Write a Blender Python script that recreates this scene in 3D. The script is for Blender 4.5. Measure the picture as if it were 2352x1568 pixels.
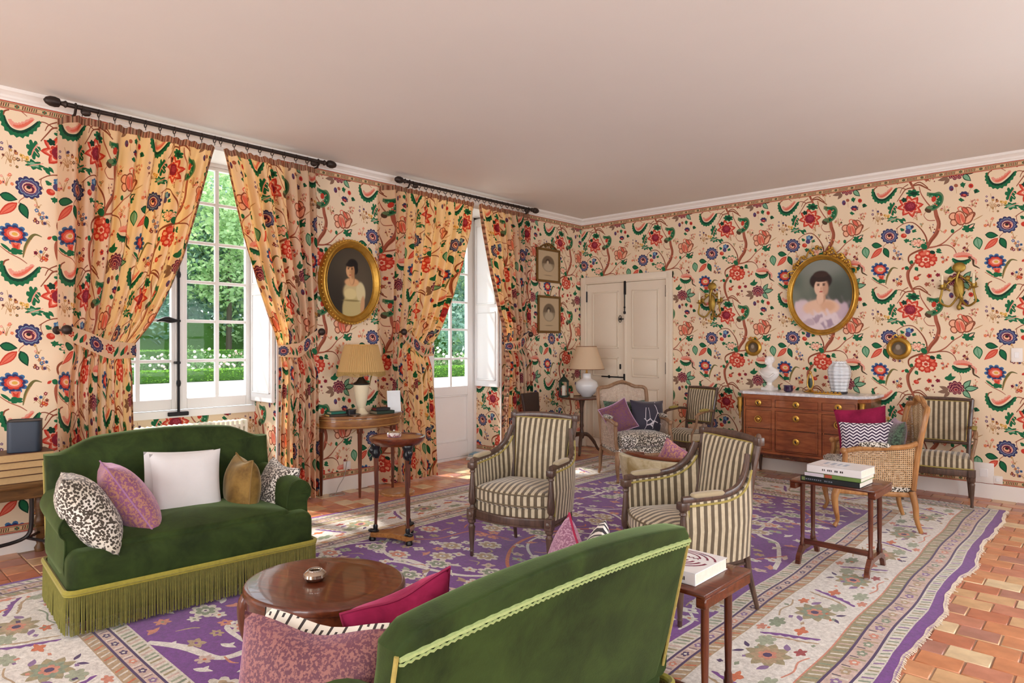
import bpy, bmesh, math, random
import numpy as np
from mathutils import Vector, Matrix, geometry

for _o in list(bpy.data.objects):
    bpy.data.objects.remove(_o, do_unlink=True)
SC = bpy.context.scene
COL = SC.collection
PI = math.pi
R = math.radians
random.seed(7)

# ---------------------------------------------------------------- camera
F_PX, CX, CY, EYE, YAW = 1514.0, 1176.0, 788.0, 1.45, R(42.74)
CAM = Vector((5.64, -7.56, EYE))
cam_d = bpy.data.cameras.new('camera')
cam_d.sensor_width = 36.0
cam_d.lens = F_PX / 2352 * 36.0
cam_d.shift_y = 4.0 / 2352
cam_d.clip_start = 0.02
cam_d.clip_end = 400
cam = bpy.data.objects.new('camera', cam_d)
COL.objects.link(cam)
cam.location = CAM
cam.rotation_euler = (R(90), 0, YAW)
SC.camera = cam

# ---------------------------------------------------------------- world, sun, daylight lamps added behind the camera, exposure
wd = bpy.data.worlds.new('sky')
SC.world = wd
wd.use_nodes = True
_bg = wd.node_tree.nodes['Background']
_bg.inputs[0].default_value = (0.80, 0.90, 1.0, 1)
_bg.inputs[1].default_value = 5.0
sun_d = bpy.data.lights.new('sun', 'SUN')
sun_d.energy = 11.0
sun_d.angle = R(2.5)
sun_d.color = (1.0, 0.94, 0.84)
sun = bpy.data.objects.new('sun', sun_d)
COL.objects.link(sun)
sun.rotation_euler = Vector((0.62, 0.22, -0.95)).to_track_quat('-Z', 'Y').to_euler()
sun.location = (-6, -6, 8)

def window_light(name, loc, target_dir, sx, sy, energy, col=(0.97, 0.98, 1.0)):
    d = bpy.data.lights.new(name, 'AREA')
    d.shape = 'RECTANGLE'
    d.size = sx
    d.size_y = sy
    d.energy = energy
    d.color = col
    o = bpy.data.objects.new(name, d)
    COL.objects.link(o)
    o.location = loc
    o.rotation_euler = Vector(target_dir).to_track_quat('-Z', 'Z').to_euler()
    return o

# area lamps standing in for daylight: unseen right windows, added rear openings (see wall_right, wall_front)
for _y in (-2.6, -5.6, -8.6):
    window_light('daylight_right', (7.42, _y, 1.55), (-1, 0, 0.0), 1.5, 2.6, 145)
for _x in (1.7, 4.6):
    window_light('added_daylight_rear', (_x, -10.58, 1.55), (0, 1, 0.0), 1.5, 2.6, 130)
# light portals in the two windows in view
for _y, _z, _h in ((-5.28, 1.95, 2.1), (-2.28, 1.95, 2.1)):
    _p = window_light('portal', (-0.72, _y, _z), (1, 0, 0), 1.34, _h, 1)
    _p.data.cycles.is_portal = True

VS = SC.view_settings
VS.view_transform = 'Standard'
VS.look = 'None'
VS.gamma = 1.0
VS.use_curve_mapping = False
VS.exposure = -0.75
SC.cycles.use_denoising = True
SC.cycles.max_bounces = 8
SC.cycles.diffuse_bounces = 5
SC.cycles.glossy_bounces = 3
SC.cycles.transmission_bounces = 6
SC.cycles.transparent_max_bounces = 12
SC.cycles.caustics_reflective = False
SC.cycles.caustics_refractive = False
SC.cycles.sample_clamp_indirect = 6.0

# ---------------------------------------------------------------- pixel helpers (a pixel is a direction; the surface gives the distance)
_fw = Vector((-math.sin(YAW), math.cos(YAW), 0))
_rt = Vector((math.cos(YAW), math.sin(YAW), 0))
def ray(px, py):
    return _fw + _rt * ((px - CX) / F_PX) + Vector((0, 0, -(py - CY) / F_PX))
def on_floor(px, py, z=0.0):
    d = ray(px, py); return CAM + d * ((z - EYE) / d.z)
def on_back(px, py, y=0.0):
    d = ray(px, py); return CAM + d * ((y - CAM.y) / d.y)
def on_left(px, py, x=0.0):
    d = ray(px, py); return CAM + d * ((x - CAM.x) / d.x)

# ---------------------------------------------------------------- colours and materials
def lin(c):
    if isinstance(c, str):
        c = c.lstrip('#'); c = [int(c[i:i + 2], 16) / 255 for i in (0, 2, 4)]
    return tuple((x / 12.92 if x <= 0.04045 else ((x + 0.055) / 1.055) ** 2.4) for x in c[:3])
def rgba(c):
    return lin(c) + (1.0,)

class NT:
    """small node-tree writer"""
    def __init__(s, name):
        s.m = bpy.data.materials.new(name); s.m.use_nodes = True
        s.t = s.m.node_tree; s.n = s.t.nodes; s.l = s.t.links
        s.b = s.n['Principled BSDF']; s.out = s.n['Material Output']
    def node(s, typ, **kw):
        o = s.n.new(typ)
        for k, v in kw.items(): setattr(o, k, v)
        return o
    def link(s, a, b): s.l.new(a, b)
    def set(s, sock, v):
        if hasattr(v, 'is_linked') or hasattr(v, 'links'): s.link(v, sock)
        else: sock.default_value = v
    def math(s, op, a, b=0.0, c=0.0):
        o = s.node('ShaderNodeMath', operation=op)
        s.set(o.inputs[0], a); s.set(o.inputs[1], b)
        if op in ('SMOOTH_MIN', 'SMOOTH_MAX', 'MULTIPLY_ADD', 'WRAP', 'COMPARE', 'PINGPONG'): s.set(o.inputs[2], c)
        return o.outputs[0]
    def mix(s, f, a, b):
        o = s.node('ShaderNodeMix', data_type='RGBA')
        s.set(o.inputs[0], f)
        s.set(o.inputs[6], a if hasattr(a, 'links') else rgba(a)); s.set(o.inputs[7], b if hasattr(b, 'links') else rgba(b))
        return o.outputs[2]
    def coord(s, kind='Object', scale=None):
        o = s.node('ShaderNodeTexCoord').outputs[kind]
        if scale is not None:
            mp = s.node('ShaderNodeMapping'); s.link(o, mp.inputs[0])
            mp.inputs['Scale'].default_value = scale
            o = mp.outputs[0]
        return o
    def noise(s, vec, scale, detail=3, rough=.55, dist=0.0):
        o = s.node('ShaderNodeTexNoise'); s.link(vec, o.inputs['Vector'])
        o.inputs['Scale'].default_value = scale; o.inputs['Detail'].default_value = detail
        o.inputs['Roughness'].default_value = rough; o.inputs['Distortion'].default_value = dist
        return o.outputs['Fac']
    def ramp(s, f, stops, const=False):
        o = s.node('ShaderNodeValToRGB'); s.link(f, o.inputs[0])
        e = o.color_ramp.elements
        while len(e) < len(stops): e.new(0.5)
        for i, (p, c) in enumerate(stops): e[i].position = p; e[i].color = rgba(c)
        if const: o.color_ramp.interpolation = 'CONSTANT'
        return o.outputs[0]
    def bump(s, h, strength=.3, dist=.01):
        o = s.node('ShaderNodeBump'); s.link(h, o.inputs['Height'])
        o.inputs['Strength'].default_value = strength; o.inputs['Distance'].default_value = dist
        s.link(o.outputs[0], s.b.inputs['Normal'])
    def pr(s, col=None, rough=.5, metal=0.0, spec=.5, sheen=0.0, coat=0.0):
        b = s.b
        if col is not None:
            s.set(b.inputs['Base Color'], col if hasattr(col, 'links') else rgba(col))
        b.inputs['Roughness'].default_value = rough; b.inputs['Metallic'].default_value = metal
        b.inputs['Specular IOR Level'].default_value = spec
        b.inputs['Sheen Weight'].default_value = sheen
        b.inputs['Coat Weight'].default_value = coat
        return s.m

def plain(name, col, rough=.5, metal=0.0, var=0.06, scale=8.0, spec=.4, sheen=0.0, coat=0.0, bump=0.0, bscale=80):
    w = NT(name); v = w.coord()
    c = np.array(lin(col)); f = w.noise(v, scale)
    def s(x):
        q = [min(1, max(0, i * x)) for i in c]
        return q
    o = w.node('ShaderNodeMix', data_type='RGBA'); w.link(f, o.inputs[0])
    o.inputs[6].default_value = tuple(s(1 - var * 2)) + (1,); o.inputs[7].default_value = tuple(s(1 + var * 2)) + (1,)
    w.link(o.outputs[2], w.b.inputs['Base Color'])
    w.pr(None, rough, metal, spec, sheen, coat)
    if bump: w.bump(w.noise(v, bscale, 2), bump, .004)
    return w.m

def wood(name, dark, light, scale=(28, 28, 3), rough=.35, coat=.25):
    w = NT(name); v = w.coord('Object', scale)
    f = w.noise(v, 1.0, 4, .6, .6)
    f2 = w.noise(w.coord(), 3.0, 2)
    c = w.ramp(f, [(.3, dark), (.7, light)])
    f2r = w.ramp(f2, [(.35, '#b0a8a8'), (.7, '#ffffff')])
    o = w.node('ShaderNodeMix', data_type='RGBA', blend_type='MULTIPLY'); o.inputs[0].default_value = .6
    w.link(c, o.inputs[6]); w.link(f2r, o.inputs[7])
    w.link(o.outputs[2], w.b.inputs['Base Color'])
    return w.pr(None, rough, 0, .4, 0, coat)

def velvet(name, dark, light, rough=.85, sheen=.6, scale=9, tint=None):
    w = NT(name); v = w.coord()
    f = w.noise(v, scale, 4, .65, .4)
    w.link(w.ramp(f, [(.32, dark), (.72, light)]), w.b.inputs['Base Color'])
    w.pr(None, rough, 0, .2, sheen)
    w.b.inputs['Sheen Roughness'].default_value = .35
    w.b.inputs['Sheen Tint'].default_value = rgba(tint or light)
    w.bump(w.noise(v, 160, 2), .15, .003)
    return w.m

def stripes(name, axis, dark, light, period=.042, duty=.5, off=0.0):
    w = NT(name); sep = w.node('ShaderNodeSeparateXYZ'); w.link(w.coord(), sep.inputs[0])
    a = sep.outputs[axis]
    p = w.math('FRACT', w.math('MULTIPLY_ADD', a, 1 / period, 40.5 + off))
    f = w.math('LESS_THAN', p, duty)
    fine = w.math('LESS_THAN', w.math('FRACT', w.math('MULTIPLY', a, 6 / period)), .5)
    dk = w.mix(w.math('MULTIPLY', fine, .35), dark, '#8a795c')
    n = w.noise(w.coord(), 30, 3)
    c = w.mix(f, light, dk)
    o = w.node('ShaderNodeMix', data_type='RGBA', blend_type='MULTIPLY'); o.inputs[0].default_value = .5
    w.link(c, o.inputs[6]); w.link(w.ramp(n, [(.3, '#c8c0b4'), (.7, '#ffffff')]), o.inputs[7])
    w.link(o.outputs[2], w.b.inputs['Base Color'])
    w.pr(None, .6, 0, .3, .35)
    w.bump(w.noise(w.coord(), 220, 1), .15, .002)
    return w.m

def printed(name, rough=.75, translucent=0.0, tint='#ffe2a0', weave=0.0, attr='print', sheen=0.0):
    """surface whose flat print sits in the mesh's colour attribute"""
    w = NT(name)
    a = w.node('ShaderNodeAttribute'); a.attribute_name = attr
    c = a.outputs['Color']
    if weave:
        n = w.noise(w.coord('Object'), 55, 3, .7)
        o = w.node('ShaderNodeMix', data_type='RGBA', blend_type='MULTIPLY'); o.inputs[0].default_value = weave
        w.link(c, o.inputs[6]); w.link(w.ramp(n, [(.3, '#b4b0ac'), (.7, '#ffffff')]), o.inputs[7])
        c = o.outputs[2]
        w.bump(w.noise(w.coord('Object'), 240, 2), .35, .004)
    w.link(c, w.b.inputs['Base Color'])
    w.pr(None, rough, 0, .25, sheen)
    if translucent:
        tr = w.node('ShaderNodeBsdfTranslucent')
        mt = w.node('ShaderNodeMix', data_type='RGBA', blend_type='MULTIPLY'); mt.inputs[0].default_value = 1.0
        w.link(c, mt.inputs[6]); mt.inputs[7].default_value = rgba(tint)
        w.link(mt.outputs[2], tr.inputs[0])
        ms = w.node('ShaderNodeMixShader'); ms.inputs[0].default_value = translucent
        w.link(w.b.outputs[0], ms.inputs[1]); w.link(tr.outputs[0], ms.inputs[2])
        w.link(ms.outputs[0], w.out.inputs[0])
    return w.m

# ---------------------------------------------------------------- mesh builder
class MB:
    def __init__(s): s.v = []; s.f = []; s.M = None
    def add(s, vs, fs):
        n = len(s.v)
        if s.M is not None: vs = [tuple(s.M @ Vector(p)) for p in vs]
        s.v.extend(tuple(p) for p in vs); s.f.extend(tuple(i + n for i in f) for f in fs)
        return s
    def box(s, x0, x1, y0, y1, z0, z1):
        return s.add([(x, y, z) for z in (z0, z1) for y in (y0, y1) for x in (x0, x1)],
                     [(0, 2, 3, 1), (4, 5, 7, 6), (0, 1, 5, 4), (2, 6, 7, 3), (0, 4, 6, 2), (1, 3, 7, 5)])
    def rbox(s, x0, x1, y0, y1, z0, z1, r=.01, seg=2):
        bm = bmesh.new(); bmesh.ops.create_cube(bm, size=1)
        for v in bm.verts:
            v.co = ((x0 + x1) / 2 + v.co.x * (x1 - x0), (y0 + y1) / 2 + v.co.y * (y1 - y0), (z0 + z1) / 2 + v.co.z * (z1 - z0))
        r = min(r, .49 * min(abs(x1 - x0), abs(y1 - y0), abs(z1 - z0)))
        bmesh.ops.bevel(bm, geom=bm.edges[:], offset=r, segments=seg, profile=.5, affect='EDGES')
        bm.verts.index_update()
        s.add([v.co[:] for v in bm.verts], [[v.index for v in f.verts] for f in bm.faces]); bm.free(); return s
    def lathe(s, prof, n=16, c=(0, 0, 0), sx=1.0, sy=1.0, caps=True, M=None):
        vs, fs = [], []
        for r, z in prof:
            for k in range(n):
                a = 2 * PI * k / n
                vs.append(Vector((r * math.cos(a) * sx, r * math.sin(a) * sy, z)))
        for i in range(len(prof) - 1):
            for k in range(n):
                a, b = i * n + k, i * n + (k + 1) % n
                fs.append((a, b, b + n, a + n))
        if caps:
            fs.append(tuple(range(n - 1, -1, -1))); fs.append(tuple((len(prof) - 1) * n + k for k in range(n)))
        c = Vector(c)
        vs = [((M @ p) if M is not None else p) + c for p in vs]
        return s.add([v[:] for v in vs], fs)
    def tube(s, pts, r, n=8, closed=False, flat=1.0, up=None, caps=True):
        P = [Vector(p) for p in pts]; m = len(P)
        rr = r if isinstance(r, (list, tuple)) else [r] * m
        vs, fs = [], []; nrm = None
        for i in range(m):
            a = P[(i - 1) % m] if (closed or i) else P[0]; b = P[(i + 1) % m] if (closed or i < m - 1) else P[-1]
            t = (b - a)
            if t.length < 1e-9: t = Vector((0, 0, 1))
            t.normalize()
            if up is not None:
                nrm = Vector(up) - t * t.dot(Vector(up))
            elif nrm is None:
                q = Vector((0, 0, 1)) if abs(t.z) < .9 else Vector((1, 0, 0)); nrm = q - t * t.dot(q)
            else:
                nrm = nrm - t * t.dot(nrm)
            if nrm.length < 1e-6: nrm = t.orthogonal()
            nrm.normalize(); bi = t.cross(nrm)
            for k in range(n):
                an = 2 * PI * k / n
                vs.append(P[i] + nrm * (rr[i] * math.cos(an)) + bi * (rr[i] * flat * math.sin(an)))
        for i in range(m if closed else m - 1):
            j = (i + 1) % m
            for k in range(n):
                fs.append((i * n + k, i * n + (k + 1) % n, j * n + (k + 1) % n, j * n + k))
        if caps and not closed:
            fs.append(tuple(range(n - 1, -1, -1))); fs.append(tuple((m - 1) * n + k for k in range(n)))
        return s.add([v[:] for v in vs], fs)
    def grid(s, fn, nu, nv, cu=False, cv=False):
        vs = [fn(i / (nu if cu else nu - 1), j / (nv if cv else nv - 1)) for j in range(nv) for i in range(nu)]
        fs = []
        for j in range(nv if cv else nv - 1):
            for i in range(nu if cu else nu - 1):
                a, b = j * nu + i, j * nu + (i + 1) % nu
                c, d = ((j + 1) % nv) * nu + (i + 1) % nu, ((j + 1) % nv) * nu + i
                fs.append((a, b, c, d))
        return s.add(vs, fs)
    def prism(s, poly, a, b, plane='xy'):
        def P(p, h): return {'xy': (p[0], p[1], h), 'xz': (p[0], h, p[1]), 'yz': (h, p[0], p[1])}[plane]
        n = len(poly)
        return s.add([P(p, a) for p in poly] + [P(p, b) for p in poly],
                     [tuple(range(n - 1, -1, -1)), tuple(range(n, 2 * n))] + [(i, (i + 1) % n, n + (i + 1) % n, n + i) for i in range(n)])
    def sphere(s, c, rx, ry=None, rz=None, n=14, m=9):
        ry = ry or rx; rz = rz or rx
        return s.lathe([(max(1e-4, math.sin(PI * i / m)) , -math.cos(PI * i / m)) for i in range(m + 1)], n, c, M=Matrix.Diagonal((rx, ry, rz)))
    def build(s, name, mat, parent=None, smooth=True, angle=40, fix=True):
        me = bpy.data.meshes.new(name); me.from_pydata(s.v, [], s.f)
        if fix:
            bm = bmesh.new(); bm.from_mesh(me); bmesh.ops.recalc_face_normals(bm, faces=bm.faces); bm.to_mesh(me); bm.free()
        if smooth:
            me.polygons.foreach_set('use_smooth', [True] * len(me.polygons)); me.set_sharp_from_angle(angle=R(angle))
        me.materials.append(mat)
        return obj(name, me, parent)

def obj(name, me, parent=None):
    o = bpy.data.objects.new(name, me); COL.objects.link(o)
    if parent is not None: o.parent = parent
    return o
def tag(o, label, cat, group=None):
    o['label'] = label; o['category'] = cat
    if group: o['group'] = group
    return o
def thing(name, label, cat, loc=(0, 0, 0), rz=0.0, group=None):
    o = bpy.data.objects.new(name, None); COL.objects.link(o)
    o.empty_display_size = .1
    o.location = loc; o.rotation_euler = (0, 0, rz)
    return tag(o, label, cat, group)
def structure(o): o['kind'] = 'structure'; return o
def copy_tree(o, parent=None):
    c = o.copy(); COL.objects.link(c); c.parent = parent
    for ch in list(o.children): copy_tree(ch, c)
    return c
def smooth_path(pts, k=6, closed=False):
    P = [Vector(p) for p in pts]; n = len(P); out = []
    for i in range(n if closed else n - 1):
        if closed: a, b, c, d = P[(i - 1) % n], P[i], P[(i + 1) % n], P[(i + 2) % n]
        else: a, b, c, d = P[max(0, i - 1)], P[i], P[i + 1], P[min(n - 1, i + 2)]
        for j in range(k):
            t = j / k
            out.append(.5 * ((2 * b) + (c - a) * t + (2 * a - 5 * b + 4 * c - d) * t * t + (3 * b - a - 3 * c + d) * t ** 3))
    if not closed: out.append(P[-1])
    return out
def lerp(a, b, t): return a + (b - a) * t
def smooth01(t): t = max(0.0, min(1.0, t)); return t * t * (3 - 2 * t)
# ---------------------------------------------------------------- flat prints: coloured shapes cut into one planar mesh
class Print:
    """stack of coloured polygons; cut() returns the flat triangulation with one colour per triangle"""
    def __init__(s, base): s.base = base; s.p = []; s.map = None
    def poly(s, pts, col):
        if s.map is not None: pts = [s.map(*p) for p in pts]
        s.p.append(([(float(a), float(b)) for a, b in pts], col))
    def E(s, cx, cy, rx, ry, col, rot=0.0, n=12):
        c, q = math.cos(R(rot)), math.sin(R(rot)); o = []
        for k in range(n):
            a = 2 * PI * k / n; x, y = rx * math.cos(a), ry * math.sin(a)
            o.append((cx + x * c - y * q, cy + x * q + y * c))
        s.poly(o, col)
    def F(s, cx, cy, rx, ry, n, depth, col, rot=0.0, sharp=False, m=4):
        o = []
        for k in range(n * m):
            a = 2 * PI * k / (n * m); ph = (k % m) / m
            w = (1 - abs(2 * ph - 1)) if sharp else math.sin(PI * ph) ** .6
            r = 1 - depth * (1 - w)
            aa = a + R(rot)
            o.append((cx + rx * r * math.cos(aa), cy + ry * r * math.sin(aa)))
        s.poly(o, col)
    def S(s, pts, w, col, k=4):
        P = smooth_path([(p[0], p[1], 0) for p in pts], k); n = len(P)
        ww = w if isinstance(w, (list, tuple)) else [w, w]
        L, Rr = [], []
        for i, p in enumerate(P):
            t = (P[min(n - 1, i + 1)] - P[max(0, i - 1)])
            if t.length < 1e-9: continue
            t.normalize(); u = i / (n - 1) * (len(ww) - 1); a = int(min(len(ww) - 2, u)); h = lerp(ww[a], ww[a + 1], u - a) / 2
            L.append((p.x - t.y * h, p.y + t.x * h)); Rr.append((p.x + t.y * h, p.y - t.x * h))
        s.poly(L + Rr[::-1], col)
    def L(s, x0, y0, x1, y1, w, col, n=6, teeth=0.0):
        dx, dy = x1 - x0, y1 - y0; l = math.hypot(dx, dy); ux, uy = dx / l, dy / l
        A, B = [], []
        for i in range(1, n):
            t = i / n; h = w * math.sin(PI * t ** .8) * (1 - teeth * (i % 2))
            A.append((x0 + dx * t - uy * h, y0 + dy * t + ux * h)); B.append((x0 + dx * t + uy * h, y0 + dy * t - ux * h))
        s.poly([(x0, y0)] + A + [(x1, y1)] + B[::-1], col)
    def C(s, pts, w, tooth, col, side=1, k=5):
        """band with one toothed edge"""
        P = smooth_path([(p[0], p[1], 0) for p in pts], k); n = len(P); A, B = [], []
        for i, p in enumerate(P):
            t = P[min(n - 1, i + 1)] - P[max(0, i - 1)]; t.normalize()
            e = math.sin(PI * (.06 + .88 * i / (n - 1))) ** .5
            h = w * e * side; q = h + (tooth * side if i % 2 else 0) * e
            A.append((p.x - t.y * q, p.y + t.x * q)); B.append((p.x + t.y * h * .15, p.y - t.x * h * .15))
        s.poly(A + B[::-1], col)
    def D(s, pts, r, cols, n=7):
        for i, (x, y) in enumerate(pts): s.E(x, y, r, r, cols[i % len(cols)], 0, n)
    def cut(s, x0, x1, y0, y1, wrap=None, gx=0, gy=0):
        """clip to the rectangle; wrap=(W,H) repeats the shapes; gx, gy add grid lines"""
        allp = []
        for pts, col in s.p:
            a = np.array(pts); offs = [(0, 0)]
            if wrap: offs = [(i * wrap[0], j * wrap[1]) for i in (-1, 0, 1) for j in (-1, 0, 1)]
            for ox, oy in offs:
                mn, mx = a.min(0) + (ox, oy), a.max(0) + (ox, oy)
                if mx[0] > x0 and mn[0] < x1 and mx[1] > y0 and mn[1] < y1: allp.append((a + (ox, oy), col))
        V, Fc, Ed, cols = [], [], [], []
        def addf(pts, col):
            q = np.asarray(pts, float); x, y = q[:, 0], q[:, 1]
            if np.dot(x, np.roll(y, -1)) - np.dot(y, np.roll(x, -1)) < 0: pts = q[::-1]
            n = len(V); V.extend(Vector((float(p[0]), float(p[1]))) for p in pts); Fc.append(list(range(n, n + len(pts)))); cols.append(col)
        addf([(x0, y0), (x1, y0), (x1, y1), (x0, y1)], s.base)
        for pts, col in allp: addf(pts, col)
        for i in range(1, gx):
            n = len(V); x = x0 + (x1 - x0) * i / gx; V.extend((Vector((x, y0)), Vector((x, y1)))); Ed.append((n, n + 1))
        for i in range(1, gy):
            n = len(V); y = y0 + (y1 - y0) * i / gy; V.extend((Vector((x0, y)), Vector((x1, y)))); Ed.append((n, n + 1))
        v, e, f, ov, oe, of = geometry.delaunay_2d_cdt(V, Ed, Fc, 1, 1e-6, True)
        VV = np.array([(p.x, p.y) for p in v]); T, CC = [], []
        for q, src in zip(f, of):
            if 0 not in src: continue
            T.append(q[:3]); CC.append(lin(cols[max(src)]))
        return VV, np.array(T, int), np.array(CC)

def clip_tris(V, T, C, x0, x1, y0, y1):
    """clip coloured flat triangles to a rectangle -> list arrays"""
    P = V[T]; mn = P.min(1); mx = P.max(1)
    out = (mx[:, 0] <= x0) | (mn[:, 0] >= x1) | (mx[:, 1] <= y0) | (mn[:, 1] >= y1)
    ins = (mn[:, 0] >= x0 - 1e-9) & (mx[:, 0] <= x1 + 1e-9) & (mn[:, 1] >= y0 - 1e-9) & (mx[:, 1] <= y1 + 1e-9)
    tri = [P[ins]]; cc = [C[ins]]
    ex, ec = [], []
    for i in np.where(~out & ~ins)[0]:
        poly = [tuple(p) for p in P[i]]
        for ax, lim, sg in ((0, x0, 1), (0, x1, -1), (1, y0, 1), (1, y1, -1)):
            q = []
            for a, b in zip(poly, poly[1:] + poly[:1]):
                da, db = sg * (a[ax] - lim), sg * (b[ax] - lim)
                if da >= 0: q.append(a)
                if da * db < 0:
                    t = da / (da - db); q.append((a[0] + (b[0] - a[0]) * t, a[1] + (b[1] - a[1]) * t))
            poly = q
            if len(poly) < 3: break
        for k in range(1, len(poly) - 1):
            ex.append((poly[0], poly[k], poly[k + 1])); ec.append(C[i])
    if ex: tri.append(np.array(ex)); cc.append(np.array(ec))
    return np.concatenate(tri), np.concatenate(cc)

def tiled(tile, W, H, ox, oy, x0, x1, y0, y1):
    """repeat a tile (origin at ox, oy) over a rectangle"""
    V, T, C = tile; tri, cc = [], []
    for i in range(math.floor((x0 - ox) / W) - 1, math.ceil((x1 - ox) / W) + 1):
        for j in range(math.floor((y0 - oy) / H) - 1, math.ceil((y1 - oy) / H) + 1):
            a, b = ox + i * W, oy + j * H
            if a + W <= x0 or a >= x1 or b + H <= y0 or b >= y1: continue
            t, c = clip_tris(V + (a, b), T, C, x0, x1, y0, y1)
            if len(t): tri.append(t); cc.append(c)
    return np.concatenate(tri), np.concatenate(cc)

def print_mesh(name, tri2, cols, fn, mat, parent=None, smooth=False, weld=True):
    """tri2: (n,3,2) flat triangles; fn maps (n,2) -> (n,3)"""
    flat = tri2.reshape(-1, 2)
    if weld:
        key = np.round(flat * 20000).astype(np.int64); _, ix, inv = np.unique(key, axis=0, return_index=True, return_inverse=True)
        pts = flat[ix]; F = inv.reshape(-1, 3)
        ok = (F[:, 0] != F[:, 1]) & (F[:, 1] != F[:, 2]) & (F[:, 0] != F[:, 2]); F = F[ok]; cols = cols[ok]
    else:
        pts = flat; F = np.arange(len(flat)).reshape(-1, 3)
    co = fn(pts)
    me = bpy.data.meshes.new(name)
    me.vertices.add(len(co)); me.vertices.foreach_set('co', np.ascontiguousarray(co, np.float32).ravel())
    me.loops.add(F.size); me.loops.foreach_set('vertex_index', F.astype(np.int32).ravel())
    me.polygons.add(len(F)); me.polygons.foreach_set('loop_start', np.arange(0, F.size, 3, dtype=np.int32)); me.polygons.foreach_set('loop_total', np.full(len(F), 3, np.int32))
    me.update(calc_edges=True)
    at = me.color_attributes.new('print', 'FLOAT_COLOR', 'CORNER')
    rgb = np.repeat(np.concatenate([cols, np.ones((len(cols), 1))], 1), 3, axis=0)
    at.data.foreach_set('color', rgb.astype(np.float32).ravel())
    me.polygons.foreach_set('use_smooth', np.full(len(F), smooth))
    me.materials.append(mat)
    return obj(name, me, parent)

def painted_grid(name, fn_pos, fn_col, nu, nv, mat, parent=None, mask=None):
    """grid surface carrying a smooth painted picture (colour per vertex)"""
    us, vs = np.meshgrid(np.linspace(0, 1, nu), np.linspace(0, 1, nv))
    u, v = us.ravel(), vs.ravel(); co = fn_pos(u, v); cl = fn_col(u, v)
    fs = [(j * nu + i, j * nu + i + 1, (j + 1) * nu + i + 1, (j + 1) * nu + i) for j in range(nv - 1) for i in range(nu - 1)]
    me = bpy.data.meshes.new(name); me.from_pydata([tuple(p) for p in co], [], fs)
    at = me.color_attributes.new('print', 'FLOAT_COLOR', 'POINT')
    at.data.foreach_set('color', np.concatenate([cl, np.ones((len(cl), 1))], 1).astype(np.float32).ravel())
    me.materials.append(mat)
    return obj(name, me, parent)

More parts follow.
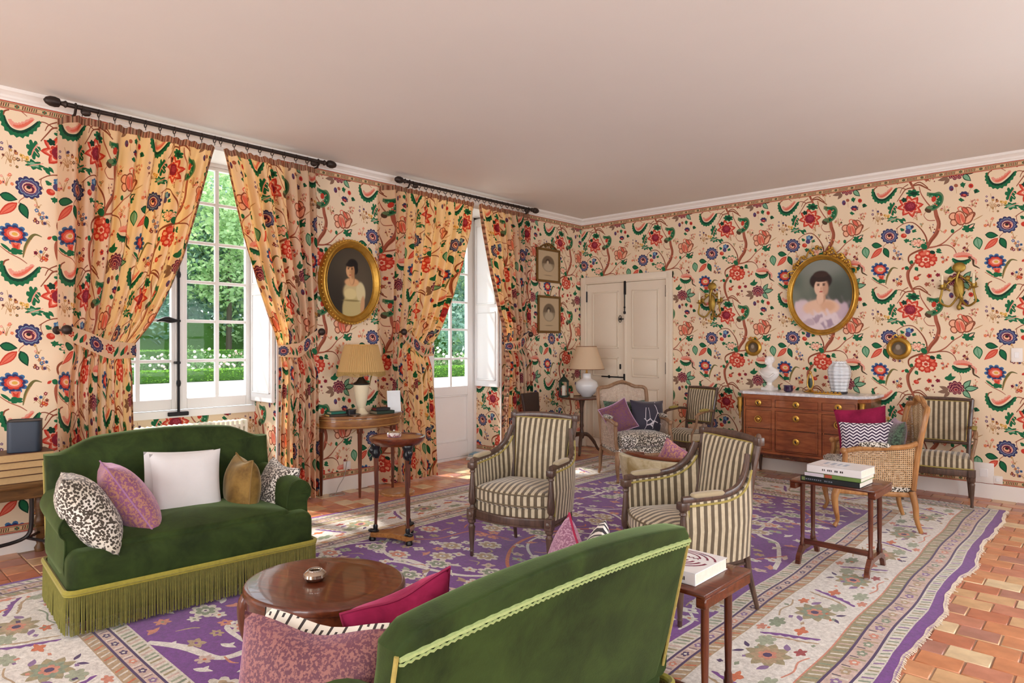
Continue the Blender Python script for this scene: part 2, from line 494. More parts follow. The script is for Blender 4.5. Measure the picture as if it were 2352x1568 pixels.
# ---------------------------------------------------------------- the tree-of-life chintz used on walls and curtains
TW, TH_ = 0.9650, 1.0330        # repeat, metres
PAL = dict(cream='#edd7b8', red='#c9402f', coral='#e0705a', pink='#e59a88', pale='#f3c9ae', maroon='#8b2637', wine='#6d2b42',
           green='#1f6a44', dark='#153f2d', grey='#66805c', mint='#7fae8c', indigo='#3a3760', violet='#5a4a72', blue='#3f6f9f', sky='#7fa6bd',
           brown='#8d4c34', rust='#a9604a', tan='#b98d5c', umber='#57402e', peach='#f0b493', gold='#dfae52', olive='#6f6a3c', black='#33272a')
def chintz():
    P = Print(PAL['cream']); g = PAL
    def Q(cx, cy):
        p = on_back(1960 + cx / 3.732, 380 + cy / 3.733); return p.x, p.z
    P.map = Q
    # thin branches
    P.S([(515, 190), (450, 205), (415, 250), (375, 310)], [12, 8, 6], g['brown'])
    P.S([(450, 205), (400, 190), (360, 200)], [8, 5], g['brown'])
    P.S([(500, 180), (560, 165), (610, 185), (665, 215)], [10, 14, 8], g['brown'])
    P.S([(565, 180), (580, 240), (625, 310), (660, 350)], [7, 10, 12], g['rust'])
    P.S([(365, 545), (430, 500), (510, 490), (580, 545), (625, 620), (632, 690)], [5, 7, 9, 13, 15], g['brown'])
    P.S([(380, 530), (375, 560), (390, 600)], [5, 4], g['brown'])
    P.S([(640, 705), (720, 690), (790, 650), (860, 580), (925, 535), (945, 500)], [15, 12, 9, 8, 6], g['rust'])
    P.S([(720, 690), (800, 682), (860, 710), (890, 770)], [10, 8, 7], g['brown'])
    P.S([(700, 470), (640, 470), (605, 430), (620, 400)], [8, 6, 5], g['rust'])
    P.S([(500, 1060), (570, 1035), (640, 1090)], [10, 8], g['brown'])
    P.S([(470, 1045), (420, 1075), (400, 1115)], [8, 5], g['brown'])
    # trunk
    P.S([(500, 1052), (474, 990), (468, 920), (498, 866), (540, 820)], [20, 26, 30, 24, 10], g['rust'])
    P.S([(500, 1052), (480, 990), (476, 920), (500, 872)], [8, 10, 9], g['brown'])
    P.S([(505, 860), (475, 820), (480, 775), (540, 738), (630, 710)], [10, 13, 14, 16, 22], g['brown'])
    P.S([(500, 1050), (512, 1075), (530, 1110)], [20, 20, 18], g['rust'])
    P.S([(630, 715), (660, 650), (712, 580), (733, 500), (712, 430), (700, 370)], [22, 32, 36, 34, 36, 30], g['rust'])
    P.S([(640, 705), (672, 645), (722, 575), (742, 500), (722, 430)], [6, 11, 12, 10, 9], g['brown'])
    # curled leaf, left
    P.C([(176, 200), (182, 250), (212, 290), (265, 292), (320, 250), (368, 190)], 26, 11, g['green'], 1)
    P.C([(182, 225), (196, 262), (222, 286), (268, 284), (318, 244), (358, 196)], 13, 4, g['dark'], 1)
    P.C([(200, 240), (216, 268), (246, 276), (290, 250), (340, 192)], -26, -7, g['pink'], 1)
    P.C([(225, 268), (252, 270), (292, 246), (335, 200)], -12, -4, g['coral'], 1)
    P.S([(205, 185), (182, 200), (176, 225)], [7, 9, 5], g['brown'])
    # big red flower
    P.F(488, 350, 118, 98, 8, .34, g['red'], 12, True)
    P.F(488, 350, 100, 82, 8, .40, g['coral'], 12, True)
    P.F(488, 350, 82, 68, 8, .36, g['pale'], 12, True)
    P.F(488, 351, 64, 52, 8, .22, g['red'], 12)
    P.E(487, 352, 50, 40, g['maroon'], -10); P.E(492, 346, 30, 22, '#a84050', -10); P.D([(470, 355), (490, 365), (508, 352), (480, 340), (500, 335)], 5, [g['maroon']])
    P.F(512, 238, 62, 34, 7, .3, g['green']); P.F(518, 240, 34, 18, 5, .3, g['dark'])
    P.F(436, 296, 26, 22, 5, .3, g['dark'])
    # indented leaves, left of flower
    P.F(335, 372, 42, 60, 7, .38, g['green'], 10); P.S([(360, 330), (335, 375), (322, 420)], [6, 8, 4], g['pink']); P.S([(350, 352), (372, 372)], [5, 3], g['pale']); P.S([(340, 376), (362, 398)], [5, 3], g['pale'])
    P.F(340, 462, 62, 32, 7, .42, g['green'], 20, True); P.F(336, 462, 34, 14, 5, .3, g['mint']); P.S([(390, 440), (345, 460), (300, 482)], [5, 5, 3], g['pink'])
    P.L(385, 470, 445, 470, 12, g['green']); P.L(400, 468, 432, 500, 12, g['green']); P.L(420, 450, 452, 482, 11, g['green'])
    # saw-edged leaf, right
    P.C([(618, 385), (690, 380), (752, 332), (768, 270), (740, 232), (690, 240), (632, 232)], -46, -16, g['grey'], 1, 6)
    P.C([(640, 378), (700, 366), (748, 320), (756, 272), (730, 246), (650, 240)], -26, -9, g['green'], 1, 6)
    P.D([(690, 300), (720, 290), (738, 310), (700, 330), (672, 350), (650, 372), (730, 268), (706, 262), (676, 262), (715, 340), (690, 358)], 7, [g['coral'], g['dark'], g['mint']])
    P.E(690, 288, 20, 26, g['red'], 20); P.E(640, 385, 30, 20, g['umber'], 20); P.E(655, 360, 26, 16, g['grey'])
    # tulip
    for x, y, rx, ry, ro in ((856, 435, 40, 34, -20), (862, 490, 34, 30, 30), (985, 392, 44, 36, 30), (1005, 432, 50, 28, -35)):
        P.E(x, y, rx, ry, g['brown'], ro); P.E(x, y, rx - 9, ry - 9, g['peach'], ro)
    P.L(955, 505, 1042, 398, 30, g['brown']); P.L(962, 494, 1030, 408, 20, g['peach'])
    P.L(925, 355, 1000, 420, 24, g['brown']); P.L(935, 364, 992, 416, 15, g['coral'])
    P.E(916, 450, 50, 66, g['brown'], -18); P.E(916, 450, 40, 56, g['peach'], -18); P.E(898, 455, 16, 46, g['coral'], -14); P.E(936, 452, 15, 44, g['coral'], -22); P.S([(905, 410), (915, 460), (925, 505)], [5, 5], g['brown'])
    P.F(985, 540, 56, 34, 6, .3, g['green'], 15); P.L(985, 540, 1045, 495, 18, g['dark']); P.L(990, 535, 1036, 502, 9, g['pale'])
    P.S([(1030, 470), (1075, 445), (1110, 425)], [5, 8, 3], g['tan'])
    P.E(850, 562, 16, 18, g['green'])
    P.S([(905, 385), (895, 365), (920, 352), (940, 365)], [8, 9, 7], g['coral'])
    # berries on the arc
    P.F(478, 532, 32, 26, 6, .25, g['blue']); P.E(480, 530, 18, 14, g['sky']); P.E(468, 566, 24, 22, g['violet']); P.E(505, 525, 14, 14, g['indigo'])
    P.E(432, 602, 26, 20, g['red']); P.E(440, 596, 12, 9, g['coral'])
    for a in ((400, 540, 440, 560), (405, 560, 440, 545), (500, 560, 545, 565), (505, 575, 540, 545), (430, 640, 490, 650), (455, 625, 455, 668), (440, 660, 480, 630)): P.L(*a, 11, g['green'])
    # indigo rosette
    P.F(310, 606, 76, 66, 12, .16, g['indigo']); P.F(310, 606, 60, 51, 12, .12, g['sky']); P.F(310, 606, 56, 47, 12, .1, g['violet'])
    P.E(312, 607, 40, 33, g['pale']); P.E(313, 608, 36, 29, g['wine']); P.E(306, 612, 22, 16, g['peach'], 20); P.E(308, 604, 13, 10, g['black']); P.S([(330, 590), (345, 605), (338, 628)], [6, 8, 5], g['pink'])
    P.S([(285, 668), (262, 690), (255, 710)], [5, 4], g['rust'])
    # three leaves
    P.L(155, 682, 250, 690, 26, g['dark']); P.L(163, 683, 240, 690, 19, g['green'])
    P.L(262, 704, 305, 792, 27, g['dark']); P.L(268, 712, 300, 782, 19, g['green'])
    P.L(248, 708, 148, 800, 24, g['red']); P.L(240, 716, 158, 792, 16, g['coral']); P.S([(235, 722), (170, 782)], [3, 3], g['red'])
    # sprays of small flowers
    rs = random.Random(3)
    def spray(cx, cy, w, h, n, cols, r=9, stem='tan'):
        for _ in range(n):
            x, y = cx + rs.uniform(-w, w), cy + rs.uniform(-h, h)
            P.S([(cx + rs.uniform(-6, 6), cy + h * .8), (lerp(cx, x, .6), lerp(cy, y, .5)), (x, y)], [3.5, 2.5], g[stem], 3)
        for _ in range(n):
            x, y = cx + rs.uniform(-w, w), cy + rs.uniform(-h, h); c = rs.choice(cols); q = r * rs.uniform(.7, 1.25)
            P.F(x, y, q, q, 5, .28, g[c], rs.uniform(0, 60), m=3); P.E(x, y, q * .38, q * .38, g[rs.choice(['gold', 'black', 'pale'])], n=6)
    spray(212, 430, 48, 72, 11, ['umber', 'rust', 'tan', 'violet', 'brown'], 10)
    spray(272, 440, 30, 26, 4, ['rust', 'gold'], 11)
    spray(188, 592, 36, 40, 6, ['coral', 'violet', 'pink'], 11)
    spray(388, 772, 48, 48, 12, ['blue', 'wine', 'rust', 'violet'], 11)
    spray(362, 690, 22, 30, 4, ['tan', 'pink'], 8)
    spray(378, 985, 46, 46, 10, ['red', 'blue', 'rust', 'maroon'], 11)
    spray(792, 385, 46, 46, 8, ['umber', 'tan', 'pink'], 10)
    spray(1028, 322, 42, 34, 9, ['coral', 'pink', 'rust'], 10)
    spray(545, 440, 38, 36, 6, ['pink', 'rust'], 9)
    spray(672, 540, 30, 36, 5, ['maroon', 'violet', 'rust'], 9)
    spray(872, 652, 40, 40, 8, ['pink', 'coral', 'rust'], 11)
    spray(965, 706, 36, 40, 7, ['maroon', 'wine', 'rust'], 11)
    spray(782, 792, 34, 40, 7, ['red', 'coral', 'blue'], 11)
    spray(975, 612, 46, 16, 6, ['coral', 'pink'], 9)
    spray(585, 510, 20, 24, 4, ['grey', 'tan'], 8)
    spray(765, 558, 34, 18, 4, ['coral', 'pink'], 10)
    spray(655, 1020, 40, 20, 5, ['rust', 'pink'], 9)
    spray(1042, 940, 20, 60, 5, ['coral', 'rust'], 8)
    # lacy leaf
    P.F(552, 664, 76, 46, 9, .34, g['green'], -18); P.F(552, 664, 62, 34, 9, .3, g['pale'], -18); P.S([(610, 690), (560, 668), (500, 650)], [9, 7, 4], g['pink'])
    for a in ((560, 668, 545, 640), (560, 668, 580, 640), (540, 664, 520, 680), (575, 675, 560, 700)): P.S([(a[0], a[1]), (a[2], a[3])], [6, 4], g['coral'])
    P.E(606, 694, 30, 24, g['green'], 30)
    # red lobed flower
    for k in range(9):
        a = 2 * PI * k / 9; x, y = 622 + 68 * math.cos(a), 802 + 52 * math.sin(a)
        P.F(x, y, 34, 28, 5, .18, g['red'], k * 40)
    for k in range(9):
        a = 2 * PI * k / 9; x, y = 622 + 66 * math.cos(a), 802 + 50 * math.sin(a)
        P.E(x, y, 17, 13, g['peach'] if k % 2 else g['coral'], n=8)
    P.E(622, 802, 44, 34, g['red']); P.F(620, 806, 34, 26, 6, .3, g['pale']); P.E(622, 806, 18, 14, g['red'])
    P.L(600, 770, 628, 722, 15, g['coral']); P.E(678, 744, 24, 16, g['dark'], 10)
    for a in ((705, 735, 765, 750), (715, 752, 740, 705), (730, 715, 755, 735), (712, 722, 745, 722)): P.L(*a, 10, g['green'])
    for a in ((440, 870, 480, 890), (530, 870, 555, 905), (485, 820, 515, 838)): P.L(*a, 17, g['green'])
    P.L(412, 892, 440, 872, 9, g['red'])
    # single pale leaf
    P.L(1058, 610, 1082, 722, 42, g['green'], 7); P.L(1060, 622, 1080, 710, 32, g['mint'], 7); P.S([(1062, 630), (1078, 705)], [4, 3], g['green'])
    # caterpillar leaf
    P.C([(852, 792), (890, 818), (950, 822), (1005, 800)], 26, 10, g['green'], 1, 6); P.C([(862, 796), (900, 812), (950, 812), (1000, 796)], 12, 4, g['dark'], 1, 6)
    P.C([(1015, 812), (990, 786), (940, 778), (880, 784), (856, 780)], 32, 9, g['pink'], 1, 6); P.C([(1008, 806), (985, 788), (940, 784), (880, 788)], 15, 4, g['coral'], 1, 6)
    P.S([(985, 786), (1025, 800), (1030, 850), (1058, 868), (1085, 882)], [18, 24, 16, 12, 5], g['umber']); P.C([(1010, 790), (1042, 812), (1046, 848)], -14, -6, g['pink'], 1)
    # blue-petalled flower with cup
    P.F(228, 892, 80, 64, 10, .26, g['blue'], 8); P.F(228, 892, 66, 52, 10, .22, g['indigo'], 8); P.F(228, 892, 52, 40, 8, .15, g['red']); P.E(230, 892, 40, 28, g['coral']); P.E(232, 892, 28, 18, g['pale']); P.E(234, 892, 16, 10, g['gold'])
    P.poly([(212, 942), (266, 940), (258, 985), (228, 985)], g['coral']); P.poly([(222, 944), (240, 958), (256, 944), (250, 982), (232, 982)], g['red'])
    P.F(240, 992, 42, 20, 5, .3, g['green']); P.L(160, 955, 222, 1000, 9, g['green'])
    P.S([(155, 970), (205, 1005), (262, 1030), (300, 1055)], [4, 6, 6, 4], g['rust'])
    P.S([(278, 1022), (290, 960), (318, 900), (345, 876), (382, 884)], [5, 17, 20, 12, 4], g['olive']); P.S([(283, 1010), (298, 955), (320, 912)], [3, 6, 4], g['tan'])
    # buds
    P.E(540, 966, 24, 18, g['red'], 10); P.E(546, 962, 13, 9, g['coral']); P.L(545, 950, 585, 930, 9, g['brown']); P.L(520, 985, 505, 995, 6, g['tan'])
    P.F(652, 946, 24, 20, 5, .25, g['red']); P.E(652, 946, 9, 8, g['wine']); P.F(725, 938, 22, 17, 5, .3, g['maroon']); P.E(700, 905, 10, 8, g['rust']); P.F(630, 1018, 22, 18, 5, .3, g['rust']); P.F(680, 985, 14, 12, 5, .3, g['wine'])
    # purple peony with outlined leaves
    for x0, y0, x1, y1 in ((940, 985, 1010, 905), (950, 990, 1075, 968), (935, 1000, 1010, 1065)):
        P.L(x0, y0, x1, y1, 26, g['dark']); P.L(lerp(x0, x1, .08), lerp(y0, y1, .08), lerp(x0, x1, .9), lerp(y0, y1, .9), 18, g['mint'])
    for x0, y0, x1, y1 in ((820, 1010, 735, 985), (815, 1020, 722, 1035), (825, 1025, 775, 1075)): P.L(x0, y0, x1, y1, 17, '#8a6a58')
    P.F(880, 985, 76, 60, 9, .22, g['wine']); P.F(880, 988, 62, 48, 9, .2, g['pink']); P.F(880, 989, 57, 44, 9, .18, g['wine'])
    P.F(880, 996, 42, 32, 7, .2, g['pink']); P.F(880, 997, 37, 28, 7, .2, g['wine']); P.E(880, 1002, 20, 14, g['pink']); P.E(880, 1002, 15, 10, g['maroon'])
    P.S([(905, 850), (925, 900), (905, 935)], [4, 4], g['rust'])
    for a in ((780, 912, 850, 905), (815, 930, 840, 860), (800, 925, 880, 890)): P.L(*a, 18, g['green'])
    # little group above the tulip
    P.L(915, 160, 960, 170, 16, g['green']); P.L(935, 140, 945, 195, 13, g['green']); P.L(918, 180, 965, 150, 12, g['green'])
    P.E(1008, 174, 22, 20, g['red']); P.E(1008, 174, 9, 8, g['maroon']); P.E(880, 172, 18, 15, g['rust']); P.E(840, 196, 20, 24, g['violet']); P.E(846, 205, 12, 10, g['wine'])
    P.F(952, 246, 42, 26, 7, .2, g['indigo'], 5); P.E(948, 256, 28, 14, g['maroon'], 5); P.E(952, 252, 14, 6, g['coral'])
    P.L(900, 290, 955, 300, 13, g['green']); P.L(918, 275, 930, 315, 11, g['green']); P.L(1030, 215, 1085, 222, 18, g['green']); P.L(1040, 240, 1062, 200, 11, g['dark'])
    P.S([(880, 190), (885, 240)], [3, 3], g['tan']); P.S([(1010, 195), (960, 280)], [3, 3], g['tan'])
    return P

_ch = chintz()
CH_X0, CH_Z0 = 3.745, 1.62
CH_TILE = _ch.cut(CH_X0, CH_X0 + TW, CH_Z0, CH_Z0 + TH_, (TW, TH_))
CH_TILE = (CH_TILE[0] - (CH_X0, CH_Z0), CH_TILE[1], CH_TILE[2])
CH_FINE = _ch.cut(CH_X0, CH_X0 + TW, CH_Z0, CH_Z0 + TH_, (TW, TH_), gx=44, gy=14)
CH_FINE = (CH_FINE[0] - (CH_X0, CH_Z0), CH_FINE[1], CH_FINE[2])

def border_tile():
    """narrow printed braid"""
    P = Print('#d9b48c'); L = .16
    P.poly([(0, 0), (L, 0), (L, .006), (0, .006)], '#b23a2c'); P.poly([(0, .049), (L, .049), (L, .055), (0, .055)], '#b23a2c')
    P.poly([(0, .010), (L, .010), (L, .014), (0, .014)], '#6b4a34'); P.poly([(0, .041), (L, .041), (L, .045), (0, .045)], '#6b4a34')
    P.F(.03, .0275, .016, .012, 6, .3, '#2f6a48'); P.E(.03, .0275, .006, .005, '#b23a2c', n=6)
    for k in range(7): P.poly([(.058 + k * .013, .016), (.065 + k * .013, .016), (.069 + k * .013, .039), (.062 + k * .013, .039)], ['#6b4a34', '#7d3a2c', '#55603c'][k % 3])
    return P.cut(0, L, 0, .055)
BORDER = border_tile()
M_PAPER = printed('wallpaper_print', .8)
M_CURTAIN = printed('curtain_print', .8, .55, '#ffd27a', sheen=.1)
def paper(name, x0, x1, z0, z1, phase, fn, parent, mat=None):
    """wallpaper panel: x along the wall, z up; phase shifts the repeat"""
    t, c = tiled(CH_TILE, TW, TH_, CH_X0 + phase, CH_Z0, x0, x1, z0, z1)
    return print_mesh(name, t, c, fn, mat or M_PAPER, parent)
def braid(name, x0, x1, z0, fn, parent):
    t, c = tiled(BORDER, .16, .055, 0, z0, x0, x1, z0, z0 + .055)
    return print_mesh(name, t, c, fn, M_PAPER, parent)
# ================================================================ THE SETTING
M_PLASTER = plain('ceiling_paint', '#e5e1dc', .9, var=.015, scale=1.5)
M_TRIM = plain('white_trim_paint', '#f1ece6', .55, var=.015, scale=3)
M_WPAINT = plain('window_white_paint', '#f2f1f0', .45, var=.015, scale=3)
M_DOOR = plain('cream_door_paint', '#e9dcc8', .5, var=.03, scale=2.5)
M_IRON = plain('dark_iron', '#2c2b2d', .45, .7, var=.1, scale=20)
M_WALLP = plain('plain_wall_paint', '#e6d2b8', .85, var=.03, scale=2)
M_BRASS = plain('gilt_brass', '#d0a552', .32, .9, var=.12, scale=25)
M_GILT = plain('gilded_wood', '#bf9440', .38, .75, var=.2, scale=18, bump=.3, bscale=40)
def glass_mat():
    w = NT('window_glass')
    tr = w.node('ShaderNodeBsdfTransparent'); gl = w.node('ShaderNodeBsdfGlossy'); gl.inputs['Roughness'].default_value = .02
    fr = w.node('ShaderNodeFresnel'); fr.inputs[0].default_value = 1.3
    ms = w.node('ShaderNodeMixShader'); w.link(w.math('MULTIPLY', fr.outputs[0], .6), ms.inputs[0])
    w.link(tr.outputs[0], ms.inputs[1]); w.link(gl.outputs[0], ms.inputs[2]); w.link(ms.outputs[0], w.out.inputs[0])
    return w.m
M_GLASS = glass_mat()
XR, YF, ZC, ZP = 7.3, -10.5, 3.20, 3.12

# ---- floor: mortar bed and terracotta tiles
def tile_mat():
    w = NT('terracotta_tile')
    oi = w.node('ShaderNodeObjectInfo'); ge = w.node('ShaderNodeNewGeometry')
    f = w.math('FRACT', w.math('ADD', w.math('MULTIPLY', oi.outputs['Random'], 7.31), w.math('MULTIPLY', ge.outputs['Random Per Island'], 5.17)))
    c = w.ramp(f, [(0, '#dd9468'), (.2, '#cd7f60'), (.36, '#e0a074'), (.52, '#d28c72'), (.66, '#e4b98a'), (.78, '#bd8474'), (.88, '#efd6ac')], True)
    n = w.noise(w.coord('Object'), 9, 4, .6)
    o = w.node('ShaderNodeMix', data_type='RGBA', blend_type='MULTIPLY'); o.inputs[0].default_value = .55
    w.link(c, o.inputs[6]); w.link(w.ramp(n, [(.3, '#b8aca4'), (.7, '#ffffff')]), o.inputs[7])
    w.link(o.outputs[2], w.b.inputs['Base Color'])
    w.pr(None, .34, 0, .5, 0, .12)
    w.bump(w.noise(w.coord('Object'), 40, 3), .12, .004)
    return w.m
M_TILE = tile_mat()
M_MORTAR = plain('floor_mortar', '#a58672', .9, var=.08, scale=30)
floor = structure(MB().box(-.65, XR, YF, .0, -.12, -.006).build('floor', M_MORTAR, smooth=False))
RUG = (.66, 4.93, -7.26, -.50)
_tm = MB().rbox(-.087, .087, -.0735, .0735, -.012, .0, .004, 1)
_tile_me = None
_cands = []
for j in range(-1, 72):
    for i in range(-2, 43):
        x = -.37 + i * .18 + (.09 if j % 2 else 0); y = -.07 - j * .152
        if x < -.54 or x > XR - .08 or y < YF + .08 or y > -.07: continue
        if x < .0 and not (-3.2 < y < -1.65): continue
        if -.1 < x < .085 and not (-3.12 < y < -1.74): x = x + .0
        if RUG[0] + .14 < x < RUG[1] - .14 and RUG[2] + .14 < y < RUG[3] - .14: continue
        d = Vector((x, y, 0)) - CAM; f = d.dot(_fw)
        vis = f > .3
        if vis:
            px = CX + F_PX * d.dot(_rt) / f; py = CY + F_PX * EYE / f
            vis = -60 < px < 2412 and py < 1640
        _cands.append((0 if vis else 1, f if vis else d.length, x, y))
_cands.sort()
_rt_ = random.Random(5)
_rest = MB()
for k, (nv, f, x, y) in enumerate(_cands):
    if k < 300 and not nv:
        if _tile_me is None:
            o = _tm.build('tile', M_TILE, floor); _tile_me = o.data
        else:
            o = obj('tile', _tile_me, floor)
        o.location = (x, y, _rt_.uniform(-.0016, .0008)); o.rotation_euler = (0, 0, _rt_.uniform(-.008, .008) + (PI if _rt_.random() < .5 else 0))
    else:
        _rest.M = Matrix.Translation((x, y, _rt_.uniform(-.0016, .0008)))
        _rest.rbox(-.087, .087, -.0735, .0735, -.012, 0, .004, 1)
if _rest.v:
    o = _rest.build('distant_tiles', M_TILE, floor); o['kind'] = 'stuff'

ceiling = structure(MB().box(-.65, XR + .2, YF - .2, .2, ZC, ZC + .15).build('ceiling', M_PLASTER, smooth=False))

# ---- walls
W1 = (-5.97, -4.60, .82, 3.09)     # window opening y0 y1 z0 z1
D1 = (-3.20, -1.65, .0, 3.05)      # garden door opening
m = MB()
m.box(-.65, 0, YF - .2, W1[0], -.1, ZC).box(-.65, 0, W1[1], D1[0], -.1, ZC).box(-.65, 0, D1[1], .2, -.1, ZC)
m.box(-.65, 0, W1[0], W1[1], W1[3], ZC).box(-.65, 0, D1[0], D1[1], D1[3], ZC).box(-.65, -.46, W1[0], W1[1], -.1, W1[2])
wall_left = structure(m.build('wall_left', M_WPAINT, smooth=False))
LPH = -10.364
def on_x(x): return lambda p: np.stack([np.full(len(p), x), p[:, 0], p[:, 1]], 1)
def on_y(y): return lambda p: np.stack([p[:, 0], np.full(len(p), y), p[:, 1]], 1)
paper('wallpaper', -8.2, W1[0], .19, ZP - .055, LPH, on_x(.001), wall_left)
paper('wallpaper', W1[1], D1[0], .19, ZP - .055, LPH, on_x(.001), wall_left)
paper('wallpaper', D1[1], 0, .19, ZP - .055, LPH, on_x(.001), wall_left)
paper('wallpaper', W1[0], W1[1], 0, W1[2] - .02, LPH, on_x(-.459), wall_left)
paper('wallpaper', -.45, 0, 0, 1.2, 4.1, on_y(W1[1] - .001), wall_left)
paper('wallpaper', -.45, 0, .13, 1.2, 4.45, on_y(D1[1] - .001), wall_left)
for a, b in ((-8.2, W1[0]), (W1[1], D1[0]), (D1[1], 0)):
    braid('wallpaper_border', a, b, ZP - .055, on_x(.0012), wall_left)
    braid('wallpaper_border', a, b, .135, on_x(.0012), wall_left)
braid('wallpaper_border', -.45, 0, .10, on_y(D1[1] - .0015), wall_left)
MB().box(-.012, .006, D1[1] - .012, D1[1] + .006, .1, D1[3]).build('corner_bead', M_WPAINT, wall_left, False)
MB().box(-.012, .006, W1[1] - .012, W1[1] + .006, .0, W1[3]).build('corner_bead', M_WPAINT, wall_left, False)

wall_back = structure(MB().box(-.65, XR + .2, 0, .2, -.1, ZC).build('wall_back', M_WPAINT, smooth=False))
paper('wallpaper', 0, 6.2, .19, ZP - .055, 0, on_y(-.001), wall_back)
braid('wallpaper_border', 0, 6.2, ZP - .055, on_y(-.0012), wall_back)
braid('wallpaper_border', 1.45, 6.2, .135, on_y(-.0012), wall_back)
m = MB()
ys = [YF - .2] + [v for c in (-8.6, -5.6, -2.6) for v in (c - .8, c + .8)] + [.2]
for a, b in zip(ys[0::2], ys[1::2]): m.box(XR, XR + .2, a, b, -.1, ZC)
for c in (-8.6, -5.6, -2.6): m.box(XR, XR + .2, c - .8, c + .8, 2.9, ZC).box(XR, XR + .2, c - .8, c + .8, -.1, .2)
wall_right = structure(m.build('wall_right', M_WALLP, smooth=False))
m = MB()
xs = [-.65] + [v for c in (1.7, 4.6) for v in (c - .8, c + .8)] + [XR + .2]
for a, b in zip(xs[0::2], xs[1::2]): m.box(a, b, YF - .2, YF, -.1, ZC)
for c in (1.7, 4.6): m.box(c - .8, c + .8, YF - .2, YF, 2.9, ZC).box(c - .8, c + .8, YF - .2, YF, -.1, .2)
wall_front = structure(m.build('wall_front', M_WALLP, smooth=False))
# plain casements of the openings behind the camera
wn = 3
for c in (-8.6, -5.6, -2.6):
    m = MB()
    for a, b in ((c - .8, c - .74), (c - .03, c + .03), (c + .74, c + .8)): m.box(XR + .03, XR + .08, a, b, .2, 2.9)
    for z in (.2, .87, 1.54, 2.2, 2.84): m.box(XR + .03, XR + .08, c - .8, c + .8, z, z + .05)
    structure(m.build('window_%d' % wn, M_WPAINT, smooth=False)); wn += 1
for c in (1.7, 4.6):  # rear openings are unseen, added to let more light into the room
    m = MB()
    for a, b in ((c - .8, c - .74), (c - .03, c + .03), (c + .74, c + .8)): m.box(a, b, YF - .06, YF - .01, .2, 2.9)
    for z in (.2, .87, 1.54, 2.2, 2.84): m.box(c - .8, c + .8, YF - .06, YF - .01, z, z + .05)
    structure(m.build('window_%d' % wn, M_WPAINT, smooth=False)); wn += 1

# ---- cornice and baseboards
prof = [(0, ZP), (.012, ZP), (.012, ZP + .012), (.024, ZP + .02), (.026, ZP + .034), (.045, ZP + .05), (.06, ZP + .056), (.062, ZC), (0, ZC)]
def moulding(name, pts):
    """pts: list of (corner, inward direction)"""
    m = MB(); n = len(prof)
    vs = [(c[0] + d[0] * a, c[1] + d[1] * a, z) for c, d in pts for a, z in prof]
    fs = [(i * n + k, i * n + (k + 1) % n, (i + 1) * n + (k + 1) % n, (i + 1) * n + k) for i in range(len(pts) - 1) for k in range(n)]
    return structure(m.add(vs, fs).build(name, M_TRIM, angle=25))
moulding('trim_1', [((0, YF), (1, 1)), ((0, 0), (1, -1))])
moulding('trim_2', [((0, 0), (1, -1)), ((XR, 0), (-1, -1))])
moulding('trim_3', [((XR, 0), (-1, -1)), ((XR, YF), (-1, 1)), ((0, YF), (1, 1))])
m = MB()
for a, b in ((YF, W1[0]), (W1[1], D1[0]), (D1[1], 0)): m.rbox(0, .018, a, b, -.01, .135, .004, 1)
structure(m.build('baseboard_left', M_TRIM))
structure(MB().rbox(-.44, .0, D1[1] - .016, D1[1], -.01, .1, .004, 1).build('baseboard_reveal', M_TRIM))
structure(MB().rbox(1.45, XR, -.018, 0, -.01, .135, .004, 1).build('baseboard_back', M_TRIM))

# ---- window_1: two leaves of twelve panes, espagnolette bolt
XW = -.45
def bars_grid(m, x0, x1, ys, zs, bw, ya, yb, za, zb):
    for y in ys: m.box(x0, x1, y - bw / 2, y + bw / 2, za, zb)
    for z in zs: m.box(x0, x1, ya, yb, z - bw / 2, z + bw / 2)
win = bpy.data.objects.new('window_1', None); COL.objects.link(win); structure(win)
m = MB()
m.box(-.53, XW + .015, W1[0], W1[0] + .03, W1[2], W1[3]).box(-.53, XW + .015, W1[1] - .012, W1[1], W1[2], W1[3])
m.box(-.53, XW + .015, W1[0], W1[1], W1[3] - .03, W1[3]).box(-.56, XW + .02, W1[0], W1[1], W1[2] - .02, .862)
m.build('window_frame', M_WPAINT, win, False)
ZB = [2.717, 2.354, 1.999, 1.648, 1.293]
def leaf(y0, y1, g0, g1, parent):
    m = MB()
    m.rbox(-.50, XW, y0, g0, .868, 3.06, .005, 1).rbox(-.50, XW, g1, y1, .868, 3.06, .005, 1)
    m.rbox(-.50, XW, g0, g1, .868, .962, .005, 1).rbox(-.50, XW, g0, g1, 3.028, 3.06, .005, 1)
    s = m.build('sash', M_WPAINT, parent)
    c = (g0 + g1) / 2
    for z in ZB: MB().rbox(-.49, XW - .008, g0, g1, z - .014, z + .014, .004, 1).build('glazing_bar', M_WPAINT, s)
    MB().rbox(-.49, XW - .006, c - .018, c + .018, .96, 3.03, .004, 1).build('glazing_bar', M_WPAINT, s)
    zz = [3.028] + ZB + [.962]
    for a, b in zip(zz[:-1], zz[1:]):
        for p, q in ((g0, c), (c, g1)): MB().add([(-.472, p, b), (-.472, q, b), (-.472, q, a), (-.472, p, a)], [(0, 1, 2, 3)]).build('pane', M_GLASS, s, False, fix=False)
    return s
leaf(-5.285, -4.614, -5.219, -4.684, win)
leaf(-5.955, -5.285, -5.885, -5.351, win)
MB().rbox(XW - .01, XW + .018, -5.32, -5.262, .868, 3.06, .008, 2).build('meeting_stile', M_WPAINT, win)
b = MB().tube([(XW + .036, -5.305, .845), (XW + .036, -5.305, 3.0)], .011, 10)
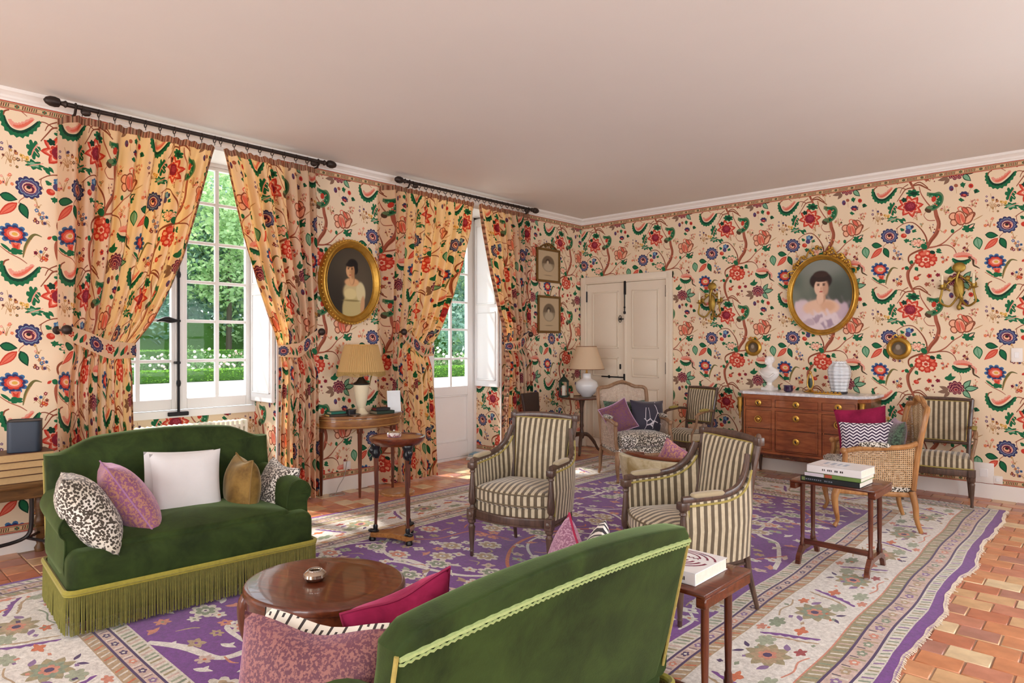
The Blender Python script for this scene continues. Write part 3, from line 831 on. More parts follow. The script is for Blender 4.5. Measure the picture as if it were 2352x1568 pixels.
b.lathe([(.011, -.03), (.017, -.02), (.02, 0), (.017, .02), (.011, .03)], 10, (XW + .036, -5.305, 1.10)).lathe([(.011, -.03), (.017, -.02), (.02, 0), (.017, .02), (.011, .03)], 10, (XW + .036, -5.305, 2.05))
bolt = b.build('espagnolette_bolt', M_IRON, win)
hd = smooth_path([(XW + .05, -5.30, 1.645), (XW + .055, -5.37, 1.648), (XW + .06, -5.43, 1.655), (XW + .055, -5.49, 1.64)], 6)
MB().tube(hd, [.008 + .02 * math.sin(PI * min(1, i / (len(hd) - 1) * 1.0)) ** 2 for i in range(len(hd))], 10).build('handle', M_IRON, bolt)
for z in (1.28, 1.645, 2.3): MB().rbox(XW, XW + .05, -5.335, -5.29, z - .011, z + .011, .004, 1).build('keeper', M_IRON, bolt)
MB().rbox(XW, XW + .045, -5.39, -5.22, .815, .85, .005, 1).build('floor_plate', M_IRON, win)

# ---- inner shutters on the reveals
def shutter(name, y, z0, z1, splits, n):
    s = bpy.data.objects.new(name, None); COL.objects.link(s); structure(s)
    MB().rbox(-.435, -.02, y - .045, y - .012, z0, z1, .005, 1).build('shutter_board', M_WPAINT, s)
    for a, b in splits:
        m = MB().rbox(-.385, -.075, y - .051, y - .04, a, b, .006, 1); m.build('panel', M_WPAINT, s)
        m = MB()
        for q in ((-.40, -.388, a - .015, b + .015), (-.072, -.06, a - .015, b + .015)): m.rbox(q[0], q[1], y - .055, y - .04, q[2], q[3], .003, 1)
        for q in (a - .015, b + .003): m.rbox(-.40, -.06, y - .055, y - .04, q, q + .012, .003, 1)
        m.build('panel_moulding', M_WPAINT, s)
shutter('shutter_1', W1[1], .905, 3.03, ((1.0, 1.9), (2.02, 2.93)), 1)
shutter('shutter_2', D1[1], .905, 3.03, ((1.0, 1.83), (1.95, 2.93)), 2)

# ---- door_1: glazed garden door, two leaves with a solid panel below
gd = bpy.data.objects.new('door_1', None); COL.objects.link(gd); structure(gd)
m = MB().box(-.55, XW + .01, D1[0], D1[0] + .04, 0, D1[3]).box(-.55, XW + .01, D1[1] - .05, D1[1], 0, D1[3]).box(-.55, XW + .01, D1[0], D1[1], D1[3] - .04, D1[3])
m.build('door_frame', M_WPAINT, gd, False)
def dleaf(y0, y1, parent):
    m = MB(); g0, g1 = y0 + .095, y1 - .095
    m.rbox(-.51, XW, y0, g0, .03, 3.0, .005, 1).rbox(-.51, XW, g1, y1, .03, 3.0, .005, 1)
    m.rbox(-.51, XW, g0, g1, .03, .224, .005, 1).rbox(-.51, XW, g0, g1, .80, .914, .005, 1).rbox(-.51, XW, g0, g1, 2.93, 3.0, .005, 1)
    s = m.build('leaf', M_WPAINT, parent)
    MB().rbox(-.50, XW - .018, g0, g1, .224, .80, .004, 1).build('panel', M_WPAINT, s)
    m = MB()
    for a, b in ((g0, g0 + .014), (g1 - .014, g1)): m.rbox(XW - .02, XW + .004, a, b, .224, .80, .004, 1)
    for a in (.224, .786): m.rbox(XW - .02, XW + .004, g0, g1, a, a + .014, .004, 1)
    m.build('panel_moulding', M_WPAINT, s)
    c = (g0 + g1) / 2; zs = [2.68, 2.32, 1.964, 1.62, 1.258]
    for z in zs: MB().rbox(-.495, XW - .008, g0, g1, z - .013, z + .013, .004, 1).build('glazing_bar', M_WPAINT, s)
    MB().rbox(-.495, XW - .006, c - .016, c + .016, .914, 2.93, .004, 1).build('glazing_bar', M_WPAINT, s)
    zz = [2.93] + zs + [.914]
    for a, b in zip(zz[:-1], zz[1:]):
        for p, q in ((g0, c), (c, g1)): MB().add([(-.478, p, b), (-.478, q, b), (-.478, q, a), (-.478, p, a)], [(0, 1, 2, 3)]).build('pane', M_GLASS, s, False, fix=False)
dleaf(-2.445, -1.703, gd)
dleaf(-3.155, -2.449, gd)
MB().rbox(-.62, -.44, D1[0], D1[1], -.02, .028, .006, 1).build('threshold', M_WPAINT, gd)

# ---- door_2: cream double door in the back wall
d2 = bpy.data.objects.new('door_2', None); COL.objects.link(d2); structure(d2)
m = MB().rbox(.012, .112, -.045, .0, 0, 2.372, .008, 2).rbox(1.374, 1.455, -.045, 0, 0, 2.372, .008, 2).rbox(.012, 1.455, -.0448, 0, 2.278, 2.374, .008, 2)
m.rbox(.095, .115, -.055, 0, 0, 2.29, .005, 1).rbox(1.371, 1.391, -.055, 0, 0, 2.29, .005, 1).rbox(.095, 1.391, -.0548, 0, 2.272, 2.292, .005, 1)
m.build('casing', M_DOOR, d2)
for x0, x1 in ((.117, .752), (.756, 1.369)):
    lf = MB().rbox(x0, x1, -.03, -.001, .01, 2.27, .004, 1).build('leaf', M_DOOR, d2)
    for a, b in ((.14, .86), (1.0, 1.26), (1.38, 2.16)):
        p0, p1 = x0 + .105, x1 - .105
        MB().rbox(p0 + .03, p1 - .03, -.040, -.028, a + .03, b - .03, .008, 2).build('panel', M_DOOR, lf)
        m = MB()
        for q in ((p0, p0 + .018, a, b), (p1 - .018, p1, a, b), (p0, p1, a, a + .018), (p0, p1, b - .018, b)): m.rbox(q[0], q[1], -.043, -.028, q[2], q[3], .006, 2)
        m.build('panel_moulding', M_DOOR, lf)
MB().rbox(.735, .775, -.044, -.03, .01, 2.27, .006, 2).build('meeting_strip', M_DOOR, d2)
for x, z in ((.117, 2.1), (1.369, 2.12), (1.369, 1.13), (.117, 1.1), (1.369, .25)): MB().tube([(x, -.036, z - .075), (x, -.036, z + .075)], .012, 8).build('hinge', M_IRON, d2)
vb = MB().rbox(.742, .778, -.06, -.044, 2.1, 2.285, .006, 1).tube([(.757, -.056, 2.12), (.757, -.056, 1.86)], .008, 8).lathe([(.008, -.02), (.018, -.012), (.018, .012), (.008, .02)], 8, (.757, -.056, 1.86)).lathe([(.008, -.012), (.015, 0), (.008, .012)], 8, (.757, -.056, 1.93))
vb.build('door_bolt', M_IRON, d2)
kn = MB().rbox(.66, .735, -.048, -.03, 1.77, 1.783, .003, 1).sphere((.697, -.065, 1.776), .017).tube([(.697 + .022 * math.cos(a), -.07, 1.776 + .045 * math.sin(a)) for a in np.linspace(0, 2 * PI, 17)[:-1]], .005, 6, True)
kn.build('door_handle', M_IRON, d2)
MB().rbox(.665, .69, -.046, -.03, 1.10, 1.17, .006, 1).build('keyhole_plate', M_IRON, d2)
MB().tube([(.38, -.046, .995), (.745, -.046, .99)], .009, 8).rbox(.735, .76, -.056, -.03, .945, 1.04, .004, 1).rbox(.49, .515, -.056, -.03, .975, 1.015, .004, 1).build('door_latch', M_IRON, d2)
# ================================================================ CURTAINS
M_ROD = plain('bronzed_iron', '#3b302b', .45, .55, var=.15, scale=15)
XC, ZR = .17, 3.135
def rod(name, y0, y1, label, ring_ys):
    t = thing(name, label, 'curtain rod', (XC, (y0 + y1) / 2, ZR))
    c = (y0 + y1) / 2
    MB().tube([(0, y0 - c, 0), (0, y1 - c, 0)], .017, 12).build('pole', M_ROD, t)
    for y, s in ((y0, -1), (y1, 1)):
        Mx = Matrix.Rotation(R(-90 * s), 3, 'X')
        MB().lathe([(.017, 0), (.026, .012), (.017, .026), (.014, .04), (.03, .05), (.036, .075), (.034, .105), (.022, .13), (.004, .142)], 14, (0, y - c, 0), M=Mx).build('finial', M_ROD, t)
        MB().tube([(0, y - c - s * .05, -.02), (-.02, y - c - s * .05, -.05), (-XC + .002, y - c - s * .05, -.055)], .009, 8).tube([(0, y - c - s * .05, .02), (.02, y - c - s * .05, 0), (0, y - c - s * .05, -.022)], .008, 8).build('bracket', M_ROD, t)
        MB().lathe([(.004, 0), (.02, .012), (.026, .03), (.02, .055), (.004, .066)], 12, (.02, y - c - s * .075, -.035), M=Mx.inverted()).build('cord_knob', M_ROD, t)
    for y in ring_ys:
        MB().tube([(.027 * math.sin(a), y - c, -.012 + .027 * math.cos(a)) for a in np.linspace(0, 2 * PI, 15)[:-1]], .004, 6, True).tube([(0, y - c, -.038), (0, y - c, -.06)], .003, 5).build('ring', M_ROD, t)
    return t

def curtain(label, y_out, edge_px, top_y, sgn, Ls, tie_px, nf, bottom, s_off, seed, fl=.05, xc=.17):
    """y_out: fixed outer edge; edge_px: pixels down the inner edge to the tie; sgn: +1 if the inner edge lies towards +y"""
    t = thing('curtain', label, 'curtain', (0, y_out, 0))
    pts = [on_left(px, py, XC) for px, py in edge_px]
    zs = np.array([p.z for p in pts][::-1]); ys = np.array([p.y for p in pts][::-1])
    zt, yt = zs[0], ys[0]
    ZT = 3.075
    rs = np.random.RandomState(seed); ph = rs.uniform(0, 6.28, 4)
    def shape(p):
        u = p[:, 0] / Ls; z = p[:, 1]
        yi = np.where(z >= zt, np.interp(z, zs, ys), yt + sgn * fl * np.sin(np.clip((zt - z) / zt, 0, 1) * 1.4))
        pinch = np.exp(-((z - zt) / .12) ** 2)
        yo = y_out + sgn * .05 * pinch
        # folds lean towards the tie on the way down
        y = yo + (yi - yo) * u
        ret = np.clip(u / .07, 0, 1); ret = ret * ret * (3 - 2 * ret)
        amp = (.030 + .009 * np.sin(2.1 * z + ph[0])) * (1 - .55 * pinch) * np.clip(.35 + (ZT - z) * 3, .35, 1)
        w = np.sin(2 * PI * nf * u + ph[1] + .5 * np.sin(3 * z + ph[2]) * (1 - pinch)) + .35 * np.sin(2 * PI * nf * 2.1 * u + ph[3] + z)
        x = .035 + (xc - .035 - .04 * pinch) * ret + amp * w * ret
        zz = z.copy()
        top = np.clip((z - (ZT - .10)) / .10, 0, 1); zz = zz - .014 * top * (np.cos(2 * PI * nf * u)) ** 2
        return np.stack([x, y - y_out, zz], 1)
    tr, cc = tiled(CH_FINE, TW, TH_, s_off, CH_Z0, .0, Ls, bottom, ZT)
    if sgn < 0: tr = tr.copy(); tr[:, :, 0] = Ls - tr[:, :, 0]
    print_mesh('drape', tr, cc, shape, M_CURTAIN, t, True)
    # braid along the top and down the leading edge (subdivided with the folds)
    def strip(name, fn, n, w2):
        m = []
        col = []
        for i in range(n):
            a, b = fn(i / n), fn((i + 1) / n)
            q = [a[0], b[0], b[1], a[1]]; m += [(q[0], q[1], q[2]), (q[0], q[2], q[3])]
            k = i % 8; c = lin('#8d5a44' if k in (0, 1) else ('#c9a888' if k in (3, 6) else ('#6c5a44' if k in (4,) else '#b48a72'))); col += [c, c]
        def sh(p): c3 = shape(p); c3[:, 0] += .004; return c3
        print_mesh(name, np.array(m), np.array(col), sh, M_CURTAIN, t, True)
    strip('header_braid', lambda f: ((f * Ls, ZT - .052), (f * Ls, ZT)), 220, 0)
    strip('edge_braid', lambda f: ((Ls * .975, lerp(bottom, ZT - .052, f)), (Ls, lerp(bottom, ZT - .052, f))), 200, 0)
    # fabric tie-back looped round the folds
    kn = on_left(*tie_px, .24)
    tb = thing('curtain_tieback', label.replace('curtain', 'tieback').split(' beside')[0] + ' holding that curtain', 'tieback', (0, y_out, zt))
    def band(p):
        f = p[:, 0]; h = p[:, 1]
        y = np.interp(f, [0, .08, .5, .92, 1], [kn.y, kn.y + sgn * .02, (kn.y + yt) / 2, yt + sgn * .012, yt + sgn * .022])
        x = np.interp(f, [0, .08, .5, .9, 1], [kn.x, kn.x + .005, .245, .235, .15])
        zz = np.interp(f, [0, .25, .6, 1], [kn.z - .01, (kn.z * .6 + zt * .4), zt + .005, zt - .0])
        hh = .048 + .018 * np.sin(PI * f)
        return np.stack([x + .006 * np.cos(h * 3), y - y_out, zz - zt + h * hh], 1)
    Pz = Print(PAL['cream'])
    for k in range(6):
        fx = .08 + k * .17
        if k % 3 == 2: Pz.F(fx, 0, .095, .85, 12, .16, PAL['indigo']); Pz.F(fx, 0, .075, .66, 12, .12, PAL['sky']); Pz.F(fx, 0, .07, .6, 10, .1, PAL['violet']); Pz.E(fx, 0, .04, .34, PAL['pink']); Pz.E(fx, 0, .03, .22, PAL['wine'])
        elif k % 3 == 0: Pz.F(fx, .1, .06, .6, 8, .3, PAL['red'], 0, True); Pz.F(fx, .1, .04, .4, 8, .3, PAL['pale'], 0, True); Pz.E(fx, .1, .024, .26, PAL['maroon']); Pz.L(fx + .05, -.8, fx + .1, .5, .02, PAL['green'])
        else: Pz.L(fx - .04, -.7, fx + .03, .6, .03, PAL['green']); Pz.L(fx + .04, .7, fx, -.5, .02, PAL['coral']); Pz.E(fx + .045, -.4, .012, .18, PAL['wine'])
    V, T, C = Pz.cut(0, 1, -1, 1, gx=24)
    print_mesh('fabric_band', V[T], C, band, M_CURTAIN, tb, True)
    # iron hold-back hook
    hb = thing('curtain_holdback', label.split(' beside')[0].replace('curtain', 'holdback hook') + ', iron with round knob', 'holdback', (0, kn.y, kn.z))
    MB().tube([(0, 0, 0), (.235, 0, 0)], .009, 8).lathe([(.03, 0), (.03, .006), (.012, .012)], 12, (.001, 0, 0), M=Matrix.Rotation(R(90), 3, 'Y')).build('arm', M_ROD, hb)
    MB().sphere((.255, 0, 0), .034, n=14, m=10).build('knob', M_ROD, hb)
    return t

y1, y2 = [on_left(155, 236, XC).y, on_left(742, 368, XC).y]
rod('curtain_rod', y1, y2, 'long dark iron curtain rod with egg finials above the left window', list(np.linspace(y1 + .09, -5.24, 10)) + list(np.linspace(-5.19, y2 - .05, 9)))
y3, y4 = [on_left(932, 417, XC).y, on_left(1220, 478, XC).y]
rod('curtain_rod', y3, y4, 'shorter-looking dark curtain rod above the garden door', list(np.linspace(y3 + .09, -2.26, 11)) + list(np.linspace(-2.21, y4 - .05, 10)))

curtain('floral chintz curtain, left one at the window beside the green sofa', -6.30,
        [(497, 325), (480, 400), (455, 490), (425, 590), (395, 660), (355, 735), (318, 785), (304, 805)], 0, 1, 1.80, (152, 757), 8, .03, .02, 1, .02)
curtain('floral chintz curtain, right one at the window beside the oval portrait', on_left(737, 400, XC).y,
        [(513, 338), (535, 430), (560, 540), (590, 650), (618, 735), (640, 790), (648, 806)], 0, -1, 1.55, (737, 762), 7, .03, .35, 2, .02)
curtain('floral chintz curtain, left one at the garden door beside the half-round console', on_left(889, 460, XC).y,
        [(1090, 465), (1082, 530), (1065, 610), (1045, 680), (1020, 745), (1000, 785), (988, 805)], 0, 1, 2.0, (926, 762), 9, .02, .52, 3, .12)
curtain('floral chintz curtain, right one at the garden door beside the two small engravings', on_left(1222, 500, XC).y,
        [(1101, 475), (1112, 540), (1126, 620), (1142, 700), (1158, 765), (1166, 795)], 0, -1, 1.6, (1217, 768), 8, .02, .11, 4, .05)
# ================================================================ FURNITURE
RZ = .0115      # top of the rug pile
def rrect(x0, x1, y0, y1, r, k=5):
    o = []
    for cx, cy, a0 in ((x1 - r, y0 + r, -90), (x1 - r, y1 - r, 0), (x0 + r, y1 - r, 90), (x0 + r, y0 + r, 180)):
        for i in range(k + 1):
            a = R(a0 + 90 * i / k); o.append((cx + r * math.cos(a), cy + r * math.sin(a)))
    return o
def pad(m, pts, h0, h1, r, dome=0.0, f=None, rb=None, n=4, rings=4):
    """cushion-like solid over a star-shaped outline: rounded edges, domed top; f maps (a,b,h) to space"""
    f = f or (lambda a, b, h: (a, b, h)); rb = r if rb is None else rb
    N = len(pts); cx = sum(p[0] for p in pts) / N; cy = sum(p[1] for p in pts) / N
    dist = min(math.hypot(p[0] - cx, p[1] - cy) for p in pts)
    lay = []
    for i in range(n + 1): a = PI / 2 * i / n; lay.append((rb * (1 - math.sin(a)), h0 + rb * (1 - math.cos(a))))
    for i in range(n + 1): a = PI / 2 * i / n; lay.append((r * (1 - math.cos(a)), h1 - r + r * math.sin(a)))
    vs, fs = [], []
    def loop(ins, h):
        s = len(vs)
        for x, y in pts:
            dx, dy = x - cx, y - cy; L = math.hypot(dx, dy) or 1; q = max(0, 1 - ins / L)
            vs.append(f(cx + dx * q, cy + dy * q, h))
        return s
    idx = [loop(i, h) for i, h in lay]
    for k in range(1, rings):
        t = k / rings; s = len(vs)
        for x, y in pts:
            dx, dy = x - cx, y - cy; L = math.hypot(dx, dy) or 1; q = max(0, 1 - r / L) * (1 - t)
            vs.append(f(cx + dx * q, cy + dy * q, h1 + dome * (1 - (1 - t) ** 2)))
        idx.append(s)
    for a, b in zip(idx[:-1], idx[1:]):
        for k in range(N): fs.append((a + k, a + (k + 1) % N, b + (k + 1) % N, b + k))
    c = len(vs); vs.append(f(cx, cy, h1 + dome)); a = idx[-1]
    for k in range(N): fs.append((a + k, a + (k + 1) % N, c))
    fs.append(tuple(range(N - 1, -1, -1)))
    m.add(vs, fs); return m
def strap(m, path, sec):
    """sweep a closed cross-section given per path station: sec(i) -> list of points"""
    L = [sec(i) for i in range(path)]; n = len(L[0]); vs = [p for s in L for p in s]; fs = []
    for i in range(path - 1):
        for k in range(n): fs.append((i * n + k, i * n + (k + 1) % n, (i + 1) * n + (k + 1) % n, (i + 1) * n + k))
    fs.append(tuple(range(n - 1, -1, -1))); fs.append(tuple((path - 1) * n + k for k in range(n)))
    return m.add(vs, fs)

M_GREEN = velvet('green_velvet', '#1e2a0e', '#36481c', .75, .5, 6, '#a9c48a')
M_FRINGE = plain('olive_fringe', '#75702c', .8, var=.2, scale=40, sheen=.3)
M_BRAID = plain('gold_olive_braid', '#9a9034', .7, var=.15, scale=60, sheen=.2)
M_LACE = plain('pale_green_gimp', '#9fae72', .75, var=.15, scale=90)
M_WALNUT = wood('dark_walnut', '#46332a', '#6d5243', (40, 40, 6), .38, .3)
M_MAHOG = wood('red_mahogany', '#4e2213', '#7d3c20', (6, 60, 60), .28, .5)
M_MAHOGZ = wood('red_mahogany_upright', '#4a2114', '#7a3d22', (50, 50, 5), .3, .4)
M_HONEY = wood('honey_beech', '#a9703c', '#cf9a5f', (40, 40, 6), .4, .2)
M_BEECH = wood('greyed_beech', '#8d6a4c', '#b58f6c', (40, 40, 6), .45, .1)
DK, LT = '#574b3a', '#cdbfa2'
M_STX = stripes('stripe_fabric_lengthwise', 0, DK, LT)
M_STY = stripes('stripe_fabric_side', 1, DK, LT)
M_GIMP = plain('gold_gimp', '#a3934f', .7, var=.15, scale=60)

# ---------------------------------------------------------------- green sofas
def sofa(label, loc, rz, flat=False):
    t = thing('sofa', label, 'sofa', loc, rz, 'green velvet sofas')
    HW = .64
    # body
    m = MB(); pad(m, rrect(-HW, HW, -.36, .33, .06), .20, .405, .06, .0, rb=.02); m.build('body', M_GREEN, t)
    m = MB(); pad(m, rrect(-.52, .52, -.335, .26, .07), .37, .43, .05, .045, rb=.01, rings=6); m.build('seat', M_GREEN, t)
    # back: arched top, slightly reclined
    def T(x):
        a = abs(x)
        if flat: return .80 + .05 * (1 - (a / .64) ** 2) - .03 * smooth01((a - .60) / .04)
        return .80 + .078 * smooth01((.60 - a) / .22) + .024 * (1 - min(1, a / .42) ** 2)
    out = [(-.60, .24), (.60, .24)] + [(.635, z) for z in (.4, .55, .7)] + [(x, T(x)) for x in np.linspace(.64, -.64, 33)] + [(-.635, z) for z in (.7, .55, .4)]
    if flat: out = [(x * .968, z) for x, z in out]
    rec = lambda z: .235 + (z - .3) * .22
    m = MB(); pad(m, out, 0, .105, .045, .02, lambda a, b, h: (a, rec(b) + .105 - h, b), rb=.02, rings=5)
    back = m.build('backrest', M_GREEN, t)
    # gimp under the rolled top, on the outside
    G = (lambda x: .772 - .02 * (x / .64) ** 2) if flat else (lambda x: T(x) - .062)
    P = [(x * (.955 if flat else .985), rec(G(x) + .03) + .100, G(x)) for x in np.linspace(-.64, .64, 60)]
    g = MB().tube(P, [.006 if i % 2 else .008 for i in range(60)], 6).tube([(x * (.955 if flat else .985), rec(G(x) + .02) + .102, G(x) - .010 - .004 * (i % 2)) for i, x in enumerate(np.linspace(-.64, .64, 121))], .0035, 5)
    g.build('gimp_trim', M_LACE, back)
    for s in (-1, 1): MB().tube([(s * (.616 if flat else .636), rec(z) + .1, z) for z in np.linspace(.28, .76, 9)], .006, 6).build('edge_piping', M_GIMP, back)
    # scroll arms
    for s in (-1, 1):
        pr = smooth_path([(.50, .36, 0), (.503, .48, 0), (.525, .565, 0), (.58, .597, 0), (.64, .575, 0), (.668, .525, 0), (.660, .48, 0), (.642, .455, 0), (.640, .40, 0), (.640, .26, 0), (.56, .25, 0), (.50, .27, 0)], 3, True)
        m = MB()
        def sec(i):
            f = i / 9; y = lerp(-.10 if flat else -.25, .33, f); k = 1 - .10 * (1 - smooth01(i / 1.5)); up = .03 * f * f
            return [(s * (.58 + (p.x - .58) * k), y, .44 + (p.y - .44) * k + up * max(0, (p.y - .3) / .3)) for p in pr]
        strap(m, 10, sec); ar = m.build('arm', M_GREEN, t, angle=60)
        yf = (-.10 if flat else -.25)
        g = MB()
        g.tube([(s * (.58 + (p.x - .58) * .93), yf - .002, .44 + (p.y - .44) * .93) for p in pr], .004, 5, True)
        for q in ((.64, .53), (.65, .49), (.60, .50)): g.tube([(s * .595, yf - .005, .50), (s * q[0], yf - .004, q[1])], .0022, 4)
        g.build('pleats', M_GREEN, ar)
    # fringe header and strands
    ring = rrect(-HW - .012, HW + .012, -.375, .37, .05, 6)
    MB().tube([(x, y, .222) for x, y in ring], .012, 6, True, up=(0, 0, 1)).tube([(x * 1.003, y * 1.003, .207) for x, y in ring], .006, 5, True, up=(0, 0, 1)).build('fringe_header', M_BRAID, t)
    P = [Vector((x, y, 0)) for x, y in ring]; per = sum((P[i] - P[i - 1]).length for i in range(len(P)))
    m = MB(); rr = random.Random(4); n = 560; step = per / n; pos = []; acc = 0
    for i in range(len(P)):
        a, b = P[i - 1], P[i]; L = (b - a).length; d = acc
        while d < L: pos.append((a.lerp(b, d / L), (b - a).normalized())); d += step
        acc = d - L
    for p, tg in pos:
        nrm = Vector((tg.y, -tg.x, 0)); j = nrm * rr.uniform(-.006, .006) + tg * rr.uniform(-.003, .003); w = tg * .0031; d = nrm * .003
        z1 = rr.uniform(.010, .02)
        q = [p - w, p + d, p + w, p - d]; e = [x + j for x in q]
        m.add([(x.x, x.y, .205) for x in q] + [(x.x, x.y, z1) for x in e], [(0, 1, 5, 4), (1, 2, 6, 5), (2, 3, 7, 6), (3, 0, 4, 7), (7, 6, 5, 4)])
    fr = m.build('fringe', M_FRINGE, t, fix=False); fr['kind'] = 'stuff'
    MB().rbox(-.62, .62, -.345, .33, .06, .21, .01, 1).build('base', plain('dark_lining', '#2a2c14', .9), t)
    for sx in (-1, 1):
        for y in (-.29, .28): MB().lathe([(.018, 0), (.022, .03), (.026, .08)], 10, (sx * .55, y, 0)).build('foot', M_WALNUT, t)
    return t
sofa('green velvet fringed sofa with arched back facing into the room by the window', (1.575, -6.005, RZ), R(85.4))
sofa('green velvet sofa in the foreground, seen from its back', (4.075, -6.052, RZ), R(-92), True)

# ---------------------------------------------------------------- striped bergeres
def turned(m, x, y, prof, n=12, sq=None): m.lathe(prof, n, (x, y, 0))
def bergere(label, loc, rz):
    t = thing('bergere_chair', label, 'armchair', loc, rz, 'striped bergere armchairs')
    def outline(k=1.0, bow=.07, fr=0.0):
        o = []
        for i in range(13):
            f = i / 12; x = lerp(-.285, .285, f); o.append((x * k, -.20 * k - fr - bow * (1 - (2 * f - 1) ** 2)))
        o += [(.29 * k, -.10), (.275 * k, .05), (.24 * k, .20), (.12 * k, .225), (-.12 * k, .225), (-.24 * k, .20), (-.275 * k, .05), (-.29 * k, -.10)]
        return o
    m = MB(); pad(m, outline(1.04), .252, .318, .012, rb=.012); m.tube([(x, y, .262) for x, y in outline(1.05)], .007, 6, True).build('seat_rail', M_WALNUT, t)
    m = MB(); pad(m, outline(.98), .31, .385, .025, rb=.005); m.build('seat_base', M_STX, t)
    m = MB(); pad(m, outline(.97, .08, .012), .375, .478, .035, .03, rb=.02, n=5, rings=6); c = m.build('seat_cushion', M_STX, t)
    MB().tube([(x * .99, y * .99, .462) for x, y in outline(.97, .08, .014)], .005, 6, True).tube([(x, y, .392) for x, y in outline(.965, .08, .014)], .005, 6, True).build('piping', plain('taupe_piping', '#6b5d48', .7), c)
    for s in (-1, 1):
        MB().lathe([(.009, 0), (.013, .008), (.012, .03), (.015, .035), (.012, .045), (.022, .185), (.025, .2), (.017, .21), (.017, .222), (.027, .232), (.027, .25)], 12, (s * .29, -.225, 0)).rbox(s * .29 - .027, s * .29 + .027, -.252, -.198, .25, .325, .004, 1).lathe([(.02, 0), (.018, .006), (.006, .01)], 10, (s * .29, -.252, .287), M=Matrix.Rotation(R(90), 3, 'X')).build('leg', M_WALNUT, t)
        MB().tube([(s * .235, .30, 0), (s * .225, .25, .2), (s * .22, .235, .3)], [.012, .018, .022], 8).build('leg', M_WALNUT, t)
        MB().lathe([(.026, .32), (.017, .335), (.015, .345), (.024, .36), (.027, .40), (.022, .45), (.015, .53), (.012, .56), (.019, .565), (.019, .572), (.014, .58), (.024, .592)], 12, (s * .295, -.21, 0)).rbox(s * .295 - .026, s * .295 + .026, -.236, -.184, .592, .632, .006, 2).build('arm_post', M_WALNUT, t)
        ap = smooth_path([(s * .295, -.215, .640), (s * .305, -.12, .644), (s * .305, .02, .652), (s * .285, .13, .682), (s * .255, .20, .75), (s * .235, .235, .84)], 5)
        MB().tube(ap, .021, 8, flat=.8, up=(0, 0, 1)).build('arm_rail', M_WALNUT, t)
        n = len(ap)
        m = MB()
        def sec(i):
            p = ap[i]; top = p.z - .012; inx = p.x - s * .017; oux = p.x + s * .015
            if i == 0: inx, oux = p.x - s * .012, p.x + s * .012
            return [(inx, p.y + .02, .33), (inx - s * .012, p.y + .02, (top + .33) / 2), (inx, p.y + .02, top), (oux, p.y + .02, top), (oux + s * .008, p.y + .02, (top + .33) / 2), (oux - s * .01, p.y + .02, .30)]
        strap(m, n - 2, sec); pn = m.build('arm_panel', M_STY, t, angle=70)
        MB().tube([(p.x + s * .018, p.y + .02, p.z - .028) for p in ap[:n - 3]], .006, 6).tube([(p.x - s * .02, p.y + .02, p.z - .026) for p in ap[:n - 3]], .006, 6).tube([(s * .31, -.185, z) for z in np.linspace(.33, .615, 6)], .005, 5).build('gimp', M_GIMP, pn)
        m = MB(); pad(m, rrect(-.022, .022, -.10, .10, .02), 0, .022, .014, .006, lambda a, b, h: (s * .303 + a, -.07 + b, .652 + h + .02 * (b + .09))); m.build('arm_pad', M_GIMP if False else plain('taupe_pad', '#a89878', .7, sheen=.3), t)
        MB().tube([(s * .218, .23, .30), (s * .222, .238, .5), (s * .232, .265, .72), (s * .243, .30, .905)], [.021, .02, .019, .019], 8).rbox(s * .245 - .024, s * .245 + .024, .278, .322, .885, .93, .006, 2).lathe([(.016, 0), (.012, .014), (.004, .02)], 10, (s * .245, .30, .93)).build('back_post', M_WALNUT, t)
    MB().tube(smooth_path([(-.245, .297, .905), (-.12, .302, .916), (0, .304, .919), (.12, .302, .916), (.245, .297, .905)], 4), .023, 8, flat=.8).build('top_rail', M_WALNUT, t)
    out = [(lerp(-.195, .195, f), .44) for f in np.linspace(0, 1, 8)] + [(lerp(.195, .222, f), lerp(.44, .898, f)) for f in (.25, .5, .75)] + [(lerp(.222, -.222, f), .898) for f in np.linspace(0, 1, 8)] + [(lerp(-.222, -.195, f), lerp(.898, .44, f)) for f in (.25, .5, .75)]
    yb = lambda z: .225 + (z - .44) * .155
    m = MB(); pad(m, out, 0, .06, .02, .022, lambda a, b, h: (a, yb(b) + .035 - h, b), rb=.008, rings=5); bk = m.build('backrest', M_STX, t)
    MB().tube([(a * .985, yb(b) - .012, b) for a, b in out], .005, 5, True).build('gimp', M_GIMP, bk)
    MB().rbox(-.21, .21, .215, .245, .405, .445, .006, 1).build('lower_rail', M_WALNUT, t)
    return t
def chair_at(px_leg, lx, ly, rz):
    """origin of a chair whose leg (lx, ly) in its own frame stands on the floor at a pixel"""
    p = on_floor(*px_leg); c, s = math.cos(rz), math.sin(rz)
    return (p.x - (lx * c - ly * s), p.y - (lx * s + ly * c), RZ)
bergere('brown-and-cream striped bergere armchair facing the viewer, left of the pair', (2.64, -4.18, RZ), R(14))
bergere('brown-and-cream striped bergere armchair turned sideways, right of the pair', (3.845, -4.19, RZ), R(-28))

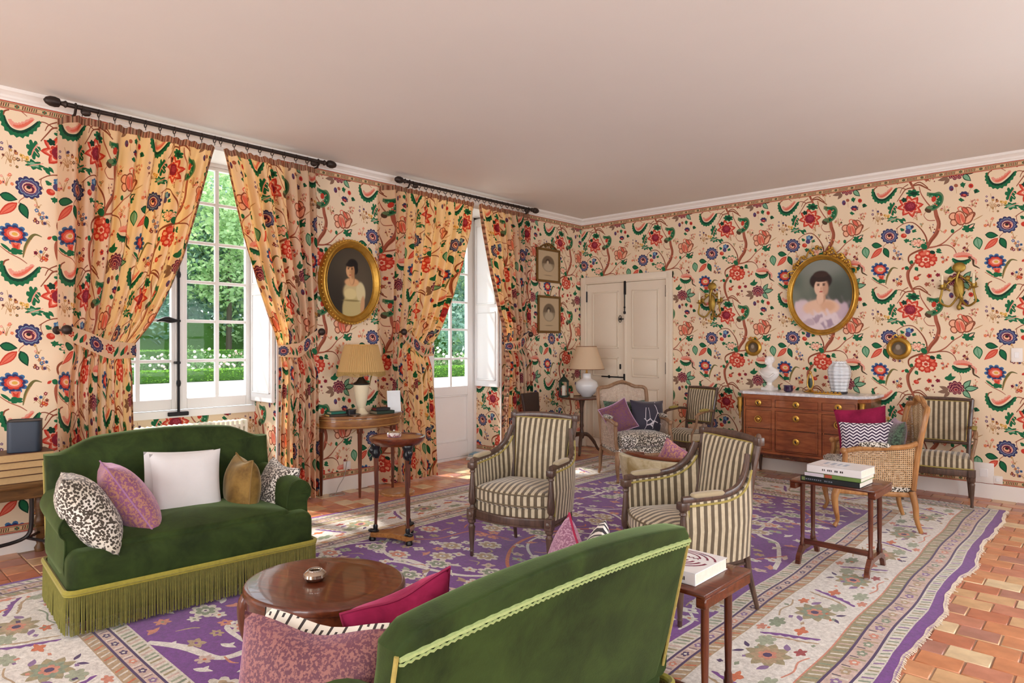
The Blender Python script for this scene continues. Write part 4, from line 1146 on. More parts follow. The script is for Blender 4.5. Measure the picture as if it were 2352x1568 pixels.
# ---------------------------------------------------------------- striped open armchairs by the back wall
def fauteuil(label, loc, rz):
    t = thing('open_armchair', label, 'armchair', loc, rz, 'striped open armchairs by the back wall')
    def outline(k=1.0):
        o = [(lerp(-.27, .27, f) * k, (-.215 - .03 * (1 - (2 * f - 1) ** 2)) * k) for f in np.linspace(0, 1, 9)]
        return o + [(.265 * k, -.05), (.235 * k, .20 * k), (0, .205 * k), (-.235 * k, .20 * k), (-.265 * k, -.05)]
    m = MB(); pad(m, outline(1.03), .275, .335, .01, rb=.01); m.build('seat_rail', M_WALNUT, t)
    m = MB(); pad(m, outline(1.0), .33, .432, .04, .035, rb=.004, n=5, rings=6); st = m.build('seat', M_STX, t)
    MB().tube([(x * 1.005, y * 1.005, .342) for x, y in outline(1.0)], .006, 6, True).build('gimp', M_GIMP, st)
    for s in (-1, 1):
        MB().lathe([(.011, 0), (.014, .02), (.011, .035), (.022, .2), (.024, .215), (.018, .225), (.027, .24), (.027, .275)], 12, (s * .265, -.215, 0)).rbox(s * .265 - .028, s * .265 + .028, -.245, -.189, .275, .34, .004, 1).build('leg', M_WALNUT, t)
        MB().tube([(s * .235, .27, 0), (s * .225, .225, .2), (s * .222, .21, .34)], [.012, .017, .022], 8).build('leg', M_WALNUT, t)
        MB().tube([(s * .222, .21, .32), (s * .228, .225, .52), (s * .238, .262, .73), (s * .25, .30, .918)], [.021, .019, .018, .018], 8).lathe([(.02, 0), (.014, .016), (.004, .024)], 10, (s * .25, .302, .91)).build('back_post', M_WALNUT, t)
        ar = smooth_path([(s * .233, .25, .66), (s * .26, .12, .672), (s * .285, -.03, .655), (s * .29, -.10, .635), (s * .285, -.125, .60)], 5)
        MB().tube(ar, [.014 + .004 * (i / len(ar)) for i in range(len(ar))], 8).tube(smooth_path([(s * .268, -.19, .34), (s * .262, -.17, .42), (s * .272, -.12, .5), (s * .288, -.105, .58), (s * .288, -.095, .64)], 5), .015, 8).build('arm', M_BEECH if s > 0 else M_WALNUT, t)
        m = MB(); pad(m, rrect(-.02, .02, -.08, .08, .018), 0, .022, .014, .006, lambda a, b, h: (s * .275 + a, .03 + b, .672 + h + .05 * b)); m.build('arm_pad', M_GIMP, t)
    yb = lambda z: .225 + (z - .5) * .155
    MB().tube(smooth_path([(-.25, .297, .908), (-.1, .30, .915), (.1, .30, .915), (.25, .297, .908)], 4), .02, 8).tube([(-.228, .222, .515), (.228, .222, .515)], .015, 8).build('back_rails', M_WALNUT, t)
    out = [(lerp(-.205, .205, f), .535) for f in np.linspace(0, 1, 7)] + [(lerp(.205, .228, f), lerp(.535, .90, f)) for f in (.3, .7)] + [(lerp(.228, -.228, f), .90) for f in np.linspace(0, 1, 7)] + [(lerp(-.228, -.205, f), lerp(.90, .535, f)) for f in (.3, .7)]
    m = MB(); pad(m, out, 0, .05, .016, .018, lambda a, b, h: (a, yb(b) + .03 - h, b), rb=.006, rings=5); bk = m.build('backrest', M_STX, t)
    MB().tube([(a * .985, yb(b) - .01, b) for a, b in out], .005, 5, True).build('gimp', M_GIMP, bk)
    return t
_q = on_back(1615, 890, -.40)
fauteuil('striped open armchair between the cream door and the commode', (1.96, -.61, RZ), R(-15)).scale = (.84, .92, 1.0)
fauteuil('striped open armchair against the back wall, right of the commode', (4.395, -.40, 0), R(6))

# ---------------------------------------------------------------- cane armchairs
def cane_mat(name, a, b, p=.0145):
    w = NT(name); co = w.node('ShaderNodeSeparateXYZ'); w.link(w.coord('UV'), co.inputs[0])
    fx = w.math('FRACT', w.math('MULTIPLY', co.outputs[0], 1 / p)); fy = w.math('FRACT', w.math('MULTIPLY', co.outputs[1], 1 / p))
    hx = w.math('LESS_THAN', w.math('ABSOLUTE', w.math('SUBTRACT', fx, .5)), .27); hy = w.math('LESS_THAN', w.math('ABSOLUTE', w.math('SUBTRACT', fy, .5)), .27)
    hole = w.math('MULTIPLY', hx, hy)
    n = w.noise(w.coord(), 40, 3)
    w.link(w.ramp(n, [(.3, a), (.7, b)]), w.b.inputs['Base Color']); w.pr(None, .55, 0, .3)
    tr = w.node('ShaderNodeBsdfTransparent'); ms = w.node('ShaderNodeMixShader'); w.link(hole, ms.inputs[0]); w.link(w.b.outputs[0], ms.inputs[1]); w.link(tr.outputs[0], ms.inputs[2]); w.link(ms.outputs[0], w.out.inputs[0])
    return w.m
M_CANE = cane_mat('cane_weave', '#b58d62', '#d8b68c')
M_CANE2 = cane_mat('cane_weave_pale', '#b39a86', '#cdb9a8')
def cane_sheet(name, fn, nu, nv, w, h, mat, parent):
    m = MB().grid(fn, nu, nv); o = m.build(name, mat, parent, fix=False)
    uv = o.data.uv_layers.new(name='UVMap'); me = o.data
    for l in me.loops:
        i, j = l.vertex_index % nu, l.vertex_index // nu; uv.data[l.index].uv = (i / (nu - 1) * w, j / (nv - 1) * h)
    return o
def leopard(name, base, spot, scale=70, thr=.5):
    w = NT(name); v = w.coord('Object', (1, 1, 1))
    n = w.node('ShaderNodeTexVoronoi', feature='F1'); w.link(v, n.inputs['Vector']); n.inputs['Scale'].default_value = scale
    f = w.math('LESS_THAN', w.math('ADD', n.outputs['Distance'], w.math('MULTIPLY', w.noise(v, scale * 1.6, 2), .25)), thr + .12)
    g = w.noise(v, 6, 3)
    w.link(w.mix(f, w.ramp(g, [(.35, base), (.7, '#efeae2')]), spot), w.b.inputs['Base Color']); w.pr(None, .85, 0, .2, .3)
    w.bump(w.noise(v, 200, 2), .2, .003)
    return w.m
M_LEO = leopard('leopard_cloth', '#cfc6b4', '#4a4238', 78, .56)
M_LEOS = leopard('small_leopard_cloth', '#d9d2c6', '#4f4842', 95, .56)
def cane_chair(label, loc, rz, wd, cane, cush):
    t = thing('cane_armchair', label, 'armchair', loc, rz, 'cane-sided armchairs')
    def ol(k=1.0, e=0.0): return [(lerp(-.29, .29, f) * k, -.27 - e - .025 * (1 - (2 * f - 1) ** 2)) for f in np.linspace(0, 1, 9)] + [(.30 * k, -.1), (.275 * k, .24), (0, .25), (-.275 * k, .24), (-.30 * k, -.1)]
    m = MB(); pad(m, ol(1.03), .262, .30, .012, rb=.012); m.build('seat_rail', wd, t)
    m = MB(); pad(m, ol(1.0), .298, .365, .02, rb=.004); m.build('seat_base', cush, t)
    m = MB(); pad(m, ol(.95, .03), .362, .492, .055, .02, rb=.045, n=5, rings=5); cs = m.build('seat_cushion', cush, t)
    MB().tube([(x * 1.0, y * 1.0, .468) for x, y in ol(.94, .034)], .005, 6, True).build('piping', cush, cs)
    for s in (-1, 1):
        lp = smooth_path([(s * .295, -.27, .31), (s * .315, -.297, .24), (s * .312, -.288, .14), (s * .300, -.275, .06), (s * .312, -.30, .008)], 5)
        MB().tube(lp, [lerp(.032, .013, min(1, i / (len(lp) - 4))) if i < len(lp) - 3 else .017 for i in range(len(lp))], 10).build('leg', wd, t)
        lp = smooth_path([(s * .275, .24, .31), (s * .285, .262, .2), (s * .285, .27, .1), (s * .29, .30, 0)], 5)
        MB().tube(lp, [lerp(.026, .014, i / len(lp)) for i in range(len(lp))], 10).build('leg', wd, t)
        ar = smooth_path([(s * .305, -.215, .60), (s * .315, -.12, .625), (s * .31, .05, .635), (s * .295, .2, .65), (s * .285, .275, .68)], 5)
        MB().tube(ar, .020, 8).tube(smooth_path([(s * .30, -.255, .34), (s * .312, -.25, .42), (s * .306, -.225, .52), (s * .308, -.225, .605)], 5), [.02] * 16, 8).sphere((s * .307, -.235, .60), .026).build('arm', wd, t)
        def sh(u, v): p0 = Vector((s * .303, -.225 + .01 * v, 0)); p1 = Vector((s * .283, .262, 0)); p = p0.lerp(p1, u); return (p.x + s * .012 * math.sin(PI * u), p.y, lerp(.34, lerp(.60, .655, u), v))
        cane_sheet('cane_panel', sh, 9, 7, .50, .29, cane, t)
        m = MB(); pad(m, rrect(-.024, .024, -.11, .11, .02), 0, .03, .018, .008, lambda a, b, h: (s * .312 + a, -.02 + b, .642 + h)); m.build('arm_pad', cush, t)
    fr = smooth_path([(-.275, .25, .32), (-.283, .28, .6), (-.292, .325, .86), (-.27, .345, .935), (-.16, .355, .95), (-.07, .36, .985), (0, .362, .998), (.07, .36, .985), (.16, .355, .95), (.27, .345, .935), (.292, .325, .86), (.283, .28, .6), (.275, .25, .32)], 5)
    MB().tube(fr, .021, 8).build('back_frame', wd, t)
    MB().tube(smooth_path([(-.10, .345, .972), (-.05, .338, .995), (0, .336, 1.008), (.05, .338, .995), (.10, .345, .972)], 4), [.008, .012, .012, .014, .016, .016, .016, .018, .02, .018, .016, .016, .016, .014, .012, .012, .008], 8).build('carved_crest', wd, t)
    MB().tube([(-.28, .265, .46), (.28, .265, .46)], .014, 8).build('lower_rail', wd, t)
    def bs(u, v):
        x = lerp(-.272, .272, u); zt = .925 + .06 * math.exp(-(x / .1) ** 2) - .03 * max(0, abs(x) - .22) / .05; z = lerp(.47, zt, v); return (x, .262 + (z - .46) * .185 + .015 * math.cos(PI * (u - .5)), z)
    cane_sheet('cane_back', bs, 15, 9, .54, .47, cane, t)
    return t
cane_chair('greyish cane armchair with leopard seat in front of the cream door', (1.779, -1.438, RZ), R(56), M_BEECH, M_CANE2, M_LEO)
cane_chair('honey-coloured cane armchair seen from its side near the commode', (4.138, -1.652, RZ), R(-66), M_HONEY, M_CANE, M_LEO)

# ---------------------------------------------------------------- gold velvet tub chair behind the striped pair
M_GOLDV = velvet('gold_beige_velvet', '#9c8656', '#ddd2b2', .75, .8, 10, '#fff4d8')
def tub_chair(loc, rz):
    t = thing('tub_chair', 'low gold velvet tub chair with wooden top rail, its back to the viewer', 'armchair', loc, rz)
    N = 25
    def plan(f, k, e):       # f 0..1 round the back from front-left to front-right
        a = R(205) - R(230) * f
        return Vector((math.cos(a) * .43 * k, math.sin(a) * .36 * k + .02 + e, 0))
    top = lambda f: .58 + .07 * smooth01(math.sin(PI * f) * 1.15)
    def sec(i):
        f = i / (N - 1); o = plan(f, 1.0, .03); q = plan(f, .84, .0); b = plan(f, .74, .0); zt = top(f)
        md = plan(f, .93, .02)
        return [(b.x, b.y, .24), (b.x * .97, b.y * .97, .42), (q.x, q.y, zt - .02), ((q.x + o.x) / 2, (q.y + o.y) / 2, zt), (o.x, o.y, zt - .01), (md.x, md.y, .45), (plan(f, .80, 0).x, plan(f, .80, 0).y, .24)]
    m = MB(); strap(m, N, sec); m.build('back', M_GOLDV, t, angle=70)
    MB().tube([((plan(i / 30, .93, .02)).x, (plan(i / 30, .93, .02)).y, top(i / 30) + .012) for i in range(31)], .013, 8).build('top_rail', M_MAHOG, t)
    m = MB(); pad(m, [(.27 * math.cos(a), .26 * math.sin(a) - .02) for a in np.linspace(0, 2 * PI, 25)[:-1]], .22, .40, .04, .03, rb=.02); m.build('seat', M_GOLDV, t)
    for x, y in ((-.2, -.19), (.2, -.19), (-.17, .17), (.17, .17)): MB().tube([(x, y, .24), (x * 1.06, y * 1.06, 0)], [.022, .013], 8).build('leg', M_WALNUT, t)
tub_chair((3.31, -3.26, RZ), R(180))

# ---------------------------------------------------------------- oval coffee table
def coffee_table():
    t = thing('coffee_table', 'low oval mahogany coffee table with curved legs between the green sofas', 'table', (3.245, -6.095, RZ), R(20))
    el = lambda k, n=48: [(.335 * k * math.cos(a), .295 * k * math.sin(a)) for a in np.linspace(0, 2 * PI, n + 1)[:-1]]
    m = MB(); pad(m, el(1.0), .435, .468, .014, .0, rb=.006, n=4); m.build('top', M_MAHOG, t)
    m = MB(); pad(m, el(.95), .365, .437, .004, rb=.008); m.build('apron', M_MAHOG, t)
    MB().tube([(x, y, .366) for x, y in el(.955)], .006, 6, True).build('apron_bead', M_MAHOG, t)
    for a in (22, 112, 202, 292):
        c, s = math.cos(R(a)), math.sin(R(a)); rr = .335 * .295 / math.hypot(.295 * c, .335 * s)
        lp = smooth_path([(c * (rr - .03), s * (rr - .03), .41), (c * (rr - .002), s * (rr - .002), .36), (c * (rr - .008), s * (rr - .008), .25), (c * (rr - .06), s * (rr - .06), .12), (c * (rr - .05), s * (rr - .05), .05), (c * (rr - .01), s * (rr - .01), .015)], 5)
        MB().tube(lp, [.03, .034, .036, .038, .038, .037, .035, .033, .031, .029, .027, .025, .023, .021, .02, .019, .018, .018, .018, .019, .02, .021, .022, .022, .02, .015][:len(lp)], 10).build('leg', M_MAHOGZ, t)
coffee_table()

# ---------------------------------------------------------------- three-legged pedestal table (gueridon)
M_EBONY = plain('ebonised_wood', '#17181c', .3, 0, var=.1, coat=.3)
M_SATIN = wood('satinwood_top', '#9a5f2c', '#c48a4c', (50, 8, 50), .3, .4)
def gueridon():
    t = thing('pedestal_table', 'tall round gueridon with three ebonised-headed legs beside the green sofa', 'table', (1.735, -4.575, RZ), R(20))
    ci = lambda r, n=32: [(r * math.cos(a), r * math.sin(a)) for a in np.linspace(0, 2 * PI, n + 1)[:-1]]
    m = MB(); pad(m, ci(.185), .735, .752, .004); m.build('top', M_SATIN, t)
    MB().lathe([(.178, .712), (.19, .72), (.203, .742), (.203, .757), (.190, .760), (.186, .752)], 40, caps=False).lathe([(.01, .70), (.165, .70), (.178, .712), (.01, .735)], 32).build('rim', M_MAHOG, t)
    m = MB(); pad(m, ci(.125), .335, .355, .005); m.build('shelf', M_SATIN, t)
    tri = []
    for k in range(3):
        a = R(90 + 120 * k)
        for d in (-9, 9): tri.append((.195 * math.cos(a + R(d)), .195 * math.sin(a + R(d))))
        b = a + R(60); tri.append((.085 * math.cos(b), .085 * math.sin(b)))
    m = MB(); pad(m, tri, .03, .062, .005, rings=2); m.build('base', M_SATIN, t)
    for k in range(3):
        a = R(90 + 120 * k); c, s = math.cos(a), math.sin(a)
        MB().tube([(c * .155, s * .155, .62), (c * .15, s * .15, .35), (c * .158, s * .158, .10)], [.021, .018, .014], 4).build('leg', M_MAHOGZ, t)
        MB().lathe([(.018, .60), (.03, .615), (.036, .64), (.028, .66), (.034, .68), (.04, .695), (.036, .708)], 10, (c * .155, s * .155, 0)).sphere((c * .185, s * .185, .655), .024, .02, .03).tube([(c * .18, s * .18, .62), (c * .20, s * .20, .60), (c * .19, s * .19, .58)], .008, 6).build('carved_head', M_EBONY, t)
        MB().lathe([(.024, .062), (.028, .07), (.016, .082), (.018, .10), (.014, .115)], 10, (c * .158, s * .158, 0)).sphere((c * .185, s * .185, .072), .03, .022, .014).build('carved_foot', M_EBONY, t)
        MB().lathe([(.024, 0), (.028, .01), (.02, .03)], 10, (c * .18, s * .18, 0)).build('bun_foot', M_EBONY, t)
gueridon()

# ---------------------------------------------------------------- half-round console by the window wall
M_WAL2 = wood('banded_walnut', '#7d4f2a', '#a8723f', (10, 10, 60), .32, .4)
def console():
    t = thing('console_table', 'half-round walnut console table with tapered legs under the oval portrait', 'table', (.03, -3.79, 0), 0)
    arc = lambda r, d, n=28: [(d * math.sin(a), -r * math.cos(a)) for a in np.linspace(0, PI, n)]
    m = MB(); pad(m, arc(.475, .42), .742, .762, .006, rb=.004, rings=2); m.build('top', M_WAL2, t)
    m = MB(); pad(m, arc(.455, .40), .645, .742, .003, rb=.003, rings=2); ap = m.build('apron', M_WAL2, t)
    for z in (.66, .725): MB().tube([(x + .002, y, z) for x, y in arc(.456, .401)], .003, 5).build('inlay_line', plain('boxwood_inlay', '#c89a58', .4), ap)
    for x, y in ((.03, -.40), (.355, -.19), (.355, .19), (.03, .40)):
        MB().rbox(x - .022, x + .022, y - .022, y + .022, .60, .648, .003, 1).tube([(x, y, .61), (x, y, .06), (x, y, 0)], [.027, .016, .013], 4).build('leg', M_MAHOGZ, t)
console()

# ---------------------------------------------------------------- two small trestle tables with books
def trestle_table(label, loc, rz):
    t = thing('side_table', label, 'table', loc, rz, 'small mahogany trestle tables')
    MB().rbox(-.255, .255, -.19, .19, .528, .545, .004, 2).build('top', M_MAHOG, t)
    for s in (-1, 1): MB().rbox(s * .235 - .02, s * .235 + .02, -.185, .185, .488, .529, .004, 1).build('top_batten', M_MAHOG, t)
    for sx in (-1, 1):
        for sy in (-1, 1):
            MB().lathe([(.017, .10), (.019, .12), (.015, .13), (.0155, .15), (.012, .16), (.015, .30), (.0155, .49), (.017, .53)], 12, (sx * .205, sy * .095, 0)).build('leg', M_MAHOGZ, t)
        pr = [(-.19, 0), (-.165, 0), (-.14, .05), (-.08, .075), (.08, .075), (.14, .05), (.165, 0), (.19, 0), (.175, .05), (.12, .105), (-.12, .105), (-.175, .05)]
        m = MB(); vs = [(sx * .205 + h, a, b) for h in (-.014, .014) for a, b in pr]; n = len(pr)
        m.add(vs, [tuple(range(n - 1, -1, -1)), tuple(range(n, 2 * n))] + [(i, (i + 1) % n, n + (i + 1) % n, n + i) for i in range(n)]); m.build('foot', M_MAHOG, t)
    MB().rbox(-.205, .205, -.105, -.085, .115, .150, .004, 1).build('stretcher', M_MAHOG, t)
trestle_table('small mahogany trestle table standing on the rug border before the cane armchair', (4.297, -2.955, RZ), R(-1))
trestle_table('small mahogany trestle table at the end of the foreground sofa', (4.305, -5.185, RZ), R(-1))

# ---------------------------------------------------------------- tripod table in the corner
def tripod():
    t = thing('tripod_table', 'dark round tripod table in the corner carrying the white lamp', 'table', (.40, -.53, 0), 0)
    MB().lathe([(.01, .715), (.27, .718), (.285, .728), (.285, .738), (.272, .742), (.268, .735), (.01, .734)], 40).build('top', M_MAHOGZ, t)
    MB().lathe([(.02, .19), (.03, .21), (.038, .25), (.026, .29), (.02, .33), (.028, .36), (.022, .40), (.024, .60), (.034, .66), (.05, .715)], 14).build('column', M_WALNUT, t)
    for k in range(3):
        a = R(-60 + 120 * k); c, s = math.cos(a), math.sin(a)
        MB().tube(smooth_path([(c * .02, s * .02, .25), (c * .09, s * .09, .235), (c * .17, s * .17, .15), (c * .23, s * .23, .05), (c * .285, s * .285, .012)], 5), [.026] * 6 + [.023] * 6 + [.018] * 6 + [.015] * 3, 8).build('leg', M_WALNUT, t)
tripod()

# ---------------------------------------------------------------- commode
M_COMM = wood('commode_mahogany', '#86401e', '#b56a3c', (6, 40, 30), .3, .45)
M_COMD = wood('commode_side_veneer', '#4c2614', '#73401f', (30, 6, 20), .32, .4)
def marble():
    w = NT('white_marble'); n = w.noise(w.coord(), 5, 6, .65, 1.2)
    w.link(w.ramp(n, [(.38, '#e9e8ea'), (.5, '#c9c9d0'), (.56, '#efeef0')]), w.b.inputs['Base Color']); return w.pr(None, .22, 0, .5)
M_MARBLE = marble()
def commode():
    x0, x1, yf = 2.56, 3.80, -.54; cx = (x0 + x1) / 2
    t = thing('commode', 'mahogany chest of drawers with white marble top and gilt handles', 'chest of drawers', (cx, -.28, 0))
    L = lambda x: x - cx; Y = lambda y: y + .28
    hw = (x1 - x0) / 2; yb = Y(-.03); f = Y(yf)
    top = [(-hw - .03, yb), (-hw - .03, f + .06), (-hw + .04, f - .015), (hw - .04, f - .015), (hw + .06, f + .14), (hw + .06, yb)]
    m = MB(); pad(m, top[::-1], .90, .928, .006, rings=2); m.build('marble_top', M_MARBLE, t)
    body = [(-hw, yb), (-hw, f + .05), (-hw + .05, f), (hw - .05, f), (hw + .035, f + .13), (hw + .035, yb)]
    m = MB().prism(body[::-1], .285, .90); m.build('case', M_COMD, t, False)
    MB().prism([(p[0] * 1.004, p[1] - .003) for p in body[::-1]], .865, .902).prism([(p[0] * 1.006, p[1] - .006) for p in body[::-1]], .275, .305).build('mouldings', M_COMM, t, False)
    m = MB()
    for a, b, c, d in ((-hw + .05, hw - .05, .30, .315), (-hw + .05, hw - .05, .735, .765), (-hw + .05, hw - .05, .85, .87)): m.box(a, b, f - .006, f + .01, c, d)
    xs = [-hw + .05, L(2.93), L(3.40), hw - .05]
    for x in xs: m.box(max(x - .016, -hw + .05), min(x + .016, hw - .05), f - .007, f + .01, .30, .87)
    m.build('front_frame', M_COMM, t, False)
    def pull(x, z, par, ring):
        k = MB(); Mx = Matrix.Rotation(R(90), 3, 'X')
        if ring: k.tube([(x + .034 * math.cos(a), f - .016, z + .034 * math.sin(a)) for a in np.linspace(0, 2 * PI, 21)[:-1]], .006, 6, True).lathe([(.022, 0), (.02, .008), (.006, .014)], 14, (x, f - .008, z), M=Mx)
        else: k.lathe([(.036, 0), (.034, .006), (.02, .010), (.016, .008), (.012, .014), (.003, .016)], 16, (x, f - .008, z), M=Mx)
        k.build('handle', M_BRASS, par)
        if not ring: MB().lathe([(.009, 0), (.009, .003)], 10, (x, f - .022, z), M=Mx, sy=1.6).build('keyhole', M_EBONY, par)
    for (a, b) in zip(xs[:-1], xs[1:]):
        mid = b - a > .42
        for z0, z1 in ((.77, .848), (.54, .73), (.318, .53)):
            d = MB().rbox(a + .02, b - .02, f - .004, f + .01, z0, z1, .003, 1).build('drawer', M_COMM, t)
            if z0 > .7:
                pull((a + b) / 2, (z0 + z1) / 2, d, False)
            else:
                pull((a + b) / 2, (z0 + z1) / 2 + (.03 if mid and z0 > .5 else 0), d, not mid)
        g = MB()
        for q in ((a + .03, a + .04, .335, .715), (b - .04, b - .03, .335, .715)): g.box(q[0], q[1], f - .008, f, q[2], q[3])
        for q in (.325, .71): g.box(a + .03, b - .03, f - .008, f, q, q + .01)
        g.build('bead_moulding', M_COMM, t, False)
    for s, xx, yy in ((-1, -hw + .012, f + .02), (1, hw - .022, f + .035)):
        MB().lathe([(.004, .62), (.010, .635), (.007, .65), (.016, .67), (.012, .69), (.024, .72), (.02, .75), (.03, .79), (.026, .83), (.032, .86), (.01, .865)], 10, (xx + s * .008, yy - .02, 0)).build('gilt_mount', M_BRASS, t)
    for x, y in ((-hw + .04, f + .05), (hw - .04, f + .07), (-hw + .04, yb - .04), (hw, yb - .04)): MB().lathe([(.012, 0), (.014, .03), (.03, .25), (.034, .285)], 12, (x, y, 0)).build('leg', M_WALNUT, t)
    ap = [(-.42, .285), (.42, .285), (.40, .255), (.2, .235), (.1, .25), (0, .225), (-.1, .25), (-.2, .235), (-.40, .255)]
    MB().prism(ap, f + .012, f + .03, 'xz').build('apron', M_COMD, t, False)
commode()

# ---------------------------------------------------------------- carved side table at the left edge
M_OAK = wood('old_oak', '#5c3f22', '#8a6236', (8, 8, 40), .45, .2)
def oak_table():
    t = thing('carved_side_table', 'old oak side table with turned legs at the left edge of the picture', 'table', (.27, -6.80, 0), 0); t.scale = (1, 1, .872)
    MB().rbox(-.24, .24, -.45, .45, .60, .625, .006, 2).build('top', M_OAK, t)
    MB().rbox(-.215, .215, -.41, .41, .515, .60, .004, 1).build('apron', M_OAK, t)
    for sx in (-1, 1):
        for sy in (-1, 1):
            MB().rbox(sx * .19 - .026, sx * .19 + .026, sy * .385 - .026, sy * .385 + .026, .50, .60, .004, 1).lathe([(.02, .50), (.03, .485), (.018, .46), (.03, .42), (.034, .36), (.022, .29), (.034, .25), (.034, .22), (.02, .20)], 14, (sx * .19, sy * .385, 0)).rbox(sx * .19 - .026, sx * .19 + .026, sy * .385 - .026, sy * .385 + .026, .10, .20, .004, 1).lathe([(.028, 0), (.034, .03), (.018, .06), (.026, .10)], 12, (sx * .19, sy * .385, 0)).build('leg', M_OAK, t)
    ir = MB()
    for sy in (-1, 1): ir.tube(smooth_path([(0, sy * .30, .515), (0, sy * .30, .3), (0, sy * .28, .19), (0, sy * .18, .15), (0, 0, .14)], 4), .014, 8).tube([(-.19, sy * .385, .15), (0, sy * .28, .17), (.19, sy * .385, .15)], .012, 8)
    ir.build('stretcher', M_EBONY, t)
oak_table()

# ---------------------------------------------------------------- radiator in the window niche
def radiator():
    t = thing('radiator', 'cream ribbed radiator under the window behind the green sofa', 'radiator', (-.20, -5.28, 0))
    M = plain('cream_radiator_enamel', '#ece9d6', .4, var=.02)
    MB().rbox(-.05, .05, -.47, .47, .06, .09, .01, 2).rbox(-.05, .05, -.47, .47, .70, .73, .01, 2).build('header_pipes', M, t)
    for k in range(23):
        y = -.46 + k * .0418
        MB().rbox(-.055, .055, y - .016, y + .016, .05, .765, .014, 2).build('rib', M, t)
    for y in (-.4, .4): MB().rbox(-.04, .04, y - .02, y + .02, 0, .06, .005, 1).build('foot', M, t)
radiator()
